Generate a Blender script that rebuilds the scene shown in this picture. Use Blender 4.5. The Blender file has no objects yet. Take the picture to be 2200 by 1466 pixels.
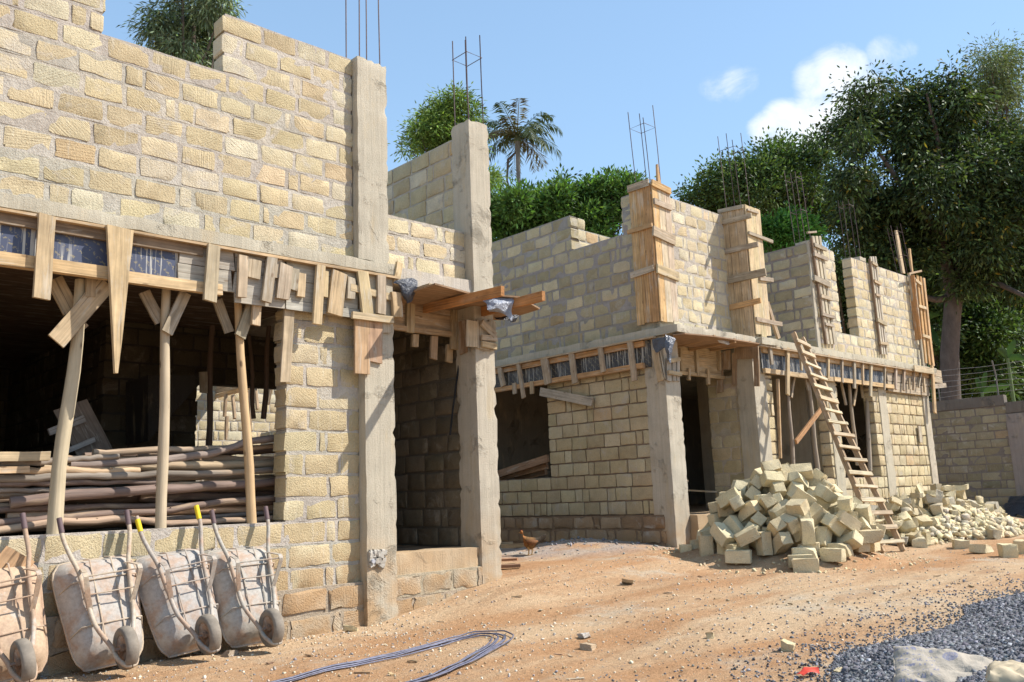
import bpy, math, random
import numpy as np
from mathutils import Vector, Matrix, Quaternion, noise
random.seed(11)
rng = np.random.default_rng(5)
S = bpy.context.scene
COL = S.collection

# ------------------------------------------------------------------ camera, sky, sun, exposure
FPX = 1877.16
_yw, _pt, _rl = [math.radians(a) for a in (46.341, 10.0442, -2.2672)]
FW = Vector((math.cos(_pt)*math.cos(_yw), math.cos(_pt)*math.sin(_yw), math.sin(_pt)))
_r = Vector((math.sin(_yw), -math.cos(_yw), 0)); _u = _r.cross(FW)
RT = _r*math.cos(_rl) + _u*math.sin(_rl); UP = _u*math.cos(_rl) - _r*math.sin(_rl)
cam = bpy.data.cameras.new('camera'); cam.lens = 36*FPX/2200; cam.sensor_width = 36
cam.clip_start = 0.05; cam.clip_end = 2000
co = bpy.data.objects.new('camera', cam); COL.objects.link(co)
co.matrix_world = Matrix(((RT.x, UP.x, -FW.x, 0), (RT.y, UP.y, -FW.y, 0), (RT.z, UP.z, -FW.z, 0), (0, 0, 0, 1)))
S.camera = co

def ray(px, py): return RT*((px-1100)/FPX) - UP*((py-733)/FPX) + FW
def P(px, py, ax, v):            # measured point of the photograph on a world plane
    d = ray(px, py); return d*(v/d['xyz'.index(ax)])
def PD(px, py, depth): return ray(px, py)*depth
def Y(px, py, y=8.0): return P(px, py, 'y', y)
def X(px, py, x=11.65): return P(px, py, 'x', x)
def Z(px, py, z): return P(px, py, 'z', z)

SUN = Vector((1.12, -1.0, 1.55)).normalized()
sl = bpy.data.lights.new('sun', 'SUN'); sl.energy = 3.9; sl.angle = math.radians(0.53); sl.color = (1.0, 0.955, 0.885)
so = bpy.data.objects.new('sun', sl); COL.objects.link(so); so.rotation_euler = SUN.to_track_quat('Z', 'Y').to_euler()
S.view_settings.view_transform = 'Standard'; S.view_settings.look = 'None'
S.view_settings.exposure = 0.86; S.view_settings.gamma = 1.0
S.render.engine = 'CYCLES'; S.cycles.max_bounces = 6; S.cycles.diffuse_bounces = 2
S.cycles.transparent_max_bounces = 6; S.cycles.use_denoising = True

W = bpy.data.worlds.new('World'); S.world = W; W.use_nodes = True
wn = W.node_tree; wn.nodes.clear()
class NB:                         # tiny node helper
    def __init__(s, nt): s.nt = nt
    def n(s, t, **kw):
        nd = s.nt.nodes.new(t)
        for k, v in kw.items():
            if k.startswith('i_'):
                k = k[2:]; k = int(k) if k.isdigit() else k.replace('_', ' ')
                if hasattr(v, 'is_linked') or isinstance(v, bpy.types.NodeSocket): s.nt.links.new(v, nd.inputs[k])
                else: nd.inputs[k].default_value = v
            else: setattr(nd, k, v)
        return nd
    def math(s, op, a, b=0.0, c=None, clamp=False):
        nd = s.n('ShaderNodeMath', operation=op, i_0=a, i_1=b, use_clamp=clamp)
        if c is not None:
            if isinstance(c, bpy.types.NodeSocket): s.nt.links.new(c, nd.inputs[2])
            else: nd.inputs[2].default_value = c
        return nd.outputs[0]
    def mix(s, f, a, b, bt='MIX'):
        nd = s.n('ShaderNodeMix', data_type='RGBA', blend_type=bt)
        for i, v in ((0, f), (6, a), (7, b)):
            if isinstance(v, bpy.types.NodeSocket): s.nt.links.new(v, nd.inputs[i])
            else: nd.inputs[i].default_value = (tuple(v)+(1,))[:4] if i > 0 else v
        return nd.outputs[2]
    def noise(s, vec, scale, detail=4, rough=0.55, dist=0.0):
        return s.n('ShaderNodeTexNoise', i_Vector=vec, i_Scale=scale, i_Detail=detail, i_Roughness=rough, i_Distortion=dist).outputs[0]
    def ramp(s, v, a, b, lo=0.0, hi=1.0):
        return s.n('ShaderNodeMapRange', interpolation_type='SMOOTHSTEP', i_0=v, i_1=a, i_2=b, i_3=lo, i_4=hi).outputs[0]
    def vmul(s, v, m): return s.n('ShaderNodeVectorMath', operation='MULTIPLY', i_0=v, i_1=m).outputs[0]

b = NB(wn)
sky = b.n('ShaderNodeTexSky', sky_type='NISHITA', sun_disc=False, sun_elevation=math.asin(SUN.z),
          sun_rotation=math.atan2(SUN.x, SUN.y), altitude=1500.0, air_density=1.0, dust_density=0.6, ozone_density=1.6)
dirv = b.n('ShaderNodeTexCoord').outputs['Generated']
cl_n = b.noise(b.vmul(dirv, (1, 1, 1.5)), 17.0, 9, 0.62, 0.4)
mask = None
for px, py, wd, k in ((1795, 160, 0.030, 1.0), (1750, 178, 0.026, .9), (1830, 150, .02, .8), (1840, 195, 0.03, .85), (1650, 282, 0.022, .9), (1690, 270, 0.030, 1.0), (1745, 262, 0.033, 1.0), (1800, 255, 0.04, .9), (1910, 120, 0.024, .6), (1945, 108, .016, .6), (1540, 184, 0.022, .5), (1575, 178, 0.022, .55), (1612, 170, 0.018, .5)):
    d = ray(px, py).normalized()
    dp = b.n('ShaderNodeVectorMath', operation='DOT_PRODUCT', i_0=dirv, i_1=d).outputs['Value']
    g = b.math('MULTIPLY', b.ramp(dp, math.cos(wd*1.35), 1.0), k)
    mask = g if mask is None else b.math('MAXIMUM', mask, g)
cl = b.ramp(b.math('ADD', mask, b.math('MULTIPLY', b.math('SUBTRACT', cl_n, 0.5), 1.5)), 0.30, 1.15)
cl = b.math('MULTIPLY', cl, b.ramp(mask, 0.0, 0.3, 0.0, 0.93))
hz = b.ramp(b.n('ShaderNodeSeparateXYZ', i_0=dirv).outputs[2], 0.10, 0.62, 0.72, 0.42)
skyc = b.mix(hz, sky.outputs[0], (1.9, 3.05, 4.25))
skyc = b.mix(cl, skyc, (4.6, 4.75, 4.9))
bg = b.n('ShaderNodeBackground', i_Color=skyc, i_Strength=0.138)
wo = b.n('ShaderNodeOutputWorld'); wn.links.new(bg.outputs[0], wo.inputs[0])

# ------------------------------------------------------------------ materials
def M(name):
    m = bpy.data.materials.new(name); m.use_nodes = True; nt = m.node_tree; nt.nodes.clear()
    q = NB(nt); out = q.n('ShaderNodeOutputMaterial'); bs = q.n('ShaderNodeBsdfPrincipled')
    nt.links.new(bs.outputs[0], out.inputs[0])
    q.bs, q.out, q.m = bs, out, m
    q.tint = q.n('ShaderNodeAttribute', attribute_name='tint').outputs['Color']
    q.gr = q.n('ShaderNodeAttribute', attribute_name='gr').outputs['Vector']
    q.pos = q.n('ShaderNodeNewGeometry').outputs['Position']
    q.obj = q.n('ShaderNodeTexCoord').outputs['Object']
    q.rnd = q.n('ShaderNodeObjectInfo').outputs['Random']
    return q
def fin(q, col, rough=0.9, bump=None, bs=0.5, dist=0.01, spec=0.25, metal=0.0):
    L = q.nt.links.new
    if isinstance(col, bpy.types.NodeSocket): L(col, q.bs.inputs['Base Color'])
    else: q.bs.inputs['Base Color'].default_value = tuple(col)+(1,)
    if isinstance(rough, bpy.types.NodeSocket): L(rough, q.bs.inputs['Roughness'])
    else: q.bs.inputs['Roughness'].default_value = rough
    q.bs.inputs['Specular IOR Level'].default_value = spec; q.bs.inputs['Metallic'].default_value = metal
    if bump is not None:
        bn = q.n('ShaderNodeBump', i_Strength=bs, i_Distance=dist, i_Height=bump); L(bn.outputs[0], q.bs.inputs['Normal'])
    return q.m
def val(q, c, f, lo, hi):          # multiply colour by a factor mapped from f
    k = q.n('ShaderNodeMapRange', i_0=f, i_1=0.25, i_2=0.75, i_3=lo, i_4=hi).outputs[0]
    cc = q.n('ShaderNodeCombineXYZ', i_0=k, i_1=k, i_2=k).outputs[0]
    return q.mix(1.0, c, cc, 'MULTIPLY')
MORT = (0.49, 0.435, 0.36)
def pits_(q): return q.n('ShaderNodeTexVoronoi', i_Vector=q.pos, i_Scale=17.0).outputs[0]
def mk_block(name, smear=0.5, white=0.25, dirty=0.8):
    q = M(name)
    n1 = q.noise(q.pos, 5.0, 6, 0.6); n2 = q.noise(q.pos, 55.0, 4, 0.65)
    gro = q.noise(q.vmul(q.gr, (5, 85, 5)), 1.0, 3, 0.5)
    c = val(q, q.tint, n1, 0.86, 1.12); c = val(q, c, n2, 0.86, 1.12); c = val(q, c, gro, 0.95, 1.04)
    c = val(q, c, q.n('ShaderNodeMath', operation='MULTIPLY_ADD', i_0=q.rnd, i_1=0.5, i_2=0.25).outputs[0], 0.9, 1.08)
    sm = q.ramp(q.noise(q.pos, 2.6, 9, 0.72, 0.6), 0.54, 0.66, 0.0, smear)
    c = q.mix(sm, c, MORT)
    c = q.mix(q.ramp(q.noise(q.pos, 1.1, 8, 0.7, 0.5), 0.54, 0.76, 0.0, 0.3), c, (0.42, 0.35, 0.25))
    c = q.mix(q.ramp(pits_(q), 0.06, 0.14, 0.55, 0.0), c, (0.2, 0.155, 0.09))
    strk = q.ramp(q.noise(q.vmul(q.pos, (26, 26, 2.2)), 1.0, 4, 0.6), 0.60, 0.74, 0.0, white)
    c = q.mix(strk, c, (0.66, 0.62, 0.52))
    pits = q.ramp(q.n('ShaderNodeTexVoronoi', i_Vector=q.pos, i_Scale=30.0).outputs[0], 0.0, 0.22)
    h = q.math('ADD', q.math('MULTIPLY', gro, q.ramp(q.noise(q.pos, 2.3, 2), .42, .6, .15, .95)), q.math('ADD', q.math('MULTIPLY', n2, 0.85), q.math('MULTIPLY', pits, 0.35)))
    dirt = q.math('MULTIPLY', q.ramp(q.n('ShaderNodeSeparateXYZ', i_0=q.pos).outputs[2], -0.15, -0.95, 0.0, dirty), q.ramp(q.noise(q.pos, 3.0, 6), 0.35, 0.6))
    c = q.mix(dirt, c, (0.42, 0.26, 0.13))
    return fin(q, c, 0.93, h, 0.9, 0.018, 0.15)
BLOCK = mk_block('cut_stone_block', .62, .3); HEAP = mk_block('loose_stone_block', 0.12, 0.28, 0.0)
BLOCK_SHADE = mk_block('shaded_stone_block', .25, 0.0, .5)  # shaded copy of the stone: no pale streaks, keeps painted interior shade dark
q = M('mortar')
n1 = q.noise(q.pos, 7, 7, 0.65); n2 = q.noise(q.pos, 60, 5, 0.7)
c = val(q, q.tint, n1, 0.78, 1.18); c = val(q, c, n2, 0.85, 1.12)
MORTAR = fin(q, c, 0.95, q.math('ADD', n1, q.math('MULTIPLY', n2, 0.5)), 1.0, 0.03, 0.1)
def mk_conc(name, pit=0.6):
    q = M(name)
    z = q.n('ShaderNodeSeparateXYZ', i_0=q.pos).outputs[2]
    n1 = q.noise(q.pos, 2.2, 7, 0.65); n2 = q.noise(q.pos, 70, 5, 0.7)
    st = q.noise(q.vmul(q.pos, (22, 22, 0.8)), 1.0, 4, 0.6)
    c = val(q, q.tint, n1, 0.84, 1.14); c = val(q, c, st, 0.9, 1.09); c = val(q, c, n2, 0.9, 1.08)
    rust = q.ramp(q.noise(q.vmul(q.pos, (5, 5, 1.3)), 1.0, 6, 0.6), 0.55, 0.72, 0.0, 0.5)
    c = q.mix(rust, c, (0.46, 0.36, 0.22))
    dirt = q.math('MULTIPLY', q.ramp(z, 0.1, -1.1, 0.0, 0.85), q.ramp(q.noise(q.pos, 3.0, 6), 0.3, 0.62))
    c = q.mix(dirt, c, (0.46, 0.30, 0.16))
    hon = q.ramp(q.noise(q.pos, 2.3, 7, 0.7, .4), 0.53, 0.70)
    ln = q.n('ShaderNodeMath', operation='FRACT', i_0=q.math('MULTIPLY', q.math('ADD', q.n('ShaderNodeSeparateXYZ', i_0=q.pos).outputs[0], q.n('ShaderNodeSeparateXYZ', i_0=q.pos).outputs[1]), 7.3)).outputs[0]
    ln = q.math('MULTIPLY', q.ramp(ln, 0.0, 0.035, 1.0, 0.0), q.ramp(q.noise(q.pos, 2.0, 3), .4, .55))
    hole = q.ramp(q.n('ShaderNodeTexVoronoi', i_Vector=q.pos, i_Scale=24.0).outputs[0], 0.05, 0.12, 1.0, 0.0)
    c = q.mix(q.math('MULTIPLY', q.math('MAXIMUM', ln, hole), 0.55), c, (0.15, 0.12, 0.09))
    c = q.mix(q.math('MULTIPLY', hon, q.ramp(q.noise(q.pos, 90, 3), .45, .6, 0, .55)), c, (0.29, 0.25, 0.19))
    vo = q.n('ShaderNodeTexVoronoi', i_Vector=q.pos, i_Scale=120.0).outputs[0]
    h = q.math('ADD', q.math('MULTIPLY', q.math('MULTIPLY', vo, hon), pit*2), q.math('ADD', q.math('MULTIPLY', n2, 0.35), q.math('MULTIPLY', st, 0.35)))
    return fin(q, c, 0.9, h, 1.0, 0.022, 0.2)
CONC = mk_conc('concrete'); 
def mk_wood(name, wash=0.45):
    q = M(name)
    g = q.vmul(q.gr, (1.6, 42, 42))
    s1 = q.noise(g, 1.0, 5, 0.6, 0.4); s2 = q.noise(q.vmul(q.gr, (5, 5, 5)), 1.0, 5, 0.6)
    c = val(q, q.tint, s1, 0.62, 1.26); c = val(q, c, s2, 0.72, 1.2)
    c = q.mix(q.ramp(q.noise(q.vmul(q.gr, (.8, 60, 60)), 1.0, 2, .5), .64, .68, 0, .7), c, (0.13, .085, .05))
    c = q.mix(q.ramp(q.noise(q.vmul(q.gr, (2.2, 14, 14)), 1.0, 6, 0.7, 0.5), 0.52, 0.66, 0.0, wash), c, (0.52, 0.485, 0.41))
    kn = q.ramp(q.n('ShaderNodeTexVoronoi', i_Vector=q.vmul(q.gr, (4, 9, 9)), i_Scale=1.0).outputs[0], 0.05, 0.16, 0.6, 0.0)
    c = q.mix(kn, c, (0.14, 0.08, 0.04))
    return fin(q, c, 0.85, s1, 0.5, 0.006, 0.2)
WOOD = mk_wood('sawn_timber'); WOODC = mk_wood('clean_timber', 0.1)
q = M('bark')
s1 = q.noise(q.vmul(q.gr, (1.2, 9, 9)), 1.0, 6, 0.65, 0.8); s2 = q.noise(q.vmul(q.gr, (2.5, 45, 45)), 1.0, 4, 0.6)
c = val(q, q.tint, s1, 0.5, 1.4); c = val(q, c, s2, 0.74, 1.2)
c = q.mix(q.ramp(q.noise(q.vmul(q.gr, (0.9, 4, 4)), 1.0, 5, 0.6), 0.53, 0.60, 0.0, 0.6), c, (0.40, 0.285, 0.18))
BARK = fin(q, c, 0.7, q.math('ADD', s1, s2), 0.6, 0.01, 0.3)
q = M('peeled_pole')
s1 = q.noise(q.vmul(q.gr, (1.5, 30, 30)), 1.0, 5, 0.6, 0.3); s2 = q.noise(q.vmul(q.gr, (3, 5, 5)), 1.0, 4, 0.6)
c = val(q, q.tint, s1, 0.78, 1.14); c = val(q, c, s2, 0.86, 1.1)
kn = q.ramp(q.n('ShaderNodeTexVoronoi', i_Vector=q.vmul(q.gr, (3.2, 8, 8)), i_Scale=1.0).outputs[0], 0.06, 0.16, 0.8, 0.0)
c = q.mix(kn, c, (0.10, 0.06, 0.035))
POLE = fin(q, c, 0.8, s1, 0.5, 0.008, 0.25)
q = M('rusty_bar'); c = val(q, q.tint, q.noise(q.pos, 30, 4), 0.6, 1.3); STEEL = fin(q, c, 0.6, None, spec=0.4, metal=0.25)
q = M('dusty_metal')
n1 = q.noise(q.obj, 4.5, 7, 0.65, 0.3); n2 = q.noise(q.obj, 35, 5, 0.65)
c = q.mix(q.ramp(n1, 0.44, 0.62, 0, .85), q.tint, (0.40, 0.265, 0.18)); c = val(q, c, n2, 0.78, 1.18)
c = q.mix(q.ramp(q.noise(q.obj, 2.8, 6, 0.7), 0.52, 0.66, 0, 0.75), c, (0.50, 0.47, 0.41))
TRAY = fin(q, c, 0.8, q.math('ADD', n1, q.math('MULTIPLY', n2, 0.5)), 0.45, 0.012, 0.25)
q = M('rubber'); c = val(q, q.tint, q.noise(q.obj, 14, 5, 0.6), 0.75, 1.2)
RUBBER = fin(q, c, 0.85, q.noise(q.obj, 60, 3), 0.3, 0.004, 0.2)
q = M('plain'); c = val(q, q.tint, q.noise(q.pos, 12, 5, 0.6), 0.84, 1.12); PLAIN = fin(q, c, 0.65, q.noise(q.pos, 40, 3), 0.3, 0.004, 0.3)
q = M('black_plastic'); n1 = q.noise(q.pos, 9, 4, 0.6)
PLAST = fin(q, val(q, q.tint, n1, 0.6, 1.4), 0.28, q.noise(q.pos, 22, 5, 0.6, 1.0), 0.8, 0.03, 0.6)
q = M('film_panel')
z3 = q.n('ShaderNodeSeparateXYZ', i_0=q.gr)
band = q.n('ShaderNodeTexWave', wave_type='BANDS', bands_direction='DIAGONAL', i_Vector=q.vmul(q.gr, (1, 1, 0)), i_Scale=5.5, i_Distortion=0.3).outputs[1]
letters = q.ramp(q.noise(q.vmul(q.gr, (42, 42, 1)), 1.0, 2, 0.5), 0.52, 0.58)
yl = q.math('MULTIPLY', q.ramp(band, 0.62, 0.74), letters)
c = q.mix(q.math('MULTIPLY', yl, 0.6), q.tint, (0.30, 0.25, 0.13))
dr = q.ramp(q.noise(q.vmul(q.gr, (34, 1.1, 1)), 1.0, 4, 0.6), 0.52, 0.58)
dr = q.math('MULTIPLY', dr, q.ramp(q.noise(q.vmul(q.gr, (2.4, 0.7, 1)), 1.0, 3), 0.40, 0.55))
c = q.mix(q.math('MULTIPLY', dr, 0.85), c, (0.56, 0.53, 0.46))
FILM = fin(q, c, 0.45, dr, 0.3, 0.004, 0.4)
def mk_leaf(name, trans=0.3, rough=0.42):
    q = M(name)
    c = val(q, q.tint, q.noise(q.pos, 0.9, 3), 0.72, 1.3)
    fin(q, c, rough, None, spec=0.3)
    tr = q.n('ShaderNodeBsdfTranslucent', i_Color=q.mix(1.0, c, (1.0, 1.0, 0.45), 'MULTIPLY'))
    ms = q.n('ShaderNodeMixShader', i_0=trans, i_1=q.bs.outputs[0], i_2=tr.outputs[0])
    q.nt.links.new(ms.outputs[0], q.out.inputs[0]); return q.m
LEAF = mk_leaf('leaf', .3, .6)
q = M('tree_bark'); n1 = q.noise(q.vmul(q.pos, (6, 6, 2)), 1.0, 7, 0.7)
TBARK = fin(q, val(q, q.tint, n1, 0.6, 1.35), 0.92, n1, 0.8, 0.04, 0.15)
q = M('packed_earth')
n0 = q.noise(q.vmul(q.pos, (.16, .75, 0)), 1.0, 6, 0.6, 0.5); n1 = q.noise(q.pos, 1.6, 7, 0.65); n2 = q.noise(q.pos, 16, 6, 0.7); n3 = q.noise(q.pos, 75, 4, 0.7)
c = q.mix(q.ramp(n0, 0.38, 0.62), (0.45, 0.25, 0.125), (0.565, 0.395, 0.24))
c = q.mix(q.ramp(n1, 0.55, 0.75, 0, 0.55), c, (0.37, 0.185, 0.085))
c = q.mix(q.ramp(q.noise(q.pos, 0.6, 8, 0.72), 0.53, 0.70, 0, 0.8), c, (0.53, 0.455, 0.345))
c = q.mix(q.ramp(q.noise(q.vmul(q.pos, (.35, 1.9, 0)), 1.0, 5, 0.6, .6), 0.55, 0.66, 0, 0.5), c, (0.35, 0.20, 0.105))
c = q.mix(q.ramp(q.noise(q.pos, 3.1, 6, 0.75), 0.60, 0.68, 0, 0.5), c, (0.31, 0.25, 0.19))
cem = q.n('ShaderNodeVectorMath', operation='DISTANCE', i_0=q.vmul(q.pos, (1, 1.3, 0)), i_1=(11.2, 10.2*1.3, 0)).outputs['Value']
c = q.mix(q.math('MULTIPLY', q.ramp(cem, 2.9, 1.6), q.ramp(n1, 0.3, 0.6, 0, .7)), c, (0.38, 0.35, 0.32))
c = val(q, c, n2, 0.82, 1.16); c = val(q, c, n3, 0.82, 1.16)
GROUND = fin(q, c, 0.96, q.math('ADD', q.math('MULTIPLY', n2, 1.0), q.math('MULTIPLY', n3, 0.45)), 1.0, 0.035, 0.1)
q = M('crushed_stone'); c = val(q, q.tint, q.noise(q.pos, 60, 3), 0.8, 1.2); STONE = fin(q, c, 0.85, None, spec=0.25)
q = M('cement_paper')
o = q.obj
dd = q.n('ShaderNodeVectorMath', operation='DISTANCE', i_0=q.vmul(o, (1, 1, 0)), i_1=(0.03, 0.075, 0)).outputs['Value']
rings = q.math('MULTIPLY', q.math('SUBTRACT', 1.0, q.ramp(dd, 0.036, 0.040)), q.ramp(q.noise(o, 110, 3), 0.36, 0.52, .35, 1.0))
sx = q.n('ShaderNodeSeparateXYZ', i_0=o)
lines = q.math('MULTIPLY', q.ramp(q.n('ShaderNodeTexWave', bands_direction='Y', i_Vector=o, i_Scale=7.0).outputs[1], 0.6, 0.75), q.ramp(q.noise(q.vmul(o, (70, 30, 0)), 1.0, 2), 0.50, 0.56))
lines = q.math('MULTIPLY', lines, q.math('MULTIPLY', q.ramp(sx.outputs[0], -0.02, -0.05), q.ramp(sx.outputs[0], -0.27, -0.22)))
c = q.mix(q.math('MULTIPLY', q.math('MAXIMUM', rings, lines), 0.9), val(q, q.tint, q.noise(o, 12, 6, 0.65), 0.85, 1.1), (0.20, 0.20, 0.27))
PAPER = fin(q, c, 0.8, q.noise(o, 18, 5, 0.6, 0.6), 0.5, 0.02, 0.2)
q = M('feathers'); n1 = q.noise(q.obj, 40, 4); FEATH = fin(q, val(q, q.tint, n1, 0.6, 1.35), 0.8, n1, 0.5, 0.01, 0.2)
# ------------------------------------------------------------------ mesh builder
WL = {}
def wloc(o): return WL.get(o.name, Vector((0, 0, 0))) if o else Vector((0, 0, 0))
def tag(o, label, cat, group=None, kind=None):
    if label: o['label'] = label
    if cat: o['category'] = cat
    if group: o['group'] = group
    if kind: o['kind'] = kind
    return o
def thing(name, loc, label, cat, group=None, kind=None):
    o = bpy.data.objects.new(name, None); COL.objects.link(o); o.location = loc; o.empty_display_size = 0.1
    WL[o.name] = Vector(loc); return tag(o, label, cat, group, kind)
def jit(c, a=0.12):
    k = 1+random.uniform(-a, a); return tuple(max(0, x*k*(1+random.uniform(-a, a)*0.25)) for x in c)

class MB:
    def __init__(s): s.v = []; s.f = []; s.t = []; s.g = []; s.mi = []
    def add(s, vs, fs, tint, gr=None, mi=0):
        o = len(s.v)
        s.v += [tuple(p) for p in vs]; s.t += [tuple(tint)]*len(vs)
        s.g += [tuple(p) for p in (gr if gr is not None else vs)]
        s.f += [tuple(i+o for i in f) for f in fs]; s.mi += [mi]*len(fs)
    def box(s, lo, hi, tint, mi=0):
        x0, y0, z0 = lo; x1, y1, z1 = hi
        vs = [(x0, y0, z0), (x1, y0, z0), (x1, y1, z0), (x0, y1, z0), (x0, y0, z1), (x1, y0, z1), (x1, y1, z1), (x0, y1, z1)]
        s.add(vs, [(0, 3, 2, 1), (4, 5, 6, 7), (0, 1, 5, 4), (1, 2, 6, 5), (2, 3, 7, 6), (3, 0, 4, 7)], tint, None, mi)
    def board(s, p0, p1, n, w, t, tint, w1=None, segs=4, jw=0.002, skew=None, bow=None):
        """sawn board: centre line p0-p1 of its BACK face, facing normal n, width w (w1 at the end), thickness t"""
        p0, p1, n = Vector(p0), Vector(p1), Vector(n).normalized()
        a = (p1-p0); L = a.length; a /= L; n = (n-a*a.dot(n)).normalized(); c = n.cross(a)
        w1 = w if w1 is None else w1; sk0, sk1 = skew if skew else (random.uniform(-.12, .12), random.uniform(-.12, .12))
        bw = random.uniform(-.006, .006) if bow is None else bow; off = Vector((random.random()*9, random.random()*9, random.random()*9))
        vs, gr = [], []
        for i in range(segs+1):
            f = i/segs; ww = w+(w1-w)*f; m = p0+a*(L*f)+n*(bw*4*f*(1-f))
            for sx, sn in ((-1, 0), (1, 0), (1, 1), (-1, 1)):
                k = 0 if 0 < i < segs else (sk0 if i == 0 else sk1)
                j = random.uniform(-jw, jw)
                vs.append(m+c*(sx*ww/2+j)+n*(sn*t+random.uniform(-jw, jw)*.4)+a*(k*sx*ww/2))
                gr.append((f*L+off.x, sx*ww/2+off.y, sn*t+off.z))
        fs = [(3, 2, 1, 0), tuple(segs*4+i for i in range(4))]
        for i in range(segs):
            for k in range(4):
                k2 = (k+1) % 4; fs.append((i*4+k, i*4+k2, i*4+4+k2, i*4+4+k))
        s.add(vs, fs, tint, gr)
    def tube(s, pts, rs, sides, tint, rough=0.0, cap=True, closed=False, mi=0):
        pts = [Vector(p) for p in pts]; n = len(pts)
        if not hasattr(rs, '__len__'): rs = [rs]*n
        off = random.random()*20; vs, gr = [], []; d = 0.0; prev = None
        for i, p in enumerate(pts):
            if closed: tdir = pts[(i+1) % n]-pts[i-1]
            else: tdir = pts[min(i+1, n-1)]-pts[max(i-1, 0)]
            tdir.normalize()
            if prev is None:
                r = Vector((0, 0, 1)) if abs(tdir.z) < 0.9 else Vector((1, 0, 0)); u = tdir.cross(r).normalized()
            else: u = (prev-tdir*prev.dot(tdir)).normalized()
            prev = u; w = tdir.cross(u)
            if i: d += (p-pts[i-1]).length
            for k in range(sides):
                an = 2*math.pi*k/sides; rr = rs[i]*(1+random.uniform(-rough, rough))
                vs.append(p+(u*math.cos(an)+w*math.sin(an))*rr)
                gr.append((d+off, math.cos(an)*rs[i]+off, math.sin(an)*rs[i]))
        fs = []
        for i in range(n if closed else n-1):
            j = (i+1) % n
            for k in range(sides):
                k2 = (k+1) % sides; fs.append((i*sides+k, i*sides+k2, j*sides+k2, j*sides+k))
        if cap and not closed: fs += [tuple(reversed(range(sides))), tuple((n-1)*sides+k for k in range(sides))]
        s.add(vs, fs, tint, gr, mi)
    def block(s, o, u, n, w, su, sw, dep, tint, proud=0.012, j=0.006, mi=0, back=0.004):
        """rough sawn stone block: corner o on the wall plane, along u (su), up w (sw), out n; goes dep behind the plane"""
        fx = [0, .03, .34, .66, .97, 1]; fz = [0, .055, .5, .945, 1]
        an = random.choice((0.6, 0.75, 2.4, 2.55, 1.57, 0.1, 0.9)); ca, sa = math.cos(an), math.sin(an); off = random.random()*30
        vs, gr = [], []; idx = {}
        tu, tw = random.uniform(-.004, .004), random.uniform(-.004, .004)
        def put(p, a, b_): vs.append(p); gr.append((a*ca+b_*sa+off, -a*sa+b_*ca+off, 0.0)); return len(vs)-1
        for iz, z in enumerate(fz):
            for ix, x in enumerate(fx):
                e = ix in (0, 5) or iz in (0, 4)
                a = x*su+random.uniform(-j, j); b_ = z*sw+random.uniform(-j, j)
                if (ix in (0, 5)) and (iz in (0, 4)): a += (j if ix == 0 else -j); b_ += (j if iz == 0 else -j)
                dn = (proud*0.5 if e else proud)+random.uniform(-.0025, .0025)+(x-.5)*2*tu+(z-.5)*2*tw
                idx[ix, iz] = put(o+u*a+w*b_+n*dn, a, b_)
        fs = [(idx[i, k], idx[i+1, k], idx[i+1, k+1], idx[i, k+1]) for i in range(5) for k in range(4)]
        ring = [(i, 0) for i in range(5)]+[(5, k) for k in range(4)]+[(i, 4) for i in range(5, 0, -1)]+[(0, k) for k in range(4, 0, -1)]
        bk = []
        for r in ring:
            p = Vector(vs[idx[r]]); g = gr[idx[r]]; dd = (p-o).dot(n)
            vs.append(p-n*(dd+dep+back)); gr.append((g[0]+dep, g[1], dep)); bk.append(len(vs)-1)
        m = len(ring)
        for i in range(m): fs.append((idx[ring[i]], bk[i], bk[(i+1) % m], idx[ring[(i+1) % m]]))
        fs.append(tuple(reversed(bk)))
        s.add(vs, fs, tint, gr, mi)
    def build(s, name, mat, parent=None, smooth=None, loc=None):
        me = bpy.data.meshes.new(name); L = wloc(parent) if loc is None else Vector(loc)
        me.from_pydata([(p[0]-L.x, p[1]-L.y, p[2]-L.z) for p in s.v], [], s.f)
        at = me.attributes.new('tint', 'FLOAT_COLOR', 'POINT')
        at.data.foreach_set('color', np.array([(t[0], t[1], t[2], 1.0) for t in s.t], dtype=np.float32).ravel())
        ag = me.attributes.new('gr', 'FLOAT_VECTOR', 'POINT'); ag.data.foreach_set('vector', np.array(s.g, dtype=np.float32).ravel())
        for mt in (mat if isinstance(mat, (list, tuple)) else [mat]): me.materials.append(mt)
        if len(me.materials) > 1: me.polygons.foreach_set('material_index', s.mi)
        if smooth is not None:
            me.shade_smooth()
            if smooth < 179: me.set_sharp_from_angle(angle=math.radians(smooth))
        me.update()
        o = bpy.data.objects.new(name, me); COL.objects.link(o)
        if parent: o.parent = parent; WL[o.name] = L
        else: o.location = L; WL[o.name] = L
        return o

def np_mesh(name, V, F, tint, mat, parent=None):
    """V (n,3), F (m,k) arrays, tint (n,3)"""
    L = wloc(parent); V = V-np.array(L, dtype=np.float32)
    me = bpy.data.meshes.new(name); k = F.shape[1]
    me.vertices.add(len(V)); me.vertices.foreach_set('co', V.astype(np.float32).ravel())
    me.loops.add(F.size); me.loops.foreach_set('vertex_index', F.astype(np.int32).ravel())
    me.polygons.add(len(F)); me.polygons.foreach_set('loop_start', np.arange(0, F.size, k, dtype=np.int32))
    me.update(calc_edges=True); me.validate()
    at = me.attributes.new('tint', 'FLOAT_COLOR', 'POINT')
    at.data.foreach_set('color', np.concatenate([tint, np.ones((len(V), 1))], 1).astype(np.float32).ravel())
    me.materials.append(mat)
    o = bpy.data.objects.new(name, me); COL.objects.link(o)
    if parent: o.parent = parent
    return o

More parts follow.
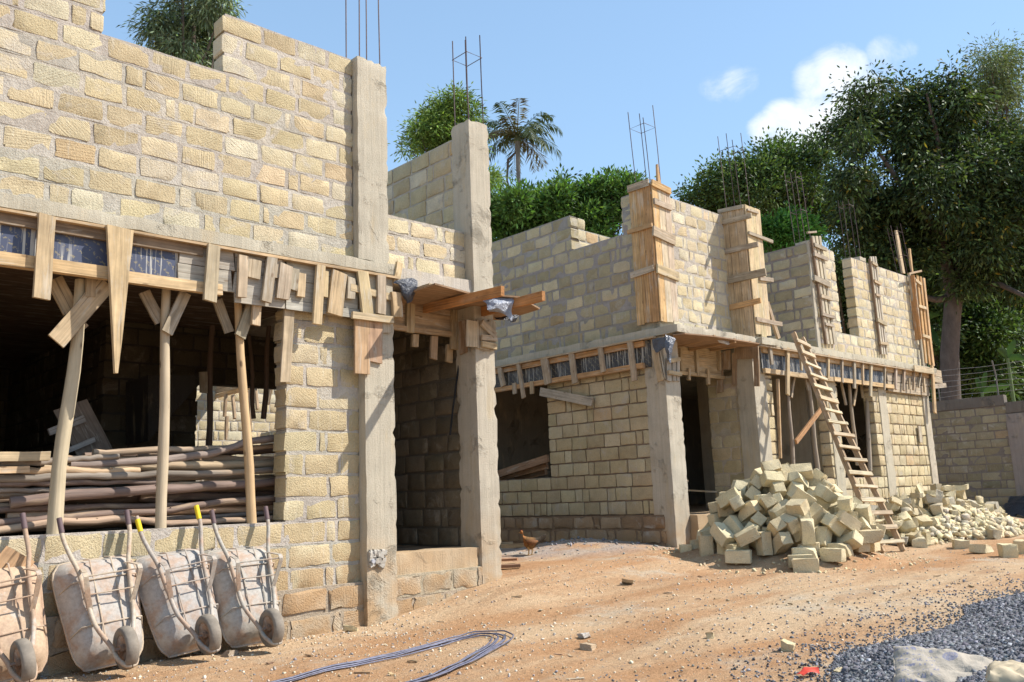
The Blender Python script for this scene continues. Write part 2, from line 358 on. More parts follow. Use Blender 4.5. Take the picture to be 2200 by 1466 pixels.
T_UP = [(0.56, 0.462, 0.29), (0.59, 0.492, 0.32), (0.54, 0.437, 0.265), (0.61, 0.528, 0.37), (0.56, 0.447, 0.27)]
T_LO = [(0.57, 0.465, 0.285), (0.60, 0.495, 0.315), (0.53, 0.425, 0.25), (0.56, 0.44, 0.26)]
T_OLD = [(0.42, 0.345, 0.215), (0.46, 0.38, 0.24), (0.38, 0.31, 0.19)]
WG = [(0.42, 0.335, 0.235), (0.48, 0.38, 0.255), (0.37, 0.30, 0.215), (0.50, 0.37, 0.22)]      # weathered boards
WO = [(0.56, 0.34, 0.155), (0.60, 0.38, 0.18), (0.52, 0.30, 0.13)]     # fresh boards
WR = [(0.40, 0.21, 0.10), (0.44, 0.23, 0.11)]                          # reddish boards
def pick(l, a=0.1): return jit(random.choice(l), a)

def block_wall(name, parent, o, u, n, rects, z0, ch=0.2305, thick=0.2, bl=(0.36, 0.43), joint=0.028, proud=0.012, tints=T_UP, short=0.14, rec=0.0, jx=0.006, mort=MORT, odd=0.02, bmat=None):
    """course-laid stone wall on the plane through o spanned by u and Z; rects (u0,u1,z0,z1) of solid wall"""
    mb = MB(); o, u, n = Vector(o), Vector(u), Vector(n); w = Vector((0, 0, 1))
    ztop = max(r[3] for r in rects); k = 0
    while True:
        za = z0+k*ch
        if za > ztop-0.06: break
        zb = min(za+ch, ztop) if ztop-za-ch < 0.06 else za+ch
        zm = (za+zb)/2; iv = sorted((r[0], r[1]) for r in rects if r[2] < zm < r[3]); mg = []
        for a, b_ in iv:
            if mg and a <= mg[-1][1]+0.01: mg[-1][1] = max(mg[-1][1], b_)
            else: mg.append([a, b_])
        for a, b_ in mg:
            p = o+u*(a+0.012)-n*rec; q2 = o+u*(b_-0.012)-n*(thick-0.006)
            m0 = o+u*(a+.014)+w*(za-o.z); A = m0-n*rec; B = o+u*(b_-.014)+w*(za-o.z)-n*rec
            seg = max(1, int((b_-a)/0.15)); vs = []; fs = []
            for i in range(seg+1):
                f = i/seg; e = A+(B-A)*f; j2 = lambda: random.uniform(-.004, .004)
                vs += [e+n*j2(), e+w*(zb-za+0.004)+n*j2(), e-n*(thick-2*rec-.006), e+w*(zb-za+.004)-n*(thick-2*rec-.006)]
            for i in range(seg):
                c0 = i*4; c1 = c0+4
                fs += [(c0, c1, c1+1, c0+1), (c0+3, c1+3, c1+2, c0+2), (c0+1, c1+1, c1+3, c0+3), (c0+2, c1+2, c1, c0)]
            fs += [(0, 1, 3, 2), (seg*4+2, seg*4+3, seg*4+1, seg*4)]
            mb.add(vs, fs, jit(mort, .08), None, 1)
            x = a
            first = True
            while x < b_-0.03:
                L = random.uniform(*bl)
                if first: L *= (0.55 if k % 2 else 1.0)*random.uniform(.85, 1.1)
                elif random.random() < short: L = random.uniform(.10, .2)
                if b_-x-L < 0.09: L = b_-x
                last = x+L >= b_-1e-4
                ja = random.uniform(-.012, .008) if first else joint/2*random.uniform(.7, 1.3)
                jb = random.uniform(-.012, .008) if last else joint/2*random.uniform(.7, 1.3)
                bz = joint/2*random.uniform(.75, 1.25); tz = joint/2*random.uniform(.75, 1.25)
                if L-ja-jb > 0.05:
                    t = random.choice(tints)
                    if random.random() < odd: t = (t[0]*1.02, t[1]*.90, t[2]*.82)
                    if random.random() < .08: t = tuple(c*0.88 for c in t)
                    mb.block(o+u*(x+ja)+w*(za+bz-o.z), u, n, w, L-ja-jb, zb-za-bz-tz, thick, jit(t, .07), proud*random.uniform(.6, 1.3), jx)
                x += L; first = False
        k += 1
    return mb.build(name, [bmat or BLOCK, MORTAR], parent, smooth=48)

def conc_box(mb, lo, hi, tint=(0.46, 0.405, 0.31), seg=0.055, j=0.006, chip=0.5):
    """concrete prism with slightly uneven faces and broken arrises"""
    lo, hi = Vector(lo), Vector(hi); d = hi-lo; ns = [max(1, min(60, round(d[i]/seg))) for i in range(3)]
    vid = {}; vs = []
    def V(i, k, l):
        key = (i, k, l)
        if key not in vid:
            p = Vector((lo.x+d.x*i/ns[0], lo.y+d.y*k/ns[1], lo.z+d.z*l/ns[2]))
            e = (i in (0, ns[0]))+(k in (0, ns[1]))+(l in (0, ns[2]))
            nz = Vector((noise.noise(p*5+Vector((3, 1, 7))), noise.noise(p*5+Vector((9, 2, 1))), noise.noise(p*5)))*j*.8
            p = p+nz
            if e >= 2:
                c = (lo+hi)/2; k2 = max(0, noise.noise(p*13+Vector((5, 5, 5)))-.12+.35*noise.noise(p*31))*0.03*chip+0.002
                q_ = Vector([(-1 if pp > cc else 1) for pp, cc in zip(p, c)])
                if i in (0, ns[0]): p.x += q_.x*k2
                if k in (0, ns[1]): p.y += q_.y*k2
                if l in (0, ns[2]): p.z += q_.z*k2
            vid[key] = len(vs); vs.append(p)
        return vid[key]
    fs = []
    for a in range(3):
        b_, c_ = [(1, 2), (2, 0), (0, 1)][a]
        for side in (0, ns[a]):
            for i in range(ns[b_]):
                for k in range(ns[c_]):
                    def mk(ii, kk):
                        t = [0, 0, 0]; t[a] = side; t[b_] = ii; t[c_] = kk; return V(*t)
                    f = (mk(i, k), mk(i+1, k), mk(i+1, k+1), mk(i, k+1)); fs.append(f if side else f[::-1])
    mb.add(vs, fs, jit(tint, .05))
def concrete(name, parent, lo, hi, **kw):
    mb = MB(); conc_box(mb, lo, hi, **kw); return mb.build(name, CONC, parent, smooth=40)

def rebar(col, cx, cy, sx, sy, z0, zs, lean=(0, 0), stir=0.12, r=0.0075, mid=False):
    """four starter bars and a link standing out of a column: sub-parts"""
    rt_ = (0.10, 0.065, 0.06)
    tops = []
    for i, (dx, dy) in enumerate(((-1, -1), (1, -1), (1, 1), (-1, 1))):
        z1 = zs[i % len(zs)]; m = MB(); l = random.uniform(-.02, .02)
        m.tube([(cx+dx*sx, cy+dy*sy, z0-.1), (cx+dx*sx+lean[0]*.5+l, cy+dy*sy+lean[1]*.5, (z0+z1)/2), (cx+dx*sx+lean[0]+l, cy+dy*sy+lean[1], z1)], r, 6, rt_)
        m.build('rebar', STEEL, col, smooth=60); tops.append((dx, dy))
    zt = min(zs)-stir
    for zz in ([zt, (z0+zt)/2] if mid else [zt]):
        f = (zz-z0)/(max(zs)-z0); m = MB()
        m.tube([(cx+dx*(sx+.008)+lean[0]*f, cy+dy*(sy+.008)+lean[1]*f, zz) for dx, dy in tops], r*.8, 5, rt_, closed=True)
        m.build('stirrup', STEEL, col)

def pboard(mb, x0, y0, x1, y1, wpx, plane, v, n, t=0.025, tint=None, w1px=None, off=0.0, **kw):
    """board measured in the photograph on a wall plane"""
    a = P(x0, y0, plane, v); c = P(x1, y1, plane, v); n = Vector(n)
    px_m = a.dot(FW)/FPX
    # width in px is across the board on screen; undo the foreshortening of the plane
    d = (c-a).normalized(); cr = n.cross(d); sp = math.hypot(cr.dot(RT), cr.dot(UP)); sp = max(sp, .35)
    wd = wpx*px_m/sp; w1 = None if w1px is None else w1px*(c.dot(FW)/FPX)/sp
    mb.board(a+n*off, c+n*off, n, wd, t, tint or pick(WG), w1, **kw)
def part_board(name, parent, *a, mat=None, **kw):
    m = MB(); pboard(m, *a, **kw); return m.build(name, mat or WOOD, parent)
FN = Vector((0, -1, 0)); SN = Vector((-1, 0, 0)); UPV = Vector((0, 0, 1)); XV = Vector((1, 0, 0)); YV = Vector((0, 1, 0))
# ------------------------------------------------------------------ ground
def sst(a, b_, x):
    t = min(1, max(0, (x-a)/(b_-a))); return t*t*(3-2*t)
H1 = (11.98, 6.88); H2 = (18.2, 7.0)
def gravel_h(x, y):
    e = 3.15-0.05*(x-4.5)-.45*(1-sst(4.4, 6.2, x))+0.25*noise.noise(Vector((x*.9, y*.9, 3)))
    return max(0, e-y)**1.15*0.22*sst(2.2, 4.2, x)*(1-sst(13, 17, x))
def gz(x, y):
    z = -1.23-.05*(1-sst(4.6, 6, x))*sst(6, 7.2, y)+0.12*sst(5, 9, x)+0.20*sst(6.4, 8.2, y)*sst(5.4, 7.6, x)*(1-sst(24, 26, x))
    z += 0.045*noise.noise(Vector((x*.8, y*.8, 0)))+0.018*noise.noise(Vector((x*2.6, y*2.6, 4)))+0.007*noise.noise(Vector((x*9, y*9, 1)))
    r = math.hypot(x-H1[0], y-H1[1]); z += 0.52*max(0, 1-r/1.6)
    r = math.hypot((x-H2[0])/2.9, (y-H2[1])/1.15); z += 0.62*max(0, 1-r)
    z += 0.16*max(0, 1-math.hypot((x-10.9)/2.2, (y-9.9)/1.5))          # spoil by the side wall
    z += min(0.75, gravel_h(x, y))
    if x > 30: z += 0
    return z
def on_ground(px, py, h=0.0):     # where a measured sight line meets the terrain
    d = ray(px, py); t = 2.0
    while t < 40 and (d*t).z > gz((d*t).x, (d*t).y)+h: t += .02
    return d*t
def axis(a, b_, st, far):
    v = list(np.arange(a, b_, st)); g = st; lo, hi = a, b_
    L, R = [], []
    x = a
    while x > -far: g *= 1.35; x -= g; L.append(x)
    g = st; x = v[-1]
    while x < far: g *= 1.35; x += g; R.append(x)
    return L[::-1]+v+R
gx, gy = axis(0.6, 25.0, 0.085, 700), axis(0.8, 11.0, 0.075, 700)
nx, ny = len(gx), len(gy)
GV = np.array([(x, y, gz(x, y) if (-1 < x < 40 and -1 < y < 20) else -1.15) for y in gy for x in gx], dtype=np.float32)
ii = np.arange(nx*ny).reshape(ny, nx)
GF = np.stack([ii[:-1, :-1], ii[:-1, 1:], ii[1:, 1:], ii[1:, :-1]], -1).reshape(-1, 4)
g = np_mesh('ground', GV, GF, np.ones((len(GV), 3))*0.5, GROUND); g.data.shade_smooth(); tag(g, 'orange brown packed earth yard strewn with grit', 'ground', kind='structure')

def hboard(name, parent, x0, x1, z0, z1, y, t, tint, mat=None, dz=0.0):
    m = MB(); m.board((x0, y, (z0+z1)/2), (x1, y, (z0+z1)/2+dz), FN, z1-z0, t, tint, segs=8); return m.build(name, mat or WOOD, parent)
T_SHADE = [(0.085, 0.069, 0.045), (0.098, 0.08, 0.052), (0.075, 0.061, 0.04)]  # unlit room shade put into the stone tints
# ------------------------------------------------------------------ near building
B1 = thing('stone_building', (3, 8, -0.6), 'nearest half built stone block building with the wide opening full of poles', 'building')
yf = 8.06
block_wall('upper_wall', B1, (0, yf, 2.66), XV, FN, [(-1, 2.53, 2.66, 5.75), (2.53, 3.71, 2.66, 4.43), (3.71, 5.28, 2.66, 5.09)], 2.66, ch=0.2209, joint=0.042, proud=0.0035, short=0.12, jx=0.008)
block_wall('lower_wall', B1, (0, yf, -1.32), XV, FN, [(-1, 4.45, -1.32, -0.17), (4.45, 5.34, -1.32, 2.03)], -1.32, ch=0.23, bl=(0.36, 0.5), joint=0.036, proud=0.006, tints=T_LO, jx=0.010, thick=0.22)
block_wall('low_wall', B1, (0, 8.12, 2.66), XV, FN, [(5.7, 6.98, 2.66, 3.32)], 2.66, ch=0.22, joint=0.055, jx=0.015, proud=.006)
block_wall('end_wall', B1, (7.06, 12.5, 2.66), (0, -1, 0), SN, [(0, 4.2, 2.66, 4.68)], 2.66, ch=0.2245, joint=0.03, jx=0.009)
block_wall('passage_wall', B1, (6.99, 11.8, -0.58), (0, -1, 0), SN, [(0, 3.5, -0.58, 2.5)], -0.58, ch=0.23, joint=0.03, tints=[(0.17, 0.135, 0.088), (0.19, 0.15, 0.10), (0.15, 0.12, 0.078)], thick=0.18, mort=(.145, .12, .09), bmat=BLOCK_SHADE)  # doorway shade painted into these block and mortar tints
block_wall('rear_wall', B1, (3.9, 11.8, -0.58), XV, FN, [(0, 1.25, -0.58, 2.5), (1.25, 3.1, -0.58, 0.4), (1.25, 3.1, 1.78, 2.5)], -0.58, ch=0.23, tints=T_SHADE, mort=(.065, .056, .046), bmat=BLOCK_SHADE)
block_wall('inner_wall', B1, (4.0, 17, -0.58), (0, -1, 0), SN, [(0, 5.2, -.58, 2.5)], -.58, ch=.23, tints=T_SHADE, mort=(.065, .056, .046), bmat=BLOCK_SHADE)
block_wall('rear_wall', B1, (-1, 16.8, -0.58), XV, FN, [(0, 5.2, -0.58, 2.5)], -0.58, ch=0.23, tints=T_SHADE, mort=(.065, .056, .046), bmat=BLOCK_SHADE)
T_EA = [(0.44, 0.36, 0.25), (0.47, 0.385, 0.27), (0.41, 0.33, 0.23), (0.48, 0.40, 0.29)]
block_wall('foundation', B1, (0, 8.00, -1.6), XV, FN, [(-1, 5.35, -1.6, -0.83)], -1.6, ch=.257, bl=(.3, .55), joint=.05, proud=.012, jx=.022, tints=T_EA, mort=(.42, .345, .25), thick=.18)
concrete('side_wall', B1, (-1.2, 8.1, -0.6), (-1.0, 17, 2.5), seg=.3, tint=(.14, .12, .1))  # concrete darkened to paint in the dimness of the room
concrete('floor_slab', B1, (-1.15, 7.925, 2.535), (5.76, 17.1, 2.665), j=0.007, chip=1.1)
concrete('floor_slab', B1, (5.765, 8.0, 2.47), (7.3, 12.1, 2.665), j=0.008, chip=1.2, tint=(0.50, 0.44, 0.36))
concrete('ground_floor', B1, (-1, 8.25, -0.8), (7.1, 17, -0.585), seg=.3, tint=(.13, .10, .075))  # floor colour lowered too, standing in for room shade
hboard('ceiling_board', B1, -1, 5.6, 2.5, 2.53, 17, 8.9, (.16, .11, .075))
concrete('threshold', B1, (5.70, 7.985, -1.3), (6.97, 8.45, -0.575), tint=(0.44, 0.33, 0.21), j=0.012, chip=1.3)
block_wall('foundation', B1, (0, 7.96, -1.5), XV, FN, [(5.7, 6.97, -1.5, -0.80)], -1.5, ch=.233, bl=(.3, .5), joint=.05, proud=.012, jx=.022, tints=T_EA, mort=(.44, .36, .26), thick=.2)
m = MB()
q0, q1, q2 = Y(318, 948, 11.0), Y(447, 806, 11.0), Y(318, 806, 11.0)
vs = [v+Vector((0, d, 0)) for d in (0, .75) for v in (q0, q1, q2)]
m.add(vs, [(0, 1, 2), (5, 4, 3), (0, 3, 4, 1), (1, 4, 5, 2), (2, 5, 3, 0)], (0.05, 0.043, 0.036)); m.build('stair_slab', CONC, B1)  # near-black tint paints the slab as unlit
c1 = concrete('concrete_column', B1, (5.335, 7.925, -1.45), (5.725, 8.32, 2.53), j=0.007, chip=1.0)
c1b = concrete('concrete_column', B1, (5.285, 7.955, 2.667), (5.70, 8.35, 5.11), j=0.007, chip=1.1)
rebar(c1b, 5.50, 8.15, 0.145, 0.14, 5.1, [6.6, 6.6, 6.6, 6.6])
c2 = concrete('concrete_column', B1, (6.955, 7.945, -1.3), (7.275, 8.32, 2.53), j=0.007, chip=1.3)
c2b = concrete('concrete_column', B1, (6.975, 7.955, 2.46), (7.31, 8.32, 4.80), j=0.008, chip=1.0)
rebar(c2b, 7.145, 8.14, 0.125, 0.14, 4.78, [Y(972, 75)[2], Y(1028, 75)[2], Y(1028, 75)[2]+.1, Y(1000, 70)[2]], stir=0.16)
m = MB(); a = P(805, 1206, 'y', 7.9)
for k in range(14):
    r_ = Vector((random.uniform(-.09, .09), random.uniform(-.01, .03), random.uniform(-.07, .06)))
    m.block(a+r_, Vector((1, 0, random.uniform(-.5, .5))).normalized(), FN, UPV, .07, .06, .06, (0.42, 0.38, 0.32), .02, .012)
m.tube([a+Vector((-.03, -.03, 0)), a+Vector((-.03, .1, 0.02))], 0.022, 10, (0.5, .5, .52))
m.build('broken_concrete', PLAIN, c1)

# formwork still nailed round the edge beam of the near building
F1 = thing('beam_formwork', (3, 7.95, 2.2), 'weathered plank formwork along the edge beam above the opening full of poles', 'formwork')
yb = 7.97
def film(name, parent, o, u, n, L, z0, z1, tint, mat=None):
    m = MB(); u, n = Vector(u), Vector(n); o = Vector(o); off = random.random()*5
    vs = [o, o+u*L, o+u*L+UPV*(z1-z0), o+UPV*(z1-z0)]; vs += [v-n*.018 for v in vs]
    gr = [(off, 0, 0), (off+L, 0, 0), (off+L, z1-z0, 0), (off, z1-z0, 0)]*2
    m.add(vs, [(0, 1, 2, 3), (7, 6, 5, 4), (0, 4, 5, 1), (1, 5, 6, 2), (2, 6, 7, 3), (3, 7, 4, 0)], tint, gr)
    return m.build(name, mat or FILM, parent)
xe = Y(382, 560, yb).x
film('film_panel', F1, (-0.9, yb, 2.04), XV, FN, xe+0.9, 2.04, 2.50, (0.06, 0.07, 0.115))
hboard('top_rail', F1, -.9, Y(432, 560, yb).x, 2.395, 2.485, yb-.002, 0.045, (0.24, 0.17, 0.11))
hboard('bottom_rail', F1, -.9, Y(230, 590, yb).x, 2.035, 2.145, yb-.002, 0.075, (0.58, 0.40, 0.21))
hboard('bottom_rail', F1, Y(231, 590, yb).x, Y(472, 600, yb).x, 2.03, 2.135, yb-.002, 0.07, (0.60, 0.43, 0.24))
hboard('ledge_board', F1, -.9, 5.78, 2.487, 2.512, 7.97, 0.10, (0.50, 0.35, 0.2))
bx = [(382, 500), (502, 610), (612, 770), (772, 838)]
for a, c in bx:
    x0, x1 = Y(a, 600, yb).x+.003, Y(c, 620, yb).x-.003
    hboard('side_board', F1, x0, x1, 2.30, 2.485, yb, 0.025, jit((0.40, 0.35, 0.29)))
    hboard('side_board', F1, x0-.01, x1-.02, 2.085, 2.295, yb, 0.022, jit((0.43, 0.375, 0.31)), dz=random.uniform(-.01, .01))
    if a > 500: hboard('side_board', F1, x0, x1, 1.985, 2.08, yb-.004, 0.022, jit((0.42, 0.38, 0.32)))
bt = [(92, 470, 80, 648, 24, .1), (449, 533, 440, 652, 20, .09), (515, 553, 512, 642, 15, .05), (576, 556, 563, 652, 17, .06), (608, 572, 600, 645, 22, .04), (627, 580, 621, 625, 17, .035),
      (679, 574, 671, 700, 15, .07), (722, 588, 711, 679, 27, .05), (768, 588, 779, 679, 19, .075), (809, 596, 808, 678, 16, .07), (690, 585, 688, 640, 14, .04), (556, 640, 552, 698, 14, -.05), (205, 560, 200, 635, 14, -.1),
      (643, 590, 640, 640, 13, .03), (541, 560, 537, 600, 24, .03), (747, 600, 745, 645, 14, .05), (590, 560, 588, 600, 16, .03)]
for x0, y0, x1, y1, w_, of in bt:
    part_board('batten', F1, x0, y0, x1, y1, w_, 'y', yb, FN, off=of-.002, t=0.04, tint=pick(WG, .15))
part_board('batten', F1, 247, 497, 238, 806, 40, 'y', yb, FN, off=0.098, t=0.045, tint=(0.56, 0.41, 0.23), w1px=5, segs=8)
part_board('jamb_board', F1, 618, 652, 608, 822, 17, 'y', 8.04, FN, off=.02, t=.03, tint=(0.44, 0.34, 0.22))
part_board('column_board', F1, 776, 685, 776, 804, 28, 'y', 7.92, FN, off=.005, t=.028, tint=(0.46, 0.30, 0.17))
part_board('column_board', F1, 803, 684, 803, 779, 27, 'y', 7.92, FN, off=.005, t=.025, tint=(0.42, 0.27, 0.17))
part_board('column_board', F1, 823, 692, 824, 716, 22, 'y', 7.92, FN, off=.005, t=.02, tint=(0.45, 0.38, 0.28))
part_board('clamp_board', F1, 750, 679, 838, 690, 15, 'y', 7.92, FN, off=.035, t=.04, tint=(0.54, 0.42, 0.26))
part_board('clamp_board', F1, 749, 619, 836, 640, 15, 'y', 7.92, FN, off=.012, t=.035, tint=(0.52, 0.40, 0.24))
part_board('batten', F1, 846, 630, 850, 683, 17, 'y', 7.9, FN, off=.005, t=.05, tint=(0.46, 0.33, 0.19))
part_board('batten', F1, 855, 566, 847, 612, 11, 'y', 7.95, FN, off=.005, t=.04, tint=(0.62, 0.46, 0.26))
# beam formwork over the doorway
F1d = thing('doorway_formwork', (6.3, 8.3, 2.2), 'shaded plank formwork over the doorway of the nearest building', 'formwork')
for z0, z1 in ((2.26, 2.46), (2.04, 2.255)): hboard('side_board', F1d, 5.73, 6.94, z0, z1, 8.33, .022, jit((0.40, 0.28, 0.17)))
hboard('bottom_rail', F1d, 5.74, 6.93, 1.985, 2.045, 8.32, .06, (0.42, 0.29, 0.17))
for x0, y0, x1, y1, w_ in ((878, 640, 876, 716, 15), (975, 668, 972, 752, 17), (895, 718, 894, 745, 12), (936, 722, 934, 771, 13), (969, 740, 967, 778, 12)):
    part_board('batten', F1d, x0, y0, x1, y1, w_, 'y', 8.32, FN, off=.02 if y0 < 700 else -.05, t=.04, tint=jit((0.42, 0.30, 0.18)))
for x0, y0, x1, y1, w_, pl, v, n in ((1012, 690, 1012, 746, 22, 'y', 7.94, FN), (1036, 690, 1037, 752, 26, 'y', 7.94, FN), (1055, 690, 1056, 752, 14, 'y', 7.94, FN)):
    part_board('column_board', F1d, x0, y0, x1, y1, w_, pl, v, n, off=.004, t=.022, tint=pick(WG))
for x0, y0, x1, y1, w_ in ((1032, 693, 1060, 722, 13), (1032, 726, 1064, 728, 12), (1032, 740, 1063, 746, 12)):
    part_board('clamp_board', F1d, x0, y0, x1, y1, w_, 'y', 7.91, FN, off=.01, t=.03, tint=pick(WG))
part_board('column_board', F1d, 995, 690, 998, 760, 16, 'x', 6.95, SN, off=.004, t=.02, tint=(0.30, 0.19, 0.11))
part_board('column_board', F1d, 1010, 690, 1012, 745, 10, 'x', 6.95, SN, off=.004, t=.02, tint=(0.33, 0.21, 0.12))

# porch hood shuttering: joists sticking out, black sheeting
A1 = thing('canopy_formwork', (6.4, 7.8, 2.4), 'slanting timber canopy with two reddish joists jutting out over the nearest doorway', 'formwork')
def joist(parent, px0, py0, px1, py1, y0, hpx, t, tint):
    a = P(px0, py0, 'y', y0); e = P(px1, py1, 'x', a.x); m = MB()
    h = hpx*e.dot(FW)/FPX
    m.board(a-XV*t/2, e-XV*t/2, XV, h, t, tint, segs=6, skew=(0, 0)); return m.build('joist', WOODC, parent), a, e
joist(A1, 912, 664, 1080, 625, 8.25, 21, .05, (0.42, 0.20, 0.075)); joist(A1, 1003, 679, 1168, 636, 8.25, 21, .05, (0.40, 0.19, 0.07)); joist(A1, 855, 640, 926, 617, 8.3, 16, .05, (0.44, 0.33, 0.2))
zd = Y(935, 645, 8.25).z+0.10
def plate(name, parent, pts, z, t, tint, mat=WOODC, bend=0.0):
    m = MB(); v = [P(px, py, 'z', z) for px, py in pts]; n = len(v)
    vs = v+[p+UPV*t for p in v]
    m.add(vs, [tuple(range(n))[::-1], tuple(range(n, 2*n))]+[(i, (i+1) % n, (i+1) % n+n, i+n) for i in range(n)], tint); return m.build(name, mat, parent)
plate('deck_board', A1, [(850, 640), (935, 612), (1010, 632), (1115, 640), (1160, 665), (1085, 688), (985, 690), (860, 660)], 2.33, .02, (0.30, 0.19, 0.11))
def sheet(label, pts, tint, mat=PLAST, amp=.02, parent=None, thick=.004, grp=None):
    """crumpled sheet through a list of rows of 3-D points"""
    R = len(pts); Cn = len(pts[0]); ev = []; S_ = 5
    def at(r, c):
        i, k = min(int(r), R-2), min(int(c), Cn-2); fr, fc = r-i, c-k
        p = [Vector(pts[i][k]), Vector(pts[i][k+1]), Vector(pts[i+1][k]), Vector(pts[i+1][k+1])]
        return (p[0]*(1-fc)+p[1]*fc)*(1-fr)+(p[2]*(1-fc)+p[3]*fc)*fr
    nr, nc = (R-1)*S_+1, (Cn-1)*S_+1
    for r in range(nr):
        for c in range(nc):
            p = at(r/S_, c/S_); ev.append(p+Vector((noise.noise(p*9), noise.noise(p*9+Vector((7, 7, 7))), noise.noise(p*8+Vector((3, 8, 1)))))*amp*2)
    n0 = len(ev); ev2 = ev+[p+Vector((0.3, .8, .5))*thick for p in ev]
    fs = [(r*nc+c, r*nc+c+1, (r+1)*nc+c+1, (r+1)*nc+c) for r in range(nr-1) for c in range(nc-1)]
    fs += [tuple(reversed([i+n0 for i in f])) for f in list(fs)]
    bd = [c for c in range(nc)]+[r*nc+nc-1 for r in range(1, nr)]+[(nr-1)*nc+c for c in range(nc-2, -1, -1)]+[r*nc for r in range(nr-2, 0, -1)]
    fs += [(bd[i], bd[i]+n0, bd[(i+1) % len(bd)]+n0, bd[(i+1) % len(bd)]) for i in range(len(bd))]
    m = MB(); m.add(ev2, fs, tint); o = m.build('plastic_sheet', mat, None, smooth=60, loc=pts[0][0]); tag(o, label, 'plastic sheet'); return o
sheet('crumpled black plastic sheet hanging at the left end of the nearest canopy', [[Y(845, 608, 7.86), Y(872, 598, 7.80), Y(897, 604, 7.8)], [Y(856, 614, 7.84), Y(876, 625, 7.76), Y(896, 628, 7.78)], [Y(866, 640, 7.84), Y(874, 652, 7.78), Y(884, 648, 7.8)]], (0.03, 0.033, 0.045))
e2 = P(1100, 650, 'x', Y(1003, 679, 8.25).x)
def K(px, py, dy=0): return P(px, py, 'y', e2.y+dy)
sheet('torn grey plastic sheet draped over the longer reddish joist', [[K(1032, 642, .1), K(1056, 637, .05), K(1080, 639), K(1104, 641, -.05)], [K(1045, 652, .05), K(1062, 650, -.03), K(1083, 652, -.05), K(1103, 654, -.06)], [K(1047, 664, 0), K(1066, 664, -.03), K(1088, 672, -.05), K(1100, 668, -.02)], [K(1052, 668, .05), K(1072, 672, 0), K(1094, 682, -.05), K(1099, 690, -.03)]], (0.25, 0.27, 0.32), amp=.012)
sheet('black plastic rag tucked under the end of the nearest canopy', [[K(1062, 676, .12), K(1085, 682, .1), K(1112, 676, .12)], [K(1068, 684, .1), K(1088, 690, .05), K(1110, 684, .1)], [K(1085, 692, .12), K(1098, 696, .1), K(1106, 690, .12)]], (0.02, 0.02, 0.024))

# hanging cable
m = MB(); m.tube([Y(987, 775, 8.28), Y(981, 820, 8.27), Y(973, 880, 8.27), Y(967, 935, 8.27)], .012, 6, (0.02, .02, .02))
tag(m.build('cable', RUBBER, None, smooth=60, loc=Y(987, 775, 8.28)), 'black cable hanging in the doorway of the nearest building', 'cable')

# ------------------------------------------------------------------ props under the beam
def prop(label, base, top, y, rpx, braces, tint, r1=.8, bend=0.02, mat=POLE, cat='timber prop', grp='round timber props holding up formwork', yfront=None):
    a, e = P(*base, 'y', y), P(*top, 'y', y); rr = rpx*a.dot(FW)/FPX; t = thing('timber_prop', a, label, cat, grp)
    m = MB(); n = 9; pts = []
    for i in range(n):
        f = i/(n-1); pts.append(a+(e-a)*f+Vector((bend*math.sin(f*5+base[0])*math.sin(math.pi*f), 0, 0)))
    m.tube(pts, [rr*(1+(r1-1)*i/(n-1))*random.uniform(.95, 1.05) for i in range(n)], 12, tint, rough=.03); m.build('pole', mat, t, smooth=60)
    for b_ in braces:
        x0, y0, x1, y1, w_ = b_[:5]; of = b_[5] if len(b_) > 5 else rr+.002
        mm = MB(); pboard(mm, x0, y0, x1, y1, w_, 'y', y, FN, t=.03, tint=pick(WG, .12), off=of); mm.build('brace', WOOD, t)
    return t
prop('thick pale prop with a long crossed board, leftmost under the near beam', (117, 1150), (174, 602), 8.14, 16, [(222, 612, 114, 737, 34), (122, 596, 160, 668, 26, -.09), (176, 700, 186, 690, 20, -.08)], (0.50, 0.41, 0.27), bend=.03)
prop('straight pale prop with a V brace, middle one under the near beam', (345, 1136), (357, 622), 8.14, 12, [(392, 632, 352, 718, 20), (316, 624, 352, 690, 18, -.09)], (0.50, 0.40, 0.27), bend=.012)
prop('warm tan leaning prop with a V brace, rightmost under the near beam', (541, 1129), (511, 640), 8.14, 10.5, [(540, 642, 509, 726, 19), (474, 642, 500, 712, 15, -.09)], (0.54, 0.37, 0.20), bend=.015)

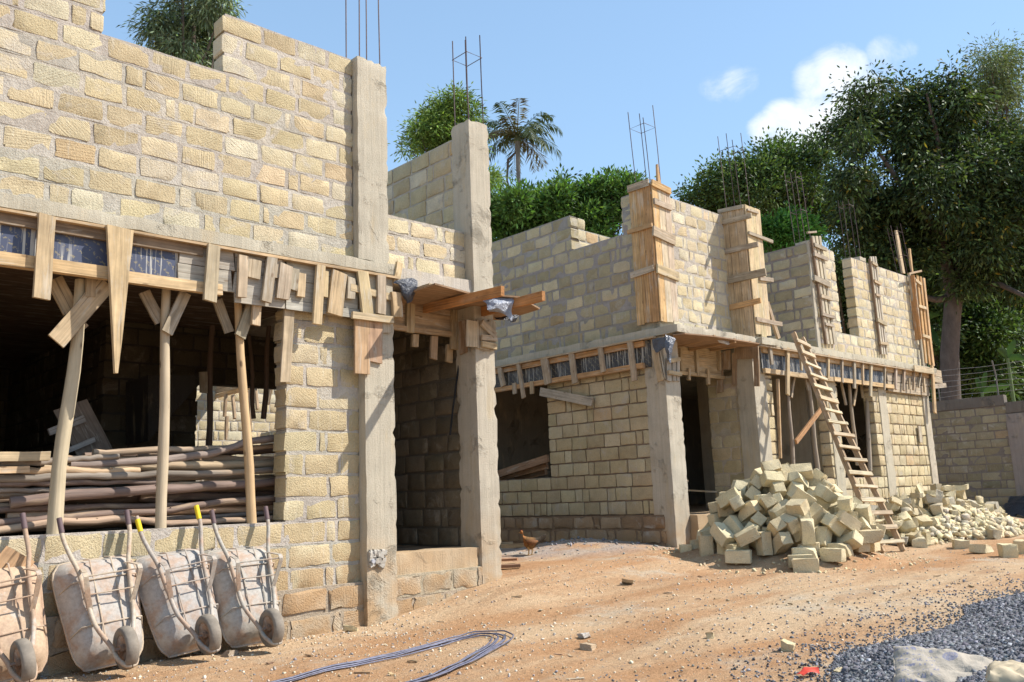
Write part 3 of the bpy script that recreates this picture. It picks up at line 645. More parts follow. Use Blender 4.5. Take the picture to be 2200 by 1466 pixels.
# ------------------------------------------------------------------ poles stacked in the opening
GREY, TAN, PEEL, PUR, BRN = (0.25, 0.20, 0.165), (0.40, 0.285, 0.185), (0.50, 0.335, 0.20), (0.205, 0.14, 0.11), (0.20, 0.14, 0.10)
logs = [(-20, 1144, 640, 1110, 11, TAN, 8.36, 'sagging tan pole at the bottom of the stack, just above the sill', [(0, 1141), (130, 1122), (280, 1116), (365, 1126), (480, 1120), (618, 1112)], 0),
 (-20, 1124, 640, 1062, 11, PUR, 8.40, 'shiny reddish purple pole rising to the right in the low part of the stack', [(0, 1123), (150, 1112), (330, 1100), (480, 1080), (618, 1066)], 0),
 (14, 1108, 640, 1090, 12, PEEL, 8.55, 'orange tan pole with a cut end, low in the stack behind the purple poles', None, 0),
 (22, 1079, 640, 1036, 14, PUR, 8.43, 'thickest purple brown pole with a split pale end in the stack', [(22, 1079), (150, 1066), (330, 1053), (480, 1043), (618, 1034)], 1),
 (-20, 1064, 640, 1046, 12, BRN, 8.56, 'dark brown pole in shade above the thickest purple pole', None, 0),
 (-20, 1040, 340, 1036, 9, PUR, 8.47, 'short mauve pole at the left of the stack under the grey pole', None, 0),
 (-20, 1028, 640, 1010, 11, GREY, 8.44, 'long knotty grey pole halfway up the stack', [(0, 1029), (150, 1024), (300, 1020), (450, 1017), (618, 1010)], 0),
 (90, 1008, 640, 995, 14, TAN, 8.52, 'broad tan pole with dark shadow bands high in the stack', None, 0),
 (-20, 1010, 300, 1012, 11, PEEL, 8.45, 'pale peeled pole at the left of the stack above the grey pole', None, 1),
 (0, 998, 256, 981, 9, GREY, 8.48, 'thin grey pole with a dark cut end near the top of the stack', None, 0),
 (140, 990, 640, 985, 12, PEEL, 8.66, 'orange peeled pole in the second layer from the top of the stack', None, 0),
 (150, 985, 640, 936, 11, GREY, 8.5, 'dark weathered pole rising to the right on top of the stack', [(150, 1000), (360, 990), (470, 970), (540, 948), (640, 938)], 0),
 (180, 980, 660, 965, 12, BRN, 8.8, 'dark brown pole at the back of the top layer of the stack', None, 0),
 (310, 1112, 640, 1096, 13, BRN, 8.62, 'brown pole in shade low at the right of the stack', None, 0),
 (300, 1072, 640, 1060, 12, BRN, 8.7, 'shaded reddish pole in the gap at the right of the stack', None, 0),
 (-20, 1034, 640, 1022, 8, TAN, 8.6, 'thin tan pole just behind the long grey pole', None, 0),
 (-20, 1055, 420, 1048, 8, GREY, 8.5, 'thin grey pole in the middle of the stack at the left', None, 0),
 (330, 1046, 640, 1028, 8, PEEL, 8.5, 'thin peeled pole at the right end of the stack below the grey pole', None, 0),
 (-20, 1098, 640, 1078, 9, BRN, 8.5, 'thin dark pole between the two reddish purple poles', None, 0),
 (-20, 1134, 640, 1100, 8, GREY, 8.5, 'thin grey pole in shade above the lowest tan pole', None, 0),
 (200, 975, 640, 958, 9, TAN, 8.6, 'thin tan pole under the rising weathered pole on top', None, 0),
 (-20, 1018, 640, 1002, 7, BRN, 8.58, 'thin brown pole in the gap above the long grey pole', None, 0),
 (-20, 1090, 200, 1092, 11, TAN, 8.6, 'tan pole end at the far left of the stack in its lower half', None, 0)]
for x0, y0, x1, y1, r_, tint, yy, lab, path, spl in logs:
    pth = path or [(x0+(x1-x0)*k/4, y0+(y1-y0)*k/4+random.uniform(-2, 2)) for k in range(5)]
    pts = [P(px, py, 'y', yy) for px, py in pth]
    if pth[-1][0] >= 610: pts.append(pts[-1]+(pts[-1]-pts[-2]).normalized()*0.5)
    if x0 < 0: pts.insert(0, pts[0]-(pts[1]-pts[0]).normalized()*1.2)
    rr = .78*r_*pts[1].dot(FW)/FPX
    fine = []
    for i in range(len(pts)-1):
        for k in range(4): fine.append(pts[i].lerp(pts[i+1], k/4)+Vector((0, random.uniform(-.009, .009), random.uniform(-.009, .009))))
    fine.append(pts[-1])
    m = MB(); n = len(fine); m.tube(fine, [rr*(1.06-.2*i/n)*random.uniform(.91, 1.09) for i in range(n)], 12, jit(tint, .14), rough=.08)
    for k in range(3):                                     # knots
        p = random.choice(fine[2:-2]); m.tube([p, p+Vector((random.uniform(-.03, .03), -rr*.75, rr*.9))*1.1], [rr*.28, rr*.16], 6, tuple(c*.8 for c in tint))
    o = m.build('timber_pole', BARK, None, smooth=60, loc=fine[0]); tag(o, lab, 'pole', 'timber poles stacked in the wide opening')
for k in range(16):                                        # deeper rows
    yy = 8.8+0.13*(k % 4)+random.uniform(-.02, .02); zz = -0.5+0.13*(k//4)*1.6+random.uniform(-.03, .03); x0 = random.uniform(0.3, 2.2)
    pts = [Vector((x0+i*.75, yy+random.uniform(-.02, .02), zz+random.uniform(-.02, .02))) for i in range(6)]
    m = MB(); m.tube(pts, [random.uniform(.05, .06) for _ in pts], 10, jit(random.choice((GREY, TAN, PUR, BRN)), .1), rough=.05)
    tag(m.build('timber_pole', BARK, None, smooth=60, loc=pts[0]), 'rough pole deep in the shade behind the front row of the stack', 'pole', 'poles in the shaded back rows of the stack')
m = MB(); pboard(m, -20, 983, 102, 981, 20, 'y', 8.42, FN, t=.09, tint=(0.50, 0.38, 0.23)); tag(m.build('timber_beam', WOOD, None, loc=P(0, 980, 'y', 8.42)), 'short squared beam lying on top of the pole stack at its left end', 'beam')
m = MB(); pboard(m, -20, 1011, 62, 1009, 14, 'y', 8.36, FN, t=.03, tint=(0.56, 0.38, 0.22)); tag(m.build('timber_plank', WOOD, None, loc=P(0, 1010, 'y', 8.36)), 'short split plank poking from the left of the pole stack', 'plank')
t = thing('board_panel', P(170, 985, 'y', 9.9), 'dusty board panel with crosswise battens leaning in the dark room', 'panel')
part_board('board', t, 150, 870, 210, 985, 52, 'y', 9.9, FN, t=.02, tint=(0.22, 0.17, 0.13))
part_board('batten', t, 102, 930, 178, 900, 15, 'y', 9.9, FN, off=.025, t=.04, tint=(0.40, 0.35, 0.30)); part_board('batten', t, 140, 970, 200, 945, 11, 'y', 9.9, FN, off=.025, t=.04, tint=(0.40, 0.36, 0.32))
# dark props inside
for i, (bx_, by_, tx_, ty_, r_) in enumerate(((447, 985, 456, 700, 7), (566, 900, 578, 700, 6), (545, 900, 535, 720, 5))):
    prop(('dark square prop standing before the bright rear opening', 'dark prop at the right of the bright rear opening', 'slim dark prop behind the rightmost near prop')[i], (bx_, by_), (tx_, ty_), 11.0, r_, [(tx_-22, 800, tx_-21, 845, 12, .02)] if i == 0 else [], (0.16, 0.11, 0.08), grp=None)
# ------------------------------------------------------------------ second building
B2 = thing('stone_building', (16, 9, -0.5), 'far half built stone block building behind the ladder and the heaps of stone', 'building')
xs = 11.68; ys = 8.36
block_wall('side_wall', B2, (xs, 15, -0.39), (0, -1, 0), SN, [(0, 5.98, -0.39, 0.31), (0, 1.5, 0.31, 1.98), (3.66, 5.98, 0.31, 2.05)], -0.39, ch=0.2315, bl=(.34, .43), joint=0.026, proud=0.004, tints=T_LO, rec=0.022, jx=0.006, short=0.2, mort=(0.34, 0.26, 0.19))
block_wall('foundation', B2, (11.65, 15, -1.32), (0, -1, 0), SN, [(0, 6.2, -1.32, -.40)], -1.32, ch=.23, bl=(.3, .5), joint=.045, proud=.012, jx=.022, tints=[(0.36, 0.245, 0.15), (.40, .28, .175), (.32, .21, .125)], mort=(.30, .2, .125), thick=.25)
concrete('concrete_column', B2, (11.655, 8.60, -1.25), (12.06, 9.02, 2.52), j=0.006, chip=.9, tint=(0.47, 0.41, 0.31))
concrete('floor_slab', B2, (11.60, 8.25, 2.525), (14.0, 15, 2.665), j=0.007, chip=1.0)
concrete('floor_slab', B2, (14.005, 8.14, 2.525), (14.55, 15, 2.66), j=0.007, chip=1.0)
concrete('floor_slab', B2, (14.555, 8.20, 2.53), (22.1, 15, 2.665), j=0.007, chip=1.0)
concrete('ground_floor', B2, (11.9, 8.66, -1.2), (22, 15, -0.44), tint=(0.42, 0.32, 0.22))
concrete('threshold', B2, (12.06, 8.45, -1.2), (13.95, 8.655, -0.42), tint=(0.43, 0.32, 0.2), j=.012)
block_wall('upper_side_wall', B2, (11.77, 15, 2.665), (0, -1, 0), SN, [(0, 4.38, 2.665, 5.15), (4.38, 5.9, 2.665, 4.40), (5.62, 5.9, 4.40, 5.18)], 2.665, ch=0.2265, bl=(.32, .42), joint=0.042, proud=0.004, jx=.010, tints=T_OLD+T_UP[:1], short=.25, mort=(0.36, 0.32, 0.28))
block_wall('cross_wall', B2, (11.98, 10.63, 2.665), XV, FN, [(0, 1.0, 2.665, 4.93), (0, .2, 4.9, 5.15)], 2.665, ch=0.2265, joint=0.03, jx=.008)
block_wall('upper_wall', B2, (12.2, 8.78, 2.665), XV, FN, [(0, 1.95, 2.665, 5.12)], 2.665, ch=0.2232, bl=(.30, .40), joint=0.045, proud=0.004, jx=.010, short=.2)
block_wall('return_wall', B2, (16.50, 12.0, 2.665), (0, -1, 0), SN, [(0, 3.62, 2.665, 4.95)], 2.665, ch=0.2235, bl=(.36, .46), joint=0.045, proud=0.008, jx=.011, tints=T_OLD+T_UP[:2], mort=(0.30, 0.25, 0.21))
xa = Y(1789, 520, ys).x; xb = Y(1818, 720, ys).x; x_w0 = 17.62; x_w1 = 18.42
block_wall('upper_bay_wall', B2, (0, ys, 2.665), XV, FN, [(16.52, x_w0, 2.665, 4.88), (x_w0, x_w1, 2.665, 3.06), (x_w1, 21.62, 2.665, 4.95)], 2.665, ch=0.2235, bl=(.30, .38), joint=0.038, proud=0.004, jx=.008, short=.2)
block_wall('bay_wall', B2, (0, ys, -0.6), XV, FN, [(13.97, 14.58, -.6, 2.02), (14.58, 16.62, -.6, .05), (16.62, 17.12, -.6, 2.02), (17.12, 18.75, -.6, 0.18), (18.75, 21.4, -.6, 2.02)], -0.6, ch=0.2315, bl=(.30, .38), joint=0.028, proud=0.006, rec=.02, tints=T_LO, jx=.007, short=.25, mort=(0.42, 0.33, 0.24))
block_wall('porch_wall', B2, (13.965, 9.35, -0.44), (0, -1, 0), SN, [(0, 0.97, -.44, 2.02)], -0.44, ch=0.2315, joint=0.02, proud=0.004, tints=T_LO, mort=(0.48, 0.40, 0.30))
concrete('foundation', B2, (13.9, 8.28, -1.3), (21.6, 8.5, -0.60), tint=(0.42, 0.30, 0.19), j=.02, chip=1.2)
for x0, x1 in ((13.93, 14.34), (16.70, 17.05), (19.02, 19.40), (21.38, 21.72)):
    concrete('concrete_column', B2, (x0, 8.335-.012*(x0 > 21), -1.2), (x1, 8.70, 2.52), j=.006, tint=(0.47, 0.41, 0.31))
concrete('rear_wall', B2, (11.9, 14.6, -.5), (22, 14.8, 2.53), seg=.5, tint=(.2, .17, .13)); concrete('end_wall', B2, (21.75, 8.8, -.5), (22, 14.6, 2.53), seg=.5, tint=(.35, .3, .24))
concrete('inner_wall', B2, (16.75, 8.85, -.44), (16.95, 11.5, 2.53), seg=.4, tint=(.42, .36, .27))

# edge beam shuttering, side and bay
F2 = thing('beam_formwork', (11.6, 11, 2.2), 'timber edge beam formwork on the shaded side wall of the far building', 'formwork')
film('film_panel', F2, (11.635, 15, 2.03), (0, -1, 0), SN, 15-8.85, 2.03, 2.51, (0.05, 0.045, 0.045))
def vb(parent, name, y0, y1, z0, z1, x, t, tint):
    m = MB(); m.board((x, y0, (z0+z1)/2), (x, y1, (z0+z1)/2), SN, z1-z0, t, tint, segs=8); return m.build(name, WOOD, parent)
vb(F2, 'top_rail', 15, 8.95, 2.39, 2.485, 11.634, .05, (0.52, 0.29, 0.13)); vb(F2, 'bottom_rail', 15, 8.98, 2.02, 2.11, 11.634, .07, (0.55, 0.32, 0.15)); vb(F2, 'ledge_board', 15, 8.7, 2.49, 2.518, 11.634, .11, (0.46, 0.33, 0.2))
def q3(x, y): return 1040+x/2.665, 700+y/2.665
for x0, y0, x1, y1, w_ in ((105, 235, 130, 347, 26), (213, 212, 246, 416, 20), (362, 185, 388, 335, 40), (518, 157, 540, 332, 27), (684, 127, 702, 268, 24), (853, 92, 880, 318, 26), (995, 140, 1030, 318, 28), (192, 330, 196, 392, 20), (292, 320, 294, 392, 18)):
    part_board('batten', F2, *q3(x0, y0), *q3(x1, y1), w_/2.665, 'x', 11.634, SN, off=.07, t=.035, tint=random.choice([(0.47, 0.34, 0.2), (0.50, 0.36, 0.21), (.44, .33, .22)]))
m = MB(); pboard(m, *q3(330, 378), *q3(628, 438), 48/2.665, 'x', 11.64, SN, t=.03, tint=(0.44, 0.37, 0.28), off=.02); tag(m.build('timber_plank', WOOD, None, loc=X(1170, 850)), 'grey plank nailed aslant on the side wall beside its window opening', 'plank')
F3 = thing('beam_formwork', (18, 8.3, 2.2), 'timber edge beam formwork along the sunlit front of the far building', 'formwork')
yb2 = 8.30
film('film_panel', F3, (14.2, yb2, 2.03), XV, FN, 5.2, 2.03, 2.51, (0.055, 0.06, 0.075))
hboard('top_rail', F3, 14.2, 21.9, 2.40, 2.49, yb2-.002, .05, (0.50, 0.33, 0.17)); hboard('bottom_rail', F3, 14.2, 16.9, 2.02, 2.11, yb2-.002, .06, (0.50, 0.36, 0.21)); hboard('bottom_rail', F3, 16.8, 19.6, 2.03, 2.115, yb2-.02, .06, (0.58, 0.40, 0.21))
hboard('ledge_board', F3, 14.0, 22.0, 2.49, 2.518, yb2-.01, .12, (0.46, 0.34, 0.22)); hboard('side_board', F3, 19.42, 21.8, 2.2, 2.48, yb2, .025, (0.40, 0.32, 0.23)); hboard('side_board', F3, 19.42, 21.7, 1.97, 2.19, yb2, .022, (0.46, 0.37, 0.26))
def q5(x, y): return 1640+x/5.236, 680+y/5.236
for x0, y0, x1, y1, w_ in ((25, 320, 52, 550, 36), (230, 360, 230, 888, 42), (375, 372, 385, 612, 24), (530, 416, 535, 640, 22), (685, 430, 685, 717, 28), (843, 470, 845, 752, 26), (978, 490, 983, 815, 32), (1075, 512, 1078, 775, 24), (1171, 530, 1165, 908, 34), (1325, 556, 1320, 832, 20), (1452, 572, 1449, 828, 30), (1545, 594, 1540, 840, 26), (1660, 550, 1648, 832, 14), (1735, 640, 1706, 800, 17), (1600, 700, 1604, 825, 18), (1765, 690, 1775, 860, 22)):
    part_board('batten', F3, *q5(x0, y0), *q5(x1, y1), w_/5.236, 'y', yb2, FN, off=.06, t=.04, tint=pick(WG, .15))
part_board('clamp_board', F3, *q5(1640, 590), *q5(1860, 625), 13, 'y', 8.25, FN, off=.1, t=.03, tint=(0.52, 0.41, 0.26))
for x0, y0, x1, y1, w_ in ((1870, 620, 1985, 650, 14), (1880, 700, 1995, 725, 13), (1885, 790, 2040, 775, 10)): part_board('end_board', F3, *q5(x0, y0), *q5(x1, y1), w_, 'y', 8.25, FN, off=0, t=.04, tint=pick(WG))
part_board('end_batten', F3, *q5(1865, 565), *q5(1895, 1090), 8, 'y', 8.25, FN, off=.05, t=.04, tint=(0.56, 0.38, 0.20))
# porch formwork & canopy of the far building
F4 = thing('doorway_formwork', (13, 9, 2.2), 'shaded board formwork over the dark doorway of the far building', 'formwork')
def q6(x, y): return 1380+x/6.109, 680+y/6.109
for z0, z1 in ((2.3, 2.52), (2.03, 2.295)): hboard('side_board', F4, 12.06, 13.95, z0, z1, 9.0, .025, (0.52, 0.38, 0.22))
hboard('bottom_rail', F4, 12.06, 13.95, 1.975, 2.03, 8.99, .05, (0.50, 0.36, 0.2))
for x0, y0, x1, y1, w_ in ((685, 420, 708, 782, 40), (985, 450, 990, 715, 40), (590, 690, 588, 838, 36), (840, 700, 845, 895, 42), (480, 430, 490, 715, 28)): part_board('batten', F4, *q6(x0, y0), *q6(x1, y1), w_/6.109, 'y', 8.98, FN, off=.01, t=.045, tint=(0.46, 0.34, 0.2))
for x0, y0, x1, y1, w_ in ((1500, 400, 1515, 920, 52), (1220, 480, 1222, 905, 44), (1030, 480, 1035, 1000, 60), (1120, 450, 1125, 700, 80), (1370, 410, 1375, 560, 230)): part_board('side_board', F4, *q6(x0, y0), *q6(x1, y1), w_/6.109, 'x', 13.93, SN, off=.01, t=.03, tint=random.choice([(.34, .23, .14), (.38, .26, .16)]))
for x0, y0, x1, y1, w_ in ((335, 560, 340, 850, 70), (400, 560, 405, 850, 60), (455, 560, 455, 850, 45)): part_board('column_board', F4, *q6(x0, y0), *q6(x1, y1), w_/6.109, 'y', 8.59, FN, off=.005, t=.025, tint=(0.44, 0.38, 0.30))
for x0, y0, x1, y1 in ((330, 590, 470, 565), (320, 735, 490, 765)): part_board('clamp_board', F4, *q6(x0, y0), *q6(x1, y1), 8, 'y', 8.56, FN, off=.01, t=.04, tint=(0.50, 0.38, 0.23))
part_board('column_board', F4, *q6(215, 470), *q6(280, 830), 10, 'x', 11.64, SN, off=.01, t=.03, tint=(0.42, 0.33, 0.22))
A2 = thing('canopy_formwork', (13, 8.1, 2.4), 'low timber canopy with three sawn joists over the doorway of the far building', 'formwork')
for (x0, y0), (x1, y1) in (((440, 385), (955, 270)), ((620, 430), (1220, 315)), ((900, 435), (1425, 350))):
    px0, py0 = q6(x0, y0); px1, py1 = q6(x1, y1); joist(A2, px0, py0, px1, py1, 8.95, 9, .05, (0.44, 0.27, 0.14))
plate('deck_board', A2, [q6(400, 250), q6(560, 232), q6(940, 268), q6(1540, 365), q6(1500, 400), q6(700, 420), q6(430, 380)], 2.46, .02, (0.32, 0.2, 0.12))
def K2(x, y, d=0): return P(*q6(x, y), 'y', 8.12+d)
sheet('black plastic sheet folded down at the corner of the far canopy', [[K2(300, 250, .1), K2(370, 245, .05), K2(440, 290)], [K2(300, 400, .1), K2(350, 420, .02), K2(400, 420, .02)], [K2(330, 560, .1), K2(355, 610, .05), K2(378, 625, .06)]], (0.10, 0.105, 0.125), amp=.015)
sheet('dark plastic flap over the slab edge formwork at the far building corner', [[P(*q6(125, 310), 'x', 11.5), P(*q6(230, 285), 'x', 11.5), P(*q6(330, 250), 'x', 11.5)], [P(*q6(140, 400), 'x', 11.5), P(*q6(220, 400), 'x', 11.49), P(*q6(330, 390), 'x', 11.5)], [P(*q6(175, 470), 'x', 11.5), P(*q6(200, 470), 'x', 11.49), P(*q6(270, 430), 'x', 11.5)]], (0.07, 0.07, 0.08), amp=.01)
sheet('pale silver plastic strip hanging between the joists of the far canopy', [[K2(965, 275, .1), K2(1080, 285), K2(1200, 300)], [K2(985, 325, .05), K2(1085, 335, -.02), K2(1195, 330)], [K2(1010, 355, .05), K2(1110, 372), K2(1180, 350)]], (0.42, 0.43, 0.46), amp=.012)

# boxed columns of the upper floor
def qz2(x, y): return 1040+x/3.333, 380+y/3.333
def qz3(x, y): return 1540+x/4.442, 430+y/4.442
def col_form(label, x0, x1, y0, y1, z0, z1, left, front, clamps, gapboard=None, bars=None, frontt=WO, leftt=WO, conc_t=(0.4, .36, .3), lean=(0, 0), nl=3, nf=3):
    t = thing('column_formwork', ((x0+x1)/2, (y0+y1)/2, z0), label, 'formwork', 'timber boxed columns on the far building')
    for k in range(nl):
        a, b_ = y0+(y1-y0)*k/nl, y0+(y1-y0)*(k+1)/nl
        if gapboard == k: continue
        m = MB(); m.board((x0-.002, (a+b_)/2, z0+random.uniform(-.02, .05)), (x0-.002, (a+b_)/2, z1-.01), SN, abs(b_-a)-.006, .024, pick(leftt), segs=6); m.build('board', WOOD, t)
    for k in range(nf):
        a, b_ = x0+(x1-x0)*k/nf, x0+(x1-x0)*(k+1)/nf
        m = MB(); m.board(((a+b_)/2, y0-.002, z0+random.uniform(-.02, .06)), ((a+b_)/2, y0-.002, z1), FN, b_-a-.006, .024, pick(frontt), segs=6); m.build('board', WOOD, t)
    for face, (ax, ay), (bx__, by__), w_ in clamps:
        if face == 'L': part_board('clamp_board', t, ax, ay, bx__, by__, w_, 'x', x0, SN, off=.026, t=.035, tint=pick(WG+WO[:1]))
        else: part_board('clamp_board', t, ax, ay, bx__, by__, w_, 'y', y0, FN, off=.026, t=.035, tint=pick(WG+WO[:1]))
    return t
kc = concrete('concrete_column', B2, (11.70, 8.67, 2.667), (12.13, 9.06, 5.0), j=.006)
col_form('boxed column at the near corner of the far building, with a wooden peg on top', 11.66, 12.16, 8.63, 9.09, 2.78, 5.19, 0, 0,
  [('L', qz2(1040, 95), qz2(1188, 45), 15), ('L', qz2(1038, 402), qz2(1215, 348), 9), ('L', qz2(1063, 712), qz2(1226, 655), 13), ('F', qz2(1185, 45), qz2(1320, 110), 14), ('F', qz2(1203, 178), qz2(1326, 228), 13), ('F', qz2(1195, 390), qz2(1352, 462), 22), ('F', qz2(1224, 660), qz2(1378, 722), 20)], frontt=[(0.50, 0.40, 0.28), (0.54, 0.43, .29), (0.58, 0.36, .17)])
rebar(kc, 11.93, 8.86, .15, .15, 5.1, [Y(1357, 250, 8.8)[2], Y(1403, 240, 8.8)[2]+.05, Y(1403, 240, 8.8)[2], Y(1377, 236, 8.8)[2]], lean=(-.1, 0), stir=.1)
m = MB(); m.board((12.0, 8.72, 5.1), (11.98, 8.72, 5.62), FN, .12, .04, (0.52, 0.33, 0.17), w1=.02); m.build('peg', WOOD, bpy.data.objects[[o.name for o in COL.objects if o.name.startswith('column_formwork')][-1]])
kc = concrete('concrete_column', B2, (14.13, 8.36, 2.667), (14.55, 8.80, 5.15), j=.006)
col_form('boxed column with many projecting clamps and a gap in its boards, above the far porch', 14.09, 14.62, 8.32, 8.84, 2.70, 5.21, 0, 0,
  [('L', qz3(25, 115), qz3(262, 65), 8), ('L', qz3(38, 228), qz3(342, 150), 11), ('L', qz3(55, 505), qz3(405, 425), 11), ('L', qz3(88, 775), qz3(480, 690), 16), ('L', qz3(112, 1035), qz3(432, 960), 11), ('F', qz3(272, 98), qz3(372, 130), 5), ('F', qz3(285, 318), qz3(512, 405), 7), ('F', qz3(390, 750), qz3(516, 770), 9), ('F', qz3(358, 1140), qz3(600, 1190), 9)],
  gapboard=None, frontt=[(0.56, 0.43, 0.26), (0.60, 0.46, .27)], leftt=[(0.50, 0.36, 0.21), (0.54, 0.40, .24)])
rebar(kc, 14.34, 8.58, .15, .16, 4.95, [Y(1551, 305, 8.6)[2], Y(1591, 300, 8.6)[2], Y(1591, 300, 8.6)[2]+.1, Y(1570, 295, 8.6)[2]], lean=(-.12, 0), stir=.12)
part_x = MB(); pboard(part_x, 1645, 650, 1670, 728, 8, 'y', 8.6, FN, t=.05, tint=(0.40, 0.28, 0.17)); tag(part_x.build('brace_board', WOOD, None, loc=Y(1650, 690, 8.6)), 'brown raking board bracing the boxed column above the far porch', 'board')
kc = concrete('concrete_column', B2, (16.50, 8.345, 2.667), (16.62, 8.6, 4.93), j=.006)
def strip_form(label, px_top, px_bot, wpx, clamps, tint, yv=8.33):
    t = thing('column_formwork', Y(*px_bot, yv), label, 'formwork', 'timber boxed columns on the far building')
    for s_ in (-.33, 0, .33):
        part_board('board', t, px_top[0]+s_*wpx, px_top[1], px_bot[0]+s_*wpx, px_bot[1], wpx/3-.6, 'y', yv, FN, t=.028, tint=jit(tint))
    part_board('edge_board', t, px_top[0]-wpx*.55, px_top[1]+5, px_bot[0]-wpx*.6, px_bot[1], 2.2, 'y', yv, FN, t=.05, tint=(0.24, 0.16, 0.1))
    for (x0, y0), (x1, y1), w_ in clamps: part_board('clamp_board', t, x0, y0, x1, y1, w_, 'y', yv, FN, off=.03, t=.04, tint=pick(WG))
    return t
strip_form('grey board strip with stepped clamps up the outer corner of the shaded return wall', (1752, 508), (1785, 740), 22, [(qz3(905, 432), qz3(1028, 480), 8), (qz3(905, 520), qz3(1035, 572), 8), (qz3(905, 745), qz3(1055, 815), 12), (qz3(970, 918), qz3(1080, 950), 8), (qz3(980, 1090), qz3(1100, 1125), 7), (qz3(1010, 1185), qz3(1090, 1205), 6), (qz3(842, 318), qz3(925, 310), 4)], (0.50, 0.42, 0.30))
strip_form('narrow pale board strip with dark edge on the wall right of the gap', (1874, 552), (1899, 762), 15, [(qz3(1460, 600), qz3(1510, 630), 6), (qz3(1480, 775), qz3(1545, 808), 6), (qz3(1495, 905), qz3(1540, 920), 5), (1882, 690, ) and ((1880, 688), (1900, 698), 8), ((1886, 738), (1903, 740), 6)], (0.52, 0.45, 0.34))
kc2 = concrete('concrete_column', B2, (16.64, 8.38, 4.85), (16.95, 8.7, 5.0), j=.004); rebar(kc2, 16.8, 8.6, .12, .12, 4.98, [Y(1726, 385, 8.6)[2], Y(1747, 390, 8.6)[2], Y(1747, 385, 8.6)[2], Y(1735, 380, 8.6)[2]], lean=(-.15, 0), mid=True)
kc2 = concrete('concrete_column', B2, (18.95, 8.38, 4.93), (19.25, 8.7, 5.02), j=.004); rebar(kc2, 19.1, 8.6, .12, .12, 5.0, [Y(1848, 447, 8.6)[2], Y(1864, 447, 8.6)[2], Y(1862, 447, 8.6)[2], Y(1852, 445, 8.6)[2]], lean=(-.1, 0))
t5 = thing('column_formwork', Y(1985, 770, 8.3), 'bright orange boxed column at the far right end of the upper wall', 'formwork', 'timber boxed columns on the far building')
xl = Y(1960, 600, 8.25).x
for s_ in (0, 1, 2): part_board('board', t5, 1969+s_*7, 592+s_*3, 1988+s_*8, 781+s_*3, 6.6, 'y', 8.25, FN, t=.03, tint=pick(WO))
part_board('side_board', t5, 1958, 592, 1974, 730, 9, 'x', xl, SN, t=.03, tint=(0.50, 0.26, 0.11))
part_board('batten', t5, 1951, 590, 1966, 705, 4, 'y', 8.33, FN, t=.05, tint=(0.50, 0.42, .3))
for x0, y0, x1, y1 in ((1964, 602, 1977, 612), (1971, 658, 1987, 663), (1980, 721, 1995, 726)): part_board('clamp_board', t5, x0, y0, x1, y1, 6, 'y', 8.22, FN, off=.0, t=.04, tint=(0.56, 0.42, 0.25))
part_board('tall_board', t5, 1924, 496, 1939, 588, 9, 'y', 8.7, FN, t=.04, tint=(0.54, 0.40, 0.25)); part_board('tall_board', t5, 1952, 535, 1958, 588, 5, 'y', 8.6, FN, t=.04, tint=(0.54, 0.35, 0.18))
part_board('clamp_board', t5, 1945, 590, 1972, 584, 4, 'y', 8.25, FN, off=.05, t=.05, tint=(0.4, 0.28, 0.17))
kc2 = concrete('concrete_column', B2, (21.66, 8.36, 2.667), (21.95, 8.7, 4.95), j=.005); rebar(kc2, 21.8, 8.55, .12, .12, 4.9, [Y(1930, 492, 8.5)[2], Y(1950, 491, 8.5)[2], Y(1950, 491, 8.5)[2], Y(1932, 492, 8.5)[2]], lean=(-.35, 0), mid=True)
m = MB(); pboard(m, 1820, 700, 1842, 692, 12, 'y', 8.75, FN, t=.05, tint=(.45, .33, .2)); tag(m.build('timber_offcut', WOOD, None, loc=Y(1830, 697, 8.7)), 'short board lying in the gap of the upper wall', 'board')
# windows: props, diagonal board, odd boards
prop('grey bowed prop at the left side of the first window of the far building', (1704, 1010), (1691, 795), 8.5, 5, [(1702, 805, 1694, 855, 5)], (0.36, 0.29, 0.22), bend=.03)
prop('second grey prop of the first window, just behind the ladder', (1757, 1010), (1735, 815), 8.5, 5.5, [(1722, 810, 1730, 840, 6)], (0.37, 0.30, 0.22), bend=.03)
prop('forked prop at the left of the second window of the far building', (1842, 1000), (1824, 825), 8.5, 4.5, [(1812, 815, 1824, 870, 5, -.08), (1836, 820, 1828, 872, 5)], (0.42, 0.33, 0.23), bend=.02)
prop('straight grey prop at the right of the second window of the far building', (1869, 1012), (1861, 815), 8.5, 5, [(1852, 800, 1860, 855, 5, -.08)], (0.38, 0.31, 0.23), bend=.01)
m = MB(); pboard(m, 1708, 950, 1768, 872, 10, 'y', 8.2, FN, t=.04, tint=(0.46, 0.25, 0.12)); tag(m.build('brace_board', WOODC, None, loc=Y(1708, 950, 8.2)), 'orange raking board crossing the first window behind the ladder', 'board')
m = MB(); pboard(m, *q5(1745, 1235), *q5(1765, 1420), 11, 'y', 8.33, FN, t=.03, tint=(0.48, 0.40, 0.29)); tag(m.build('timber_offcut', WOOD, None, loc=Y(1975, 935, 8.3)), 'small upright board on the right end wall of the far building', 'board')
m = MB(); pboard(m, 1668, 815, 1674, 985, 3.5, 'y', 8.34, FN, t=.05, tint=(0.50, 0.33, 0.18)); tag(m.build('jamb_board', WOOD, None, loc=Y(1668, 900, 8.3)), 'thin tan board up the left jamb of the first window of the far building', 'board')
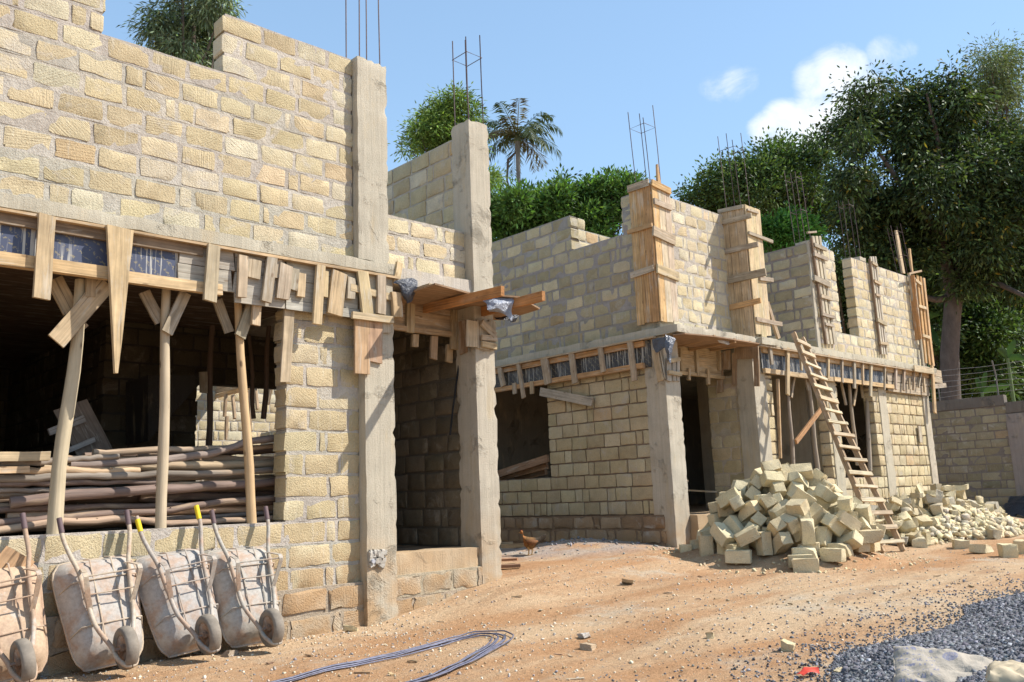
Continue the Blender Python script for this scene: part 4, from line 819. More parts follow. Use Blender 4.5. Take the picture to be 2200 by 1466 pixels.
for i, (x0, y0, x1, y1) in enumerate(((1815, 910, 1850, 945), (1820, 970, 1868, 925), (1850, 985, 1872, 930), (1810, 985, 1845, 940), (1750, 990, 1770, 930))):
    m = MB(); pboard(m, x0, y0, x1, y1, 5, 'y', 9.3+.15*i, FN, t=.03, tint=pick(WG)); tag(m.build('timber_offcut', WOOD, None, loc=Y(x0, y0, 9.3)), 'loose board in the jumble inside the windows of the far building', 'board', 'jumbled boards inside the far windows')
for i, (x0, y0, x1, y1) in enumerate(((1070, 1020, 1180, 985), (1070, 1028, 1178, 1000), (1110, 1028, 1175, 1012))):
    m = MB(); a, e = P(x0, y0, 'x', 12.0+.1*i), P(x1, y1, 'x', 12.0+.1*i); m.board(a, e, SN, .14, .06, (0.36, 0.22, 0.13)); tag(m.build('timber_plank', WOOD, None, loc=a), ('upper brown plank', 'middle brown plank', 'lowest brown plank')[i]+' leaning behind the sill of the side window', 'plank')
for i in range(9):                                          # boards heaped in the porch room
    a = Vector((12.4+random.random()*1.5, 9.6+random.random()*1.2, -.38+.07*i)); an = random.uniform(0, 3.1)
    m = MB(); m.board(a-Vector((math.cos(an), math.sin(an), .1))*.6, a+Vector((math.cos(an), math.sin(an), .1))*.6, UPV, .14, .03, pick(WG)); tag(m.build('timber_plank', WOOD, None, loc=a), 'dusty plank in the dim jumble inside the far doorway', 'plank', 'planks jumbled inside the far doorway')
# ladder
Ld = thing('ladder', (14.4, 6.1, -1.05), 'rough home made timber ladder leaning on the far building slab', 'ladder')
lb, lt = (Vector((13.86, 6.32, -1.10)), Vector((14.28, 6.16, -1.10))), (Y(1703, 715, 8.02), Y(1722, 726, 7.98))
for i in (0, 1): m = MB(); m.board(lb[i], lt[i], XV, .09, .045, (0.47, 0.33, 0.2) if i else (0.44, 0.30, 0.18), segs=8, jw=.006); m.build('rail', WOOD, Ld)
dl = ((lt[0]+lt[1])-(lb[0]+lb[1])).normalized(); nl = XV.cross(dl).normalized(); nl = nl if nl.y < 0 else -nl
for k in range(17):
    f = (k+.6)/17.6; a = lb[0].lerp(lt[0], f); c = lb[1].lerp(lt[1], f); d = (c-a).normalized(); m = MB()
    m.board(a-d*random.uniform(.04, .09)+nl*.046, c+d*random.uniform(.03, .09)+nl*.046+UPV*random.uniform(-.015, .015), nl, random.uniform(.05, .085), .028, pick([(0.56, 0.45, 0.29), (0.52, 0.40, 0.25), (0.6, .48, .31)])); m.build('rung', WOOD, Ld)

# perimeter wall at the end of the plot
PW = thing('boundary_wall', (26, 9, -1), 'dark stained stone boundary wall at the end of the yard', 'wall')
block_wall('wall', PW, (26, 24, -1.2), (0, -1, 0), SN, [(0, 16.02, -1.2, 1.9), (16.02, 20, -1.2, 1.68)], -1.2, ch=0.221, bl=(.38, .5), joint=.03, proud=.005, tints=[tuple(c_*.82 for c_ in t_) for t_ in T_OLD], mort=(0.24, 0.195, 0.16), short=.08)
concrete('coping', PW, (25.97, 7.99, 1.90), (26.23, 24, 2.19), tint=(0.17, 0.14, 0.115)); concrete('coping', PW, (25.97, 3.9, 1.68), (26.23, 7.98, 1.98), tint=(0.17, 0.14, 0.115))
concrete('pilaster', PW, (25.95, 7.55, -1.2), (26.2, 8.0, 1.66), tint=(0.30, 0.25, 0.21), j=.012)
WF = thing('wire_fence', (26.1, 9, 2.2), 'strands of barbed wire on thin posts above the boundary wall', 'fence')
for yy in (12.5, 9.7, 8.15, 6.4):
    zb = 2.19 if yy > 8 else 1.98; m = MB(); m.tube([(26.1, yy, zb-.05), (26.1, yy, zb+.55), (25.95, yy, zb+.95)], .02, 5, (0.16, .14, .12)); m.build('post', STEEL, WF)
for k in range(6):
    m = MB(); m.tube([(26.1-(.05*max(0, k-3)), yy, 2.3+.145*k-.2*(yy < 7)+.02*math.sin(yy*3+k)) for yy in np.arange(4.5, 15, .5)], .006, 4, (0.30, .28, .26)); m.build('wire', STEEL, WF)

# courtyard seen through the near opening
R1 = thing('stone_wall', (8, 19, 0), 'sunlit stone wall glimpsed through the opening behind the pole stack', 'wall')
block_wall('wall', R1, (4.5, 19.5, -1), XV, FN, [(0, 9, -1, 5.0)], -1, ch=.23, joint=.03, tints=T_UP)
R2 = thing('stone_wall', (8.8, 15, 0), 'stepped low stone wall in shade behind the pole stack', 'wall')
rw0, rw1 = P(620, 900, 'x', 9.0).y, P(560, 900, 'x', 9.0).y
block_wall('wall', R2, (9.0, rw1, -1), (0, -1, 0), SN, [(0, rw1-rw0+2, -1, 1.5), (rw1-rw0-.5, rw1-rw0+2, -1, 2.0)], -1, ch=.23, tints=T_LO)
R3 = thing('concrete_post', P(390, 930, 'y', 15.5), 'grey concrete post standing behind the pole stack', 'post')
a, c = P(373, 950, 'y', 15.5), P(410, 950, 'y', 15.5); concrete('shaft', R3, (a.x, 15.5, -1), (c.x, 15.9, 3.0)); concrete('base', R3, (a.x-.08, 15.42, -1.1), (c.x+.08, 15.98, -.6))
R4 = thing('beam_formwork', (9, 15, 2), 'distant sloping board formwork with hanging battens behind the pole stack', 'formwork')
for (x0, y0), (x1, y1), w_, tn in (((405, 850), (625, 795), 22, (0.44, 0.31, 0.19)), ((405, 832), (625, 780), 20, (0.42, .32, .22)), ((407, 868), (560, 828), 8, (0.56, 0.33, 0.15))):
    part_board('side_board', R4, x0, y0, x1, y1, w_, 'x', 9.0, SN, t=.03, tint=tn, off=.02)
for x0, y0, x1, y1 in ((492, 848, 489, 896), (506, 850, 511, 900), (536, 842, 540, 900), (545, 838, 543, 930), (430, 870, 427, 905), (590, 830, 582, 870), (494, 895, 493, 945), (555, 835, 560, 880)):
    part_board('batten', R4, x0, y0, x1, y1, 6, 'x', 9.0, SN, off=.05, t=.05, tint=(0.42, 0.29, 0.18))
# ------------------------------------------------------------------ trees
def leaves(name, parent, centers, nleaf, ll, lw, droop, tint, var, mat=LEAF, twig=8, spread=.35, yellow=0.0):
    """leaf faces gathered in twigs spread through round clumps; centers: list of (Vector, radius)"""
    cs = np.array([tuple(c) for c, r in centers]); rs = np.array([r for c, r in centers])
    nt = max(1, nleaf//twig); w = rs**2/np.sum(rs**2); k = rng.choice(len(cs), nt, p=w)
    d = rng.normal(size=(nt, 3)); d /= np.linalg.norm(d, axis=1)[:, None]
    rad = rs[k]*(0.30+0.75*rng.random(nt)**.6)
    tp = cs[k]+d*rad[:, None]*np.array([1, 1, .85])
    tt = np.array(tint)[None]*np.exp(rng.normal(size=(nt, 1))*var)*(1+rng.normal(size=(nt, 3))*.06)
    n = nt*twig; ti = np.repeat(np.arange(nt), twig)
    off = rng.normal(size=(n, 3))*spread*np.array([1, 1, .8]); p = tp[ti]+off
    ax = d[ti]*.45+off/spread*.6+rng.normal(size=(n, 3))*.6; ax[:, 2] -= droop; ax /= np.linalg.norm(ax, axis=1)[:, None]
    sd = np.cross(ax, rng.normal(size=(n, 3))); sd /= np.linalg.norm(sd, axis=1)[:, None]; nn = np.cross(ax, sd)
    L = ll*(.65+.7*rng.random((n, 1))); Wd = lw*(.7+.6*rng.random((n, 1)))
    mid = p+ax*L*.45
    V = np.stack([p, mid+sd*Wd*.5+nn*Wd*.18, p+ax*L-np.array([0, 0, 1])*L*.12*droop, mid-sd*Wd*.5+nn*Wd*.18], 1).reshape(-1, 3)
    F = np.arange(n*4).reshape(n, 4); tc = tt[ti]*np.exp(rng.normal(size=(n, 1))*.16)
    if yellow: s_ = rng.random(n) < yellow; tc[s_] = np.array([.30, .24, .04])
    return np_mesh(name, V, F, np.clip(np.repeat(tc, 4, 0), .004, .9), mat, parent)
def clumps(spec, depth, jd=1.0, sub=6):
    out = []
    for px, py, r in spec:
        R = r*depth/FPX; c = PD(px, py, depth)+FW*random.uniform(-jd, jd); out.append((c, R*.62))
        for i in range(sub):
            v = Vector((random.gauss(0, 1), random.gauss(0, 1), random.gauss(0, 1))).normalized(); out.append((c+v*R*random.uniform(.62, 1.02), R*random.uniform(.16, .36)))
    return out
def tree(kind, label, spec, depth, nleaf, ll, lw, droop, tint, var=.35, base=None, tr=.16, group=None, jd=1.0, twig=8, spread=.35, cat='tree', yellow=0.0, limbs=True):
    cl = clumps(spec, depth, jd); c0 = sum((c for c, r in cl), Vector())/len(cl)
    b_ = Vector(base) if base else Vector((c0.x, c0.y, -1.2)); t = thing(kind, b_, label, cat, group)
    m = MB(); top = c0; ctl = b_.lerp(top, .5)+Vector((random.uniform(-.3, .3), random.uniform(-.3, .3), 0)); pts = []
    for i in range(9): f = i/8; pts.append(b_*(1-f)**2+ctl*2*f*(1-f)+top*f*f)
    m.tube(pts, [tr*(1.15-.75*i/8) for i in range(9)], 9, (0.12, .095, .075), rough=.08)
    if limbs:
        for c, r in random.sample(cl, min(len(cl), 9)):
            s_ = pts[random.randint(4, 7)]; md = s_.lerp(c, .5)+Vector((0, 0, -.15*(c-s_).length*.4)); m.tube([s_, md, c], [tr*.42, tr*.26, tr*.08], 6, (0.11, .09, .07), rough=.08)
    m.build('trunk', TBARK, t, smooth=60); leaves('crown', t, cl, nleaf, ll, lw, droop, tint, var, twig=twig, spread=spread, yellow=yellow); return t

# big mango-like tree, built with its own forked trunk
mt = thing('mango_tree', (30.45, 11.0, -1.2), 'big dark broadleaf tree with a forked trunk behind the boundary wall', 'tree')
m = MB(); tb = (0.125, 0.10, 0.085)
def tp(*pl): return [PD(px, py, d) for px, py, d in pl]
m.tube([Vector((30.45, 11.15, -1.2))]+tp((2042, 850, 29), (2040, 760, 29), (2046, 680, 29), (2050, 620, 29), (2052, 590, 29)), [.36, .31, .29, .27, .29, .24], 12, tb, rough=.06)
m.tube(tp((2046, 640, 29), (2034, 570, 29), (2020, 520, 28.8), (1985, 450, 28.5), (1930, 390, 28), (1890, 330, 28)), [.22, .19, .17, .13, .1, .05], 9, tb, rough=.06)
m.tube(tp((2052, 610, 29), (2075, 540, 29), (2110, 490, 29), (2135, 430, 29), (2140, 350, 29), (2120, 260, 29)), [.24, .2, .18, .15, .1, .05], 9, tb, rough=.06)
m.tube(tp((2052, 612, 29), (2100, 606, 28.8), (2150, 612, 28), (2230, 650, 27)), [.13, .1, .09, .05], 8, tb, rough=.06)
m.tube(tp((2040, 640, 29), (2010, 645, 29), (1975, 635, 29), (1930, 600, 28)), [.12, .1, .09, .04], 8, tb, rough=.06)
m.tube(tp((2020, 520, 28.8), (2030, 400, 28), (2010, 280, 28), (1990, 200, 28)), [.14, .1, .07, .03], 8, tb, rough=.06)
m.build('trunk', TBARK, mt, smooth=60)
spec = [(1850, 262, 46), (1910, 250, 60), (1965, 225, 62), (2010, 190, 48), (1890, 205, 36), (1850, 215, 26), (2055, 225, 50), (2100, 290, 75), (2170, 300, 70), (2020, 300, 80), (1800, 305, 26), (1840, 320, 34), (1950, 320, 52), (2120, 520, 60), (2200, 560, 55),
        (1800, 400, 55), (1870, 425, 62), (1950, 410, 55), (2050, 400, 78), (2140, 400, 80), (2210, 420, 70), (1900, 500, 62), (1980, 490, 60), (2030, 470, 60), (2060, 540, 40), (1960, 440, 60), (1900, 440, 60), (2090, 490, 60), (2120, 440, 70), (2000, 360, 70), (2180, 510, 70), (1840, 490, 45), (1940, 555, 40), (2150, 580, 45), (2110, 550, 50), (2190, 590, 55), (1980, 550, 40), (2070, 600, 36), (1890, 560, 40), (1800, 225, 20), (2230, 300, 60)]
leaves('crown', mt, clumps(spec, 28.6, 1.6, 6), 84000, .18, .07, .65, (0.054, 0.084, 0.028), .55, twig=8, spread=.26, yellow=.012)

BK = 'trees standing beyond the boundary wall'
tree('broadleaf_tree', 'dark green rounded tree left of the big forked tree, against the white cloud', [(1540, 395, 58), (1500, 415, 35), (1590, 375, 55), (1640, 345, 48), (1690, 340, 48), (1740, 330, 42), (1660, 400, 70), (1740, 410, 60), (1560, 450, 55), (1620, 470, 60), (1700, 470, 60), (1770, 470, 55), (1600, 405, 60)], 34, 42000, .17, .075, .1, (0.080, 0.13, 0.038), .38, tr=.25, jd=1.5, spread=.28)
tree('feathery_tree', 'pale feathery tree top rising at the upper right corner', [(2105, 150, 24), (2120, 200, 32), (2165, 135, 28), (2190, 115, 22), (2150, 190, 34), (2190, 190, 36), (2090, 230, 26), (2210, 240, 40), (2100, 118, 12)], 42, 16000, .22, .05, .7, (0.14, 0.18, 0.085), .32, tr=.2, jd=2, spread=.4)
tree('broadleaf_tree', 'dark tree mass behind the narrow gap in the far upper wall', [(1800, 570, 70), (1860, 610, 70), (1780, 650, 60), (1850, 690, 70), (1930, 640, 70), (1730, 560, 55), (1690, 590, 45)], 36, 26000, .2, .075, .4, (0.060, 0.10, 0.028), .4, tr=.22, jd=1.5, spread=.3)
tree('broadleaf_tree', 'dark tree filling the space right of the forked trunk above the wall', [(2090, 640, 80), (2160, 700, 90), (2210, 620, 80), (2100, 730, 60), (2180, 790, 70), (2110, 800, 45)], 35, 26000, .22, .08, .5, (0.066, 0.115, 0.028), .45, tr=.2, jd=1.5, spread=.3)
tree('broadleaf_tree', 'dark tree filling the space between the far building and the forked trunk', [(1975, 640, 70), (1990, 720, 60), (2010, 790, 50), (2000, 560, 60), (1970, 830, 40), (2060, 760, 40)], 35, 20000, .2, .08, .5, (0.055, 0.095, 0.026), .42, tr=.2, jd=1.2, spread=.3)
tree('broadleaf_tree', 'dark leafy tree low behind the boundary wall at the right edge', [(2090, 800, 60), (2150, 830, 50), (2205, 770, 70), (2200, 850, 50), (2060, 830, 40), (2130, 690, 60)], 37, 20000, .22, .08, .5, (0.06, 0.105, 0.026), .45, tr=.2, jd=1.2, spread=.3)
tree('broadleaf_tree', 'distant dark tree behind the right half of the big forked tree', [(2140, 480, 90), (2200, 380, 90), (2080, 560, 80), (2190, 560, 90), (2050, 660, 60)], 40, 24000, .24, .09, .5, (0.05, 0.085, 0.024), .45, tr=.25, jd=1.5, spread=.35)
SH = 'bright green shrubs behind the two buildings'
shr = (0.092, 0.178, 0.038)
tree('shrub', 'bright green shrub just right of the tall concrete column', [(1070, 455, 36), (1105, 445, 36), (1140, 452, 36), (1125, 415, 12), (1080, 425, 14), (1160, 425, 12), (1090, 495, 45), (1150, 490, 45)], 24, 12000, .15, .06, -.15, shr, .42, tr=.06, group=SH, jd=.6, spread=.16, cat='shrub')
tree('shrub', 'bright green shrub in the middle of the hedge with a tall leafy shoot', [(1190, 445, 42), (1225, 445, 34), (1212, 405, 15), (1207, 388, 8), (1245, 420, 12), (1180, 420, 12), (1180, 485, 45), (1240, 480, 45), (1215, 500, 40)], 24.5, 12000, .15, .06, -.15, shr, .42, tr=.06, group=SH, jd=.6, spread=.16, cat='shrub')
tree('shrub', 'bright green shrub beside the boxed corner column', [(1275, 430, 38), (1310, 410, 24), (1340, 400, 22), (1290, 395, 10), (1322, 385, 9), (1355, 385, 10), (1262, 405, 12), (1300, 450, 48), (1345, 440, 42), (1280, 490, 40)], 25, 12000, .15, .06, -.15, shr, .42, tr=.06, group=SH, jd=.6, spread=.16, cat='shrub')
tree('shrub', 'bright green shrub above the shaded return wall', [(1680, 495, 32), (1715, 500, 28), (1655, 510, 24), (1690, 525, 30), (1630, 500, 20)], 27, 9000, .14, .06, -.2, (0.085, 0.215, 0.04), .3, tr=.06, group=SH, jd=.6, spread=.18, cat='shrub')
tree('feathery_tree', 'yellow green feathery tree behind the tall concrete column', [(960, 235, 34), (985, 215, 26), (930, 270, 40), (905, 300, 26), (885, 325, 14), (960, 280, 50), (1000, 285, 28), (1012, 235, 16), (1012, 290, 18), (1022, 330, 12), (1000, 330, 40), (940, 320, 36), (1060, 375, 16), (1052, 400, 16)], 25, 22000, .15, .036, .35, (0.165, 0.25, 0.055), .36, tr=.1, jd=.8, spread=.16)
tree('feathery_tree', 'tall grey green tree rising behind the top of the nearest wall', [(395, 15, 44), (440, 20, 44), (360, 50, 30), (400, 70, 50), (450, 80, 46), (345, 80, 22), (485, 40, 34), (370, 100, 30), (420, 125, 40), (470, 130, 40), (410, -40, 60), (470, -30, 40), (505, 15, 14)], 24, 17000, .2, .034, .95, (0.15, 0.20, 0.11), .4, tr=.12, jd=.8, spread=.2)
# palm
pm = thing('palm_tree', PD(1098, 600, 30), 'slim palm with drooping fronds against the blue sky', 'tree')
pc = PD(1112, 305, 30); m = MB()
base = Vector((pc.x-.1, pc.y+.2, -1)); m.tube([base, base.lerp(pc, .5), base.lerp(pc, .85), pc], [.11, .075, .06, .09], 10, (0.24, .23, .21), rough=.05); m.tube([pc, pc+UPV*.35], [.14, .08], 8, (.16, .2, .12))
m.build('trunk', TBARK, pm, smooth=60)
def frond(name, parent, c, d, L, dr, w, tint, nl=34, mat=LEAF, lean=.9):
    d = Vector(d).normalized(); pts = []
    for i in range(nl+1):
        f = i/nl; pts.append(c+d*L*f*(1-.22*f*f)+UPV*(L*(lean*f*.55-dr*f**2.1)))
    V, F, T = [], [], []
    for i in range(2, nl):
        a = (pts[i+1]-pts[i]).normalized(); sd = a.cross(UPV).normalized()
        f = i/nl; ln = w*(math.sin(math.pi*(f*.86+.1))**.6)
        for s_ in (-1, 1):
            for rep in range(1):
                tip = pts[i]+sd*s_*ln*random.uniform(.6, 1)+a*ln*random.uniform(.3, .75)-UPV*ln*random.uniform(.25, .8); q_ = a*.028
                o = len(V); md = pts[i].lerp(tip, .5)+UPV*ln*.1; V += [pts[i]-q_, md+q_*.9, tip, md-q_*.9]; F.append((o, o+1, o+2, o+3)); T += [jit(tint, .2)]*4
    for i in range(nl):
        o = len(V); sd = (pts[i+1]-pts[i]).cross(UPV).normalized()*.022*(1.1-i/nl); V += [pts[i]-sd, pts[i]+sd, pts[i+1]+sd*.9, pts[i+1]-sd*.9]; F.append((o, o+1, o+2, o+3)); T += [tint]*4
    return np_mesh(name, np.array([tuple(v) for v in V], dtype=np.float32), np.array(F), np.array(T), mat, parent)
for k in range(27):
    an = k*2.39996; up = .1+1.3*k/26; ln = random.uniform(1.55, 2.0)
    col = (0.075, 0.105, 0.05) if k % 4 else (0.13, 0.11, 0.06)
    frond('frond', pm, pc+UPV*.15, (math.cos(an), math.sin(an), 0), ln, .5+.35*random.random(), .42, col, lean=up*1.5)
dv = -RT*.25; V0 = pc-UPV*.3
m = MB(); m.tube([V0, V0-RT*.35-UPV*.35, V0-RT*.42-UPV*1.1, V0-RT*.2-UPV*1.9], [.03, .05, .04, .02], 6, (0.17, .14, .12)); m.build('dead_frond', LEAF, pm)
# banana plants
def banana(label, px, py, depth, lvs):
    c = PD(px, py, depth); b_ = Vector((c.x, c.y, -1.1)); t = thing('banana_plant', b_, label, 'plant', 'banana plants by the boundary wall')
    lvs = [(a_, b__, l_*.62, w_*.62, d_) for a_, b__, l_, w_, d_ in lvs]; m = MB(); m.tube([b_, c], [.09, .05], 8, (0.14, .19, .07)); m.build('stem', PLAIN, t, smooth=60)
    for ax, ay, L, w, dr in lvs:
        d = (RT*ax+UPV*ay-FW*.2).normalized(); sd = d.cross(FW).normalized(); V, F, T = [], [], []; n = 12; tn = jit((0.05, 0.11, 0.03), .25)
        for i in range(n+1):
            f = i/n; p = c+d*L*f-UPV*dr*L*f*f; ww = w*math.sin(math.pi*min(1, f*.93+.05))**.5*(1+random.uniform(-.12, .12)); V += [p-sd*ww, p-FW*ww*.35, p+sd*ww]; T += [jit(tn, .1)]*3
        for i in range(n):
            for k in range(2): o = i*3+k; F.append((o, o+1, o+4, o+3))
        np_mesh('leaf', np.array([tuple(v) for v in V], dtype=np.float32), np.array(F), np.array(T), LEAF, t)
banana('banana plant with one broad pale leaf reaching right over the wall', 2110, 845, 28.2, [(.9, .55, 1.5, .2, .25), (-.3, 1, 1.1, .15, .2), (.15, 1, 1.3, .16, .15)])
banana('banana plant with pale leaves left of the forked trunk', 1985, 690, 30, [(.5, .6, 1.2, .2, .5), (-.6, .6, 1.0, .2, .5), (.2, -.4, 1.2, .2, .4), (.1, 1, .9, .16, .2)])
banana('banana plant with upright leaves at the right edge of the picture', 2165, 770, 30, [(.3, 1, 1.3, .2, .2), (-.5, .8, 1.2, .18, .4), (.8, .3, 1.1, .2, .5)])

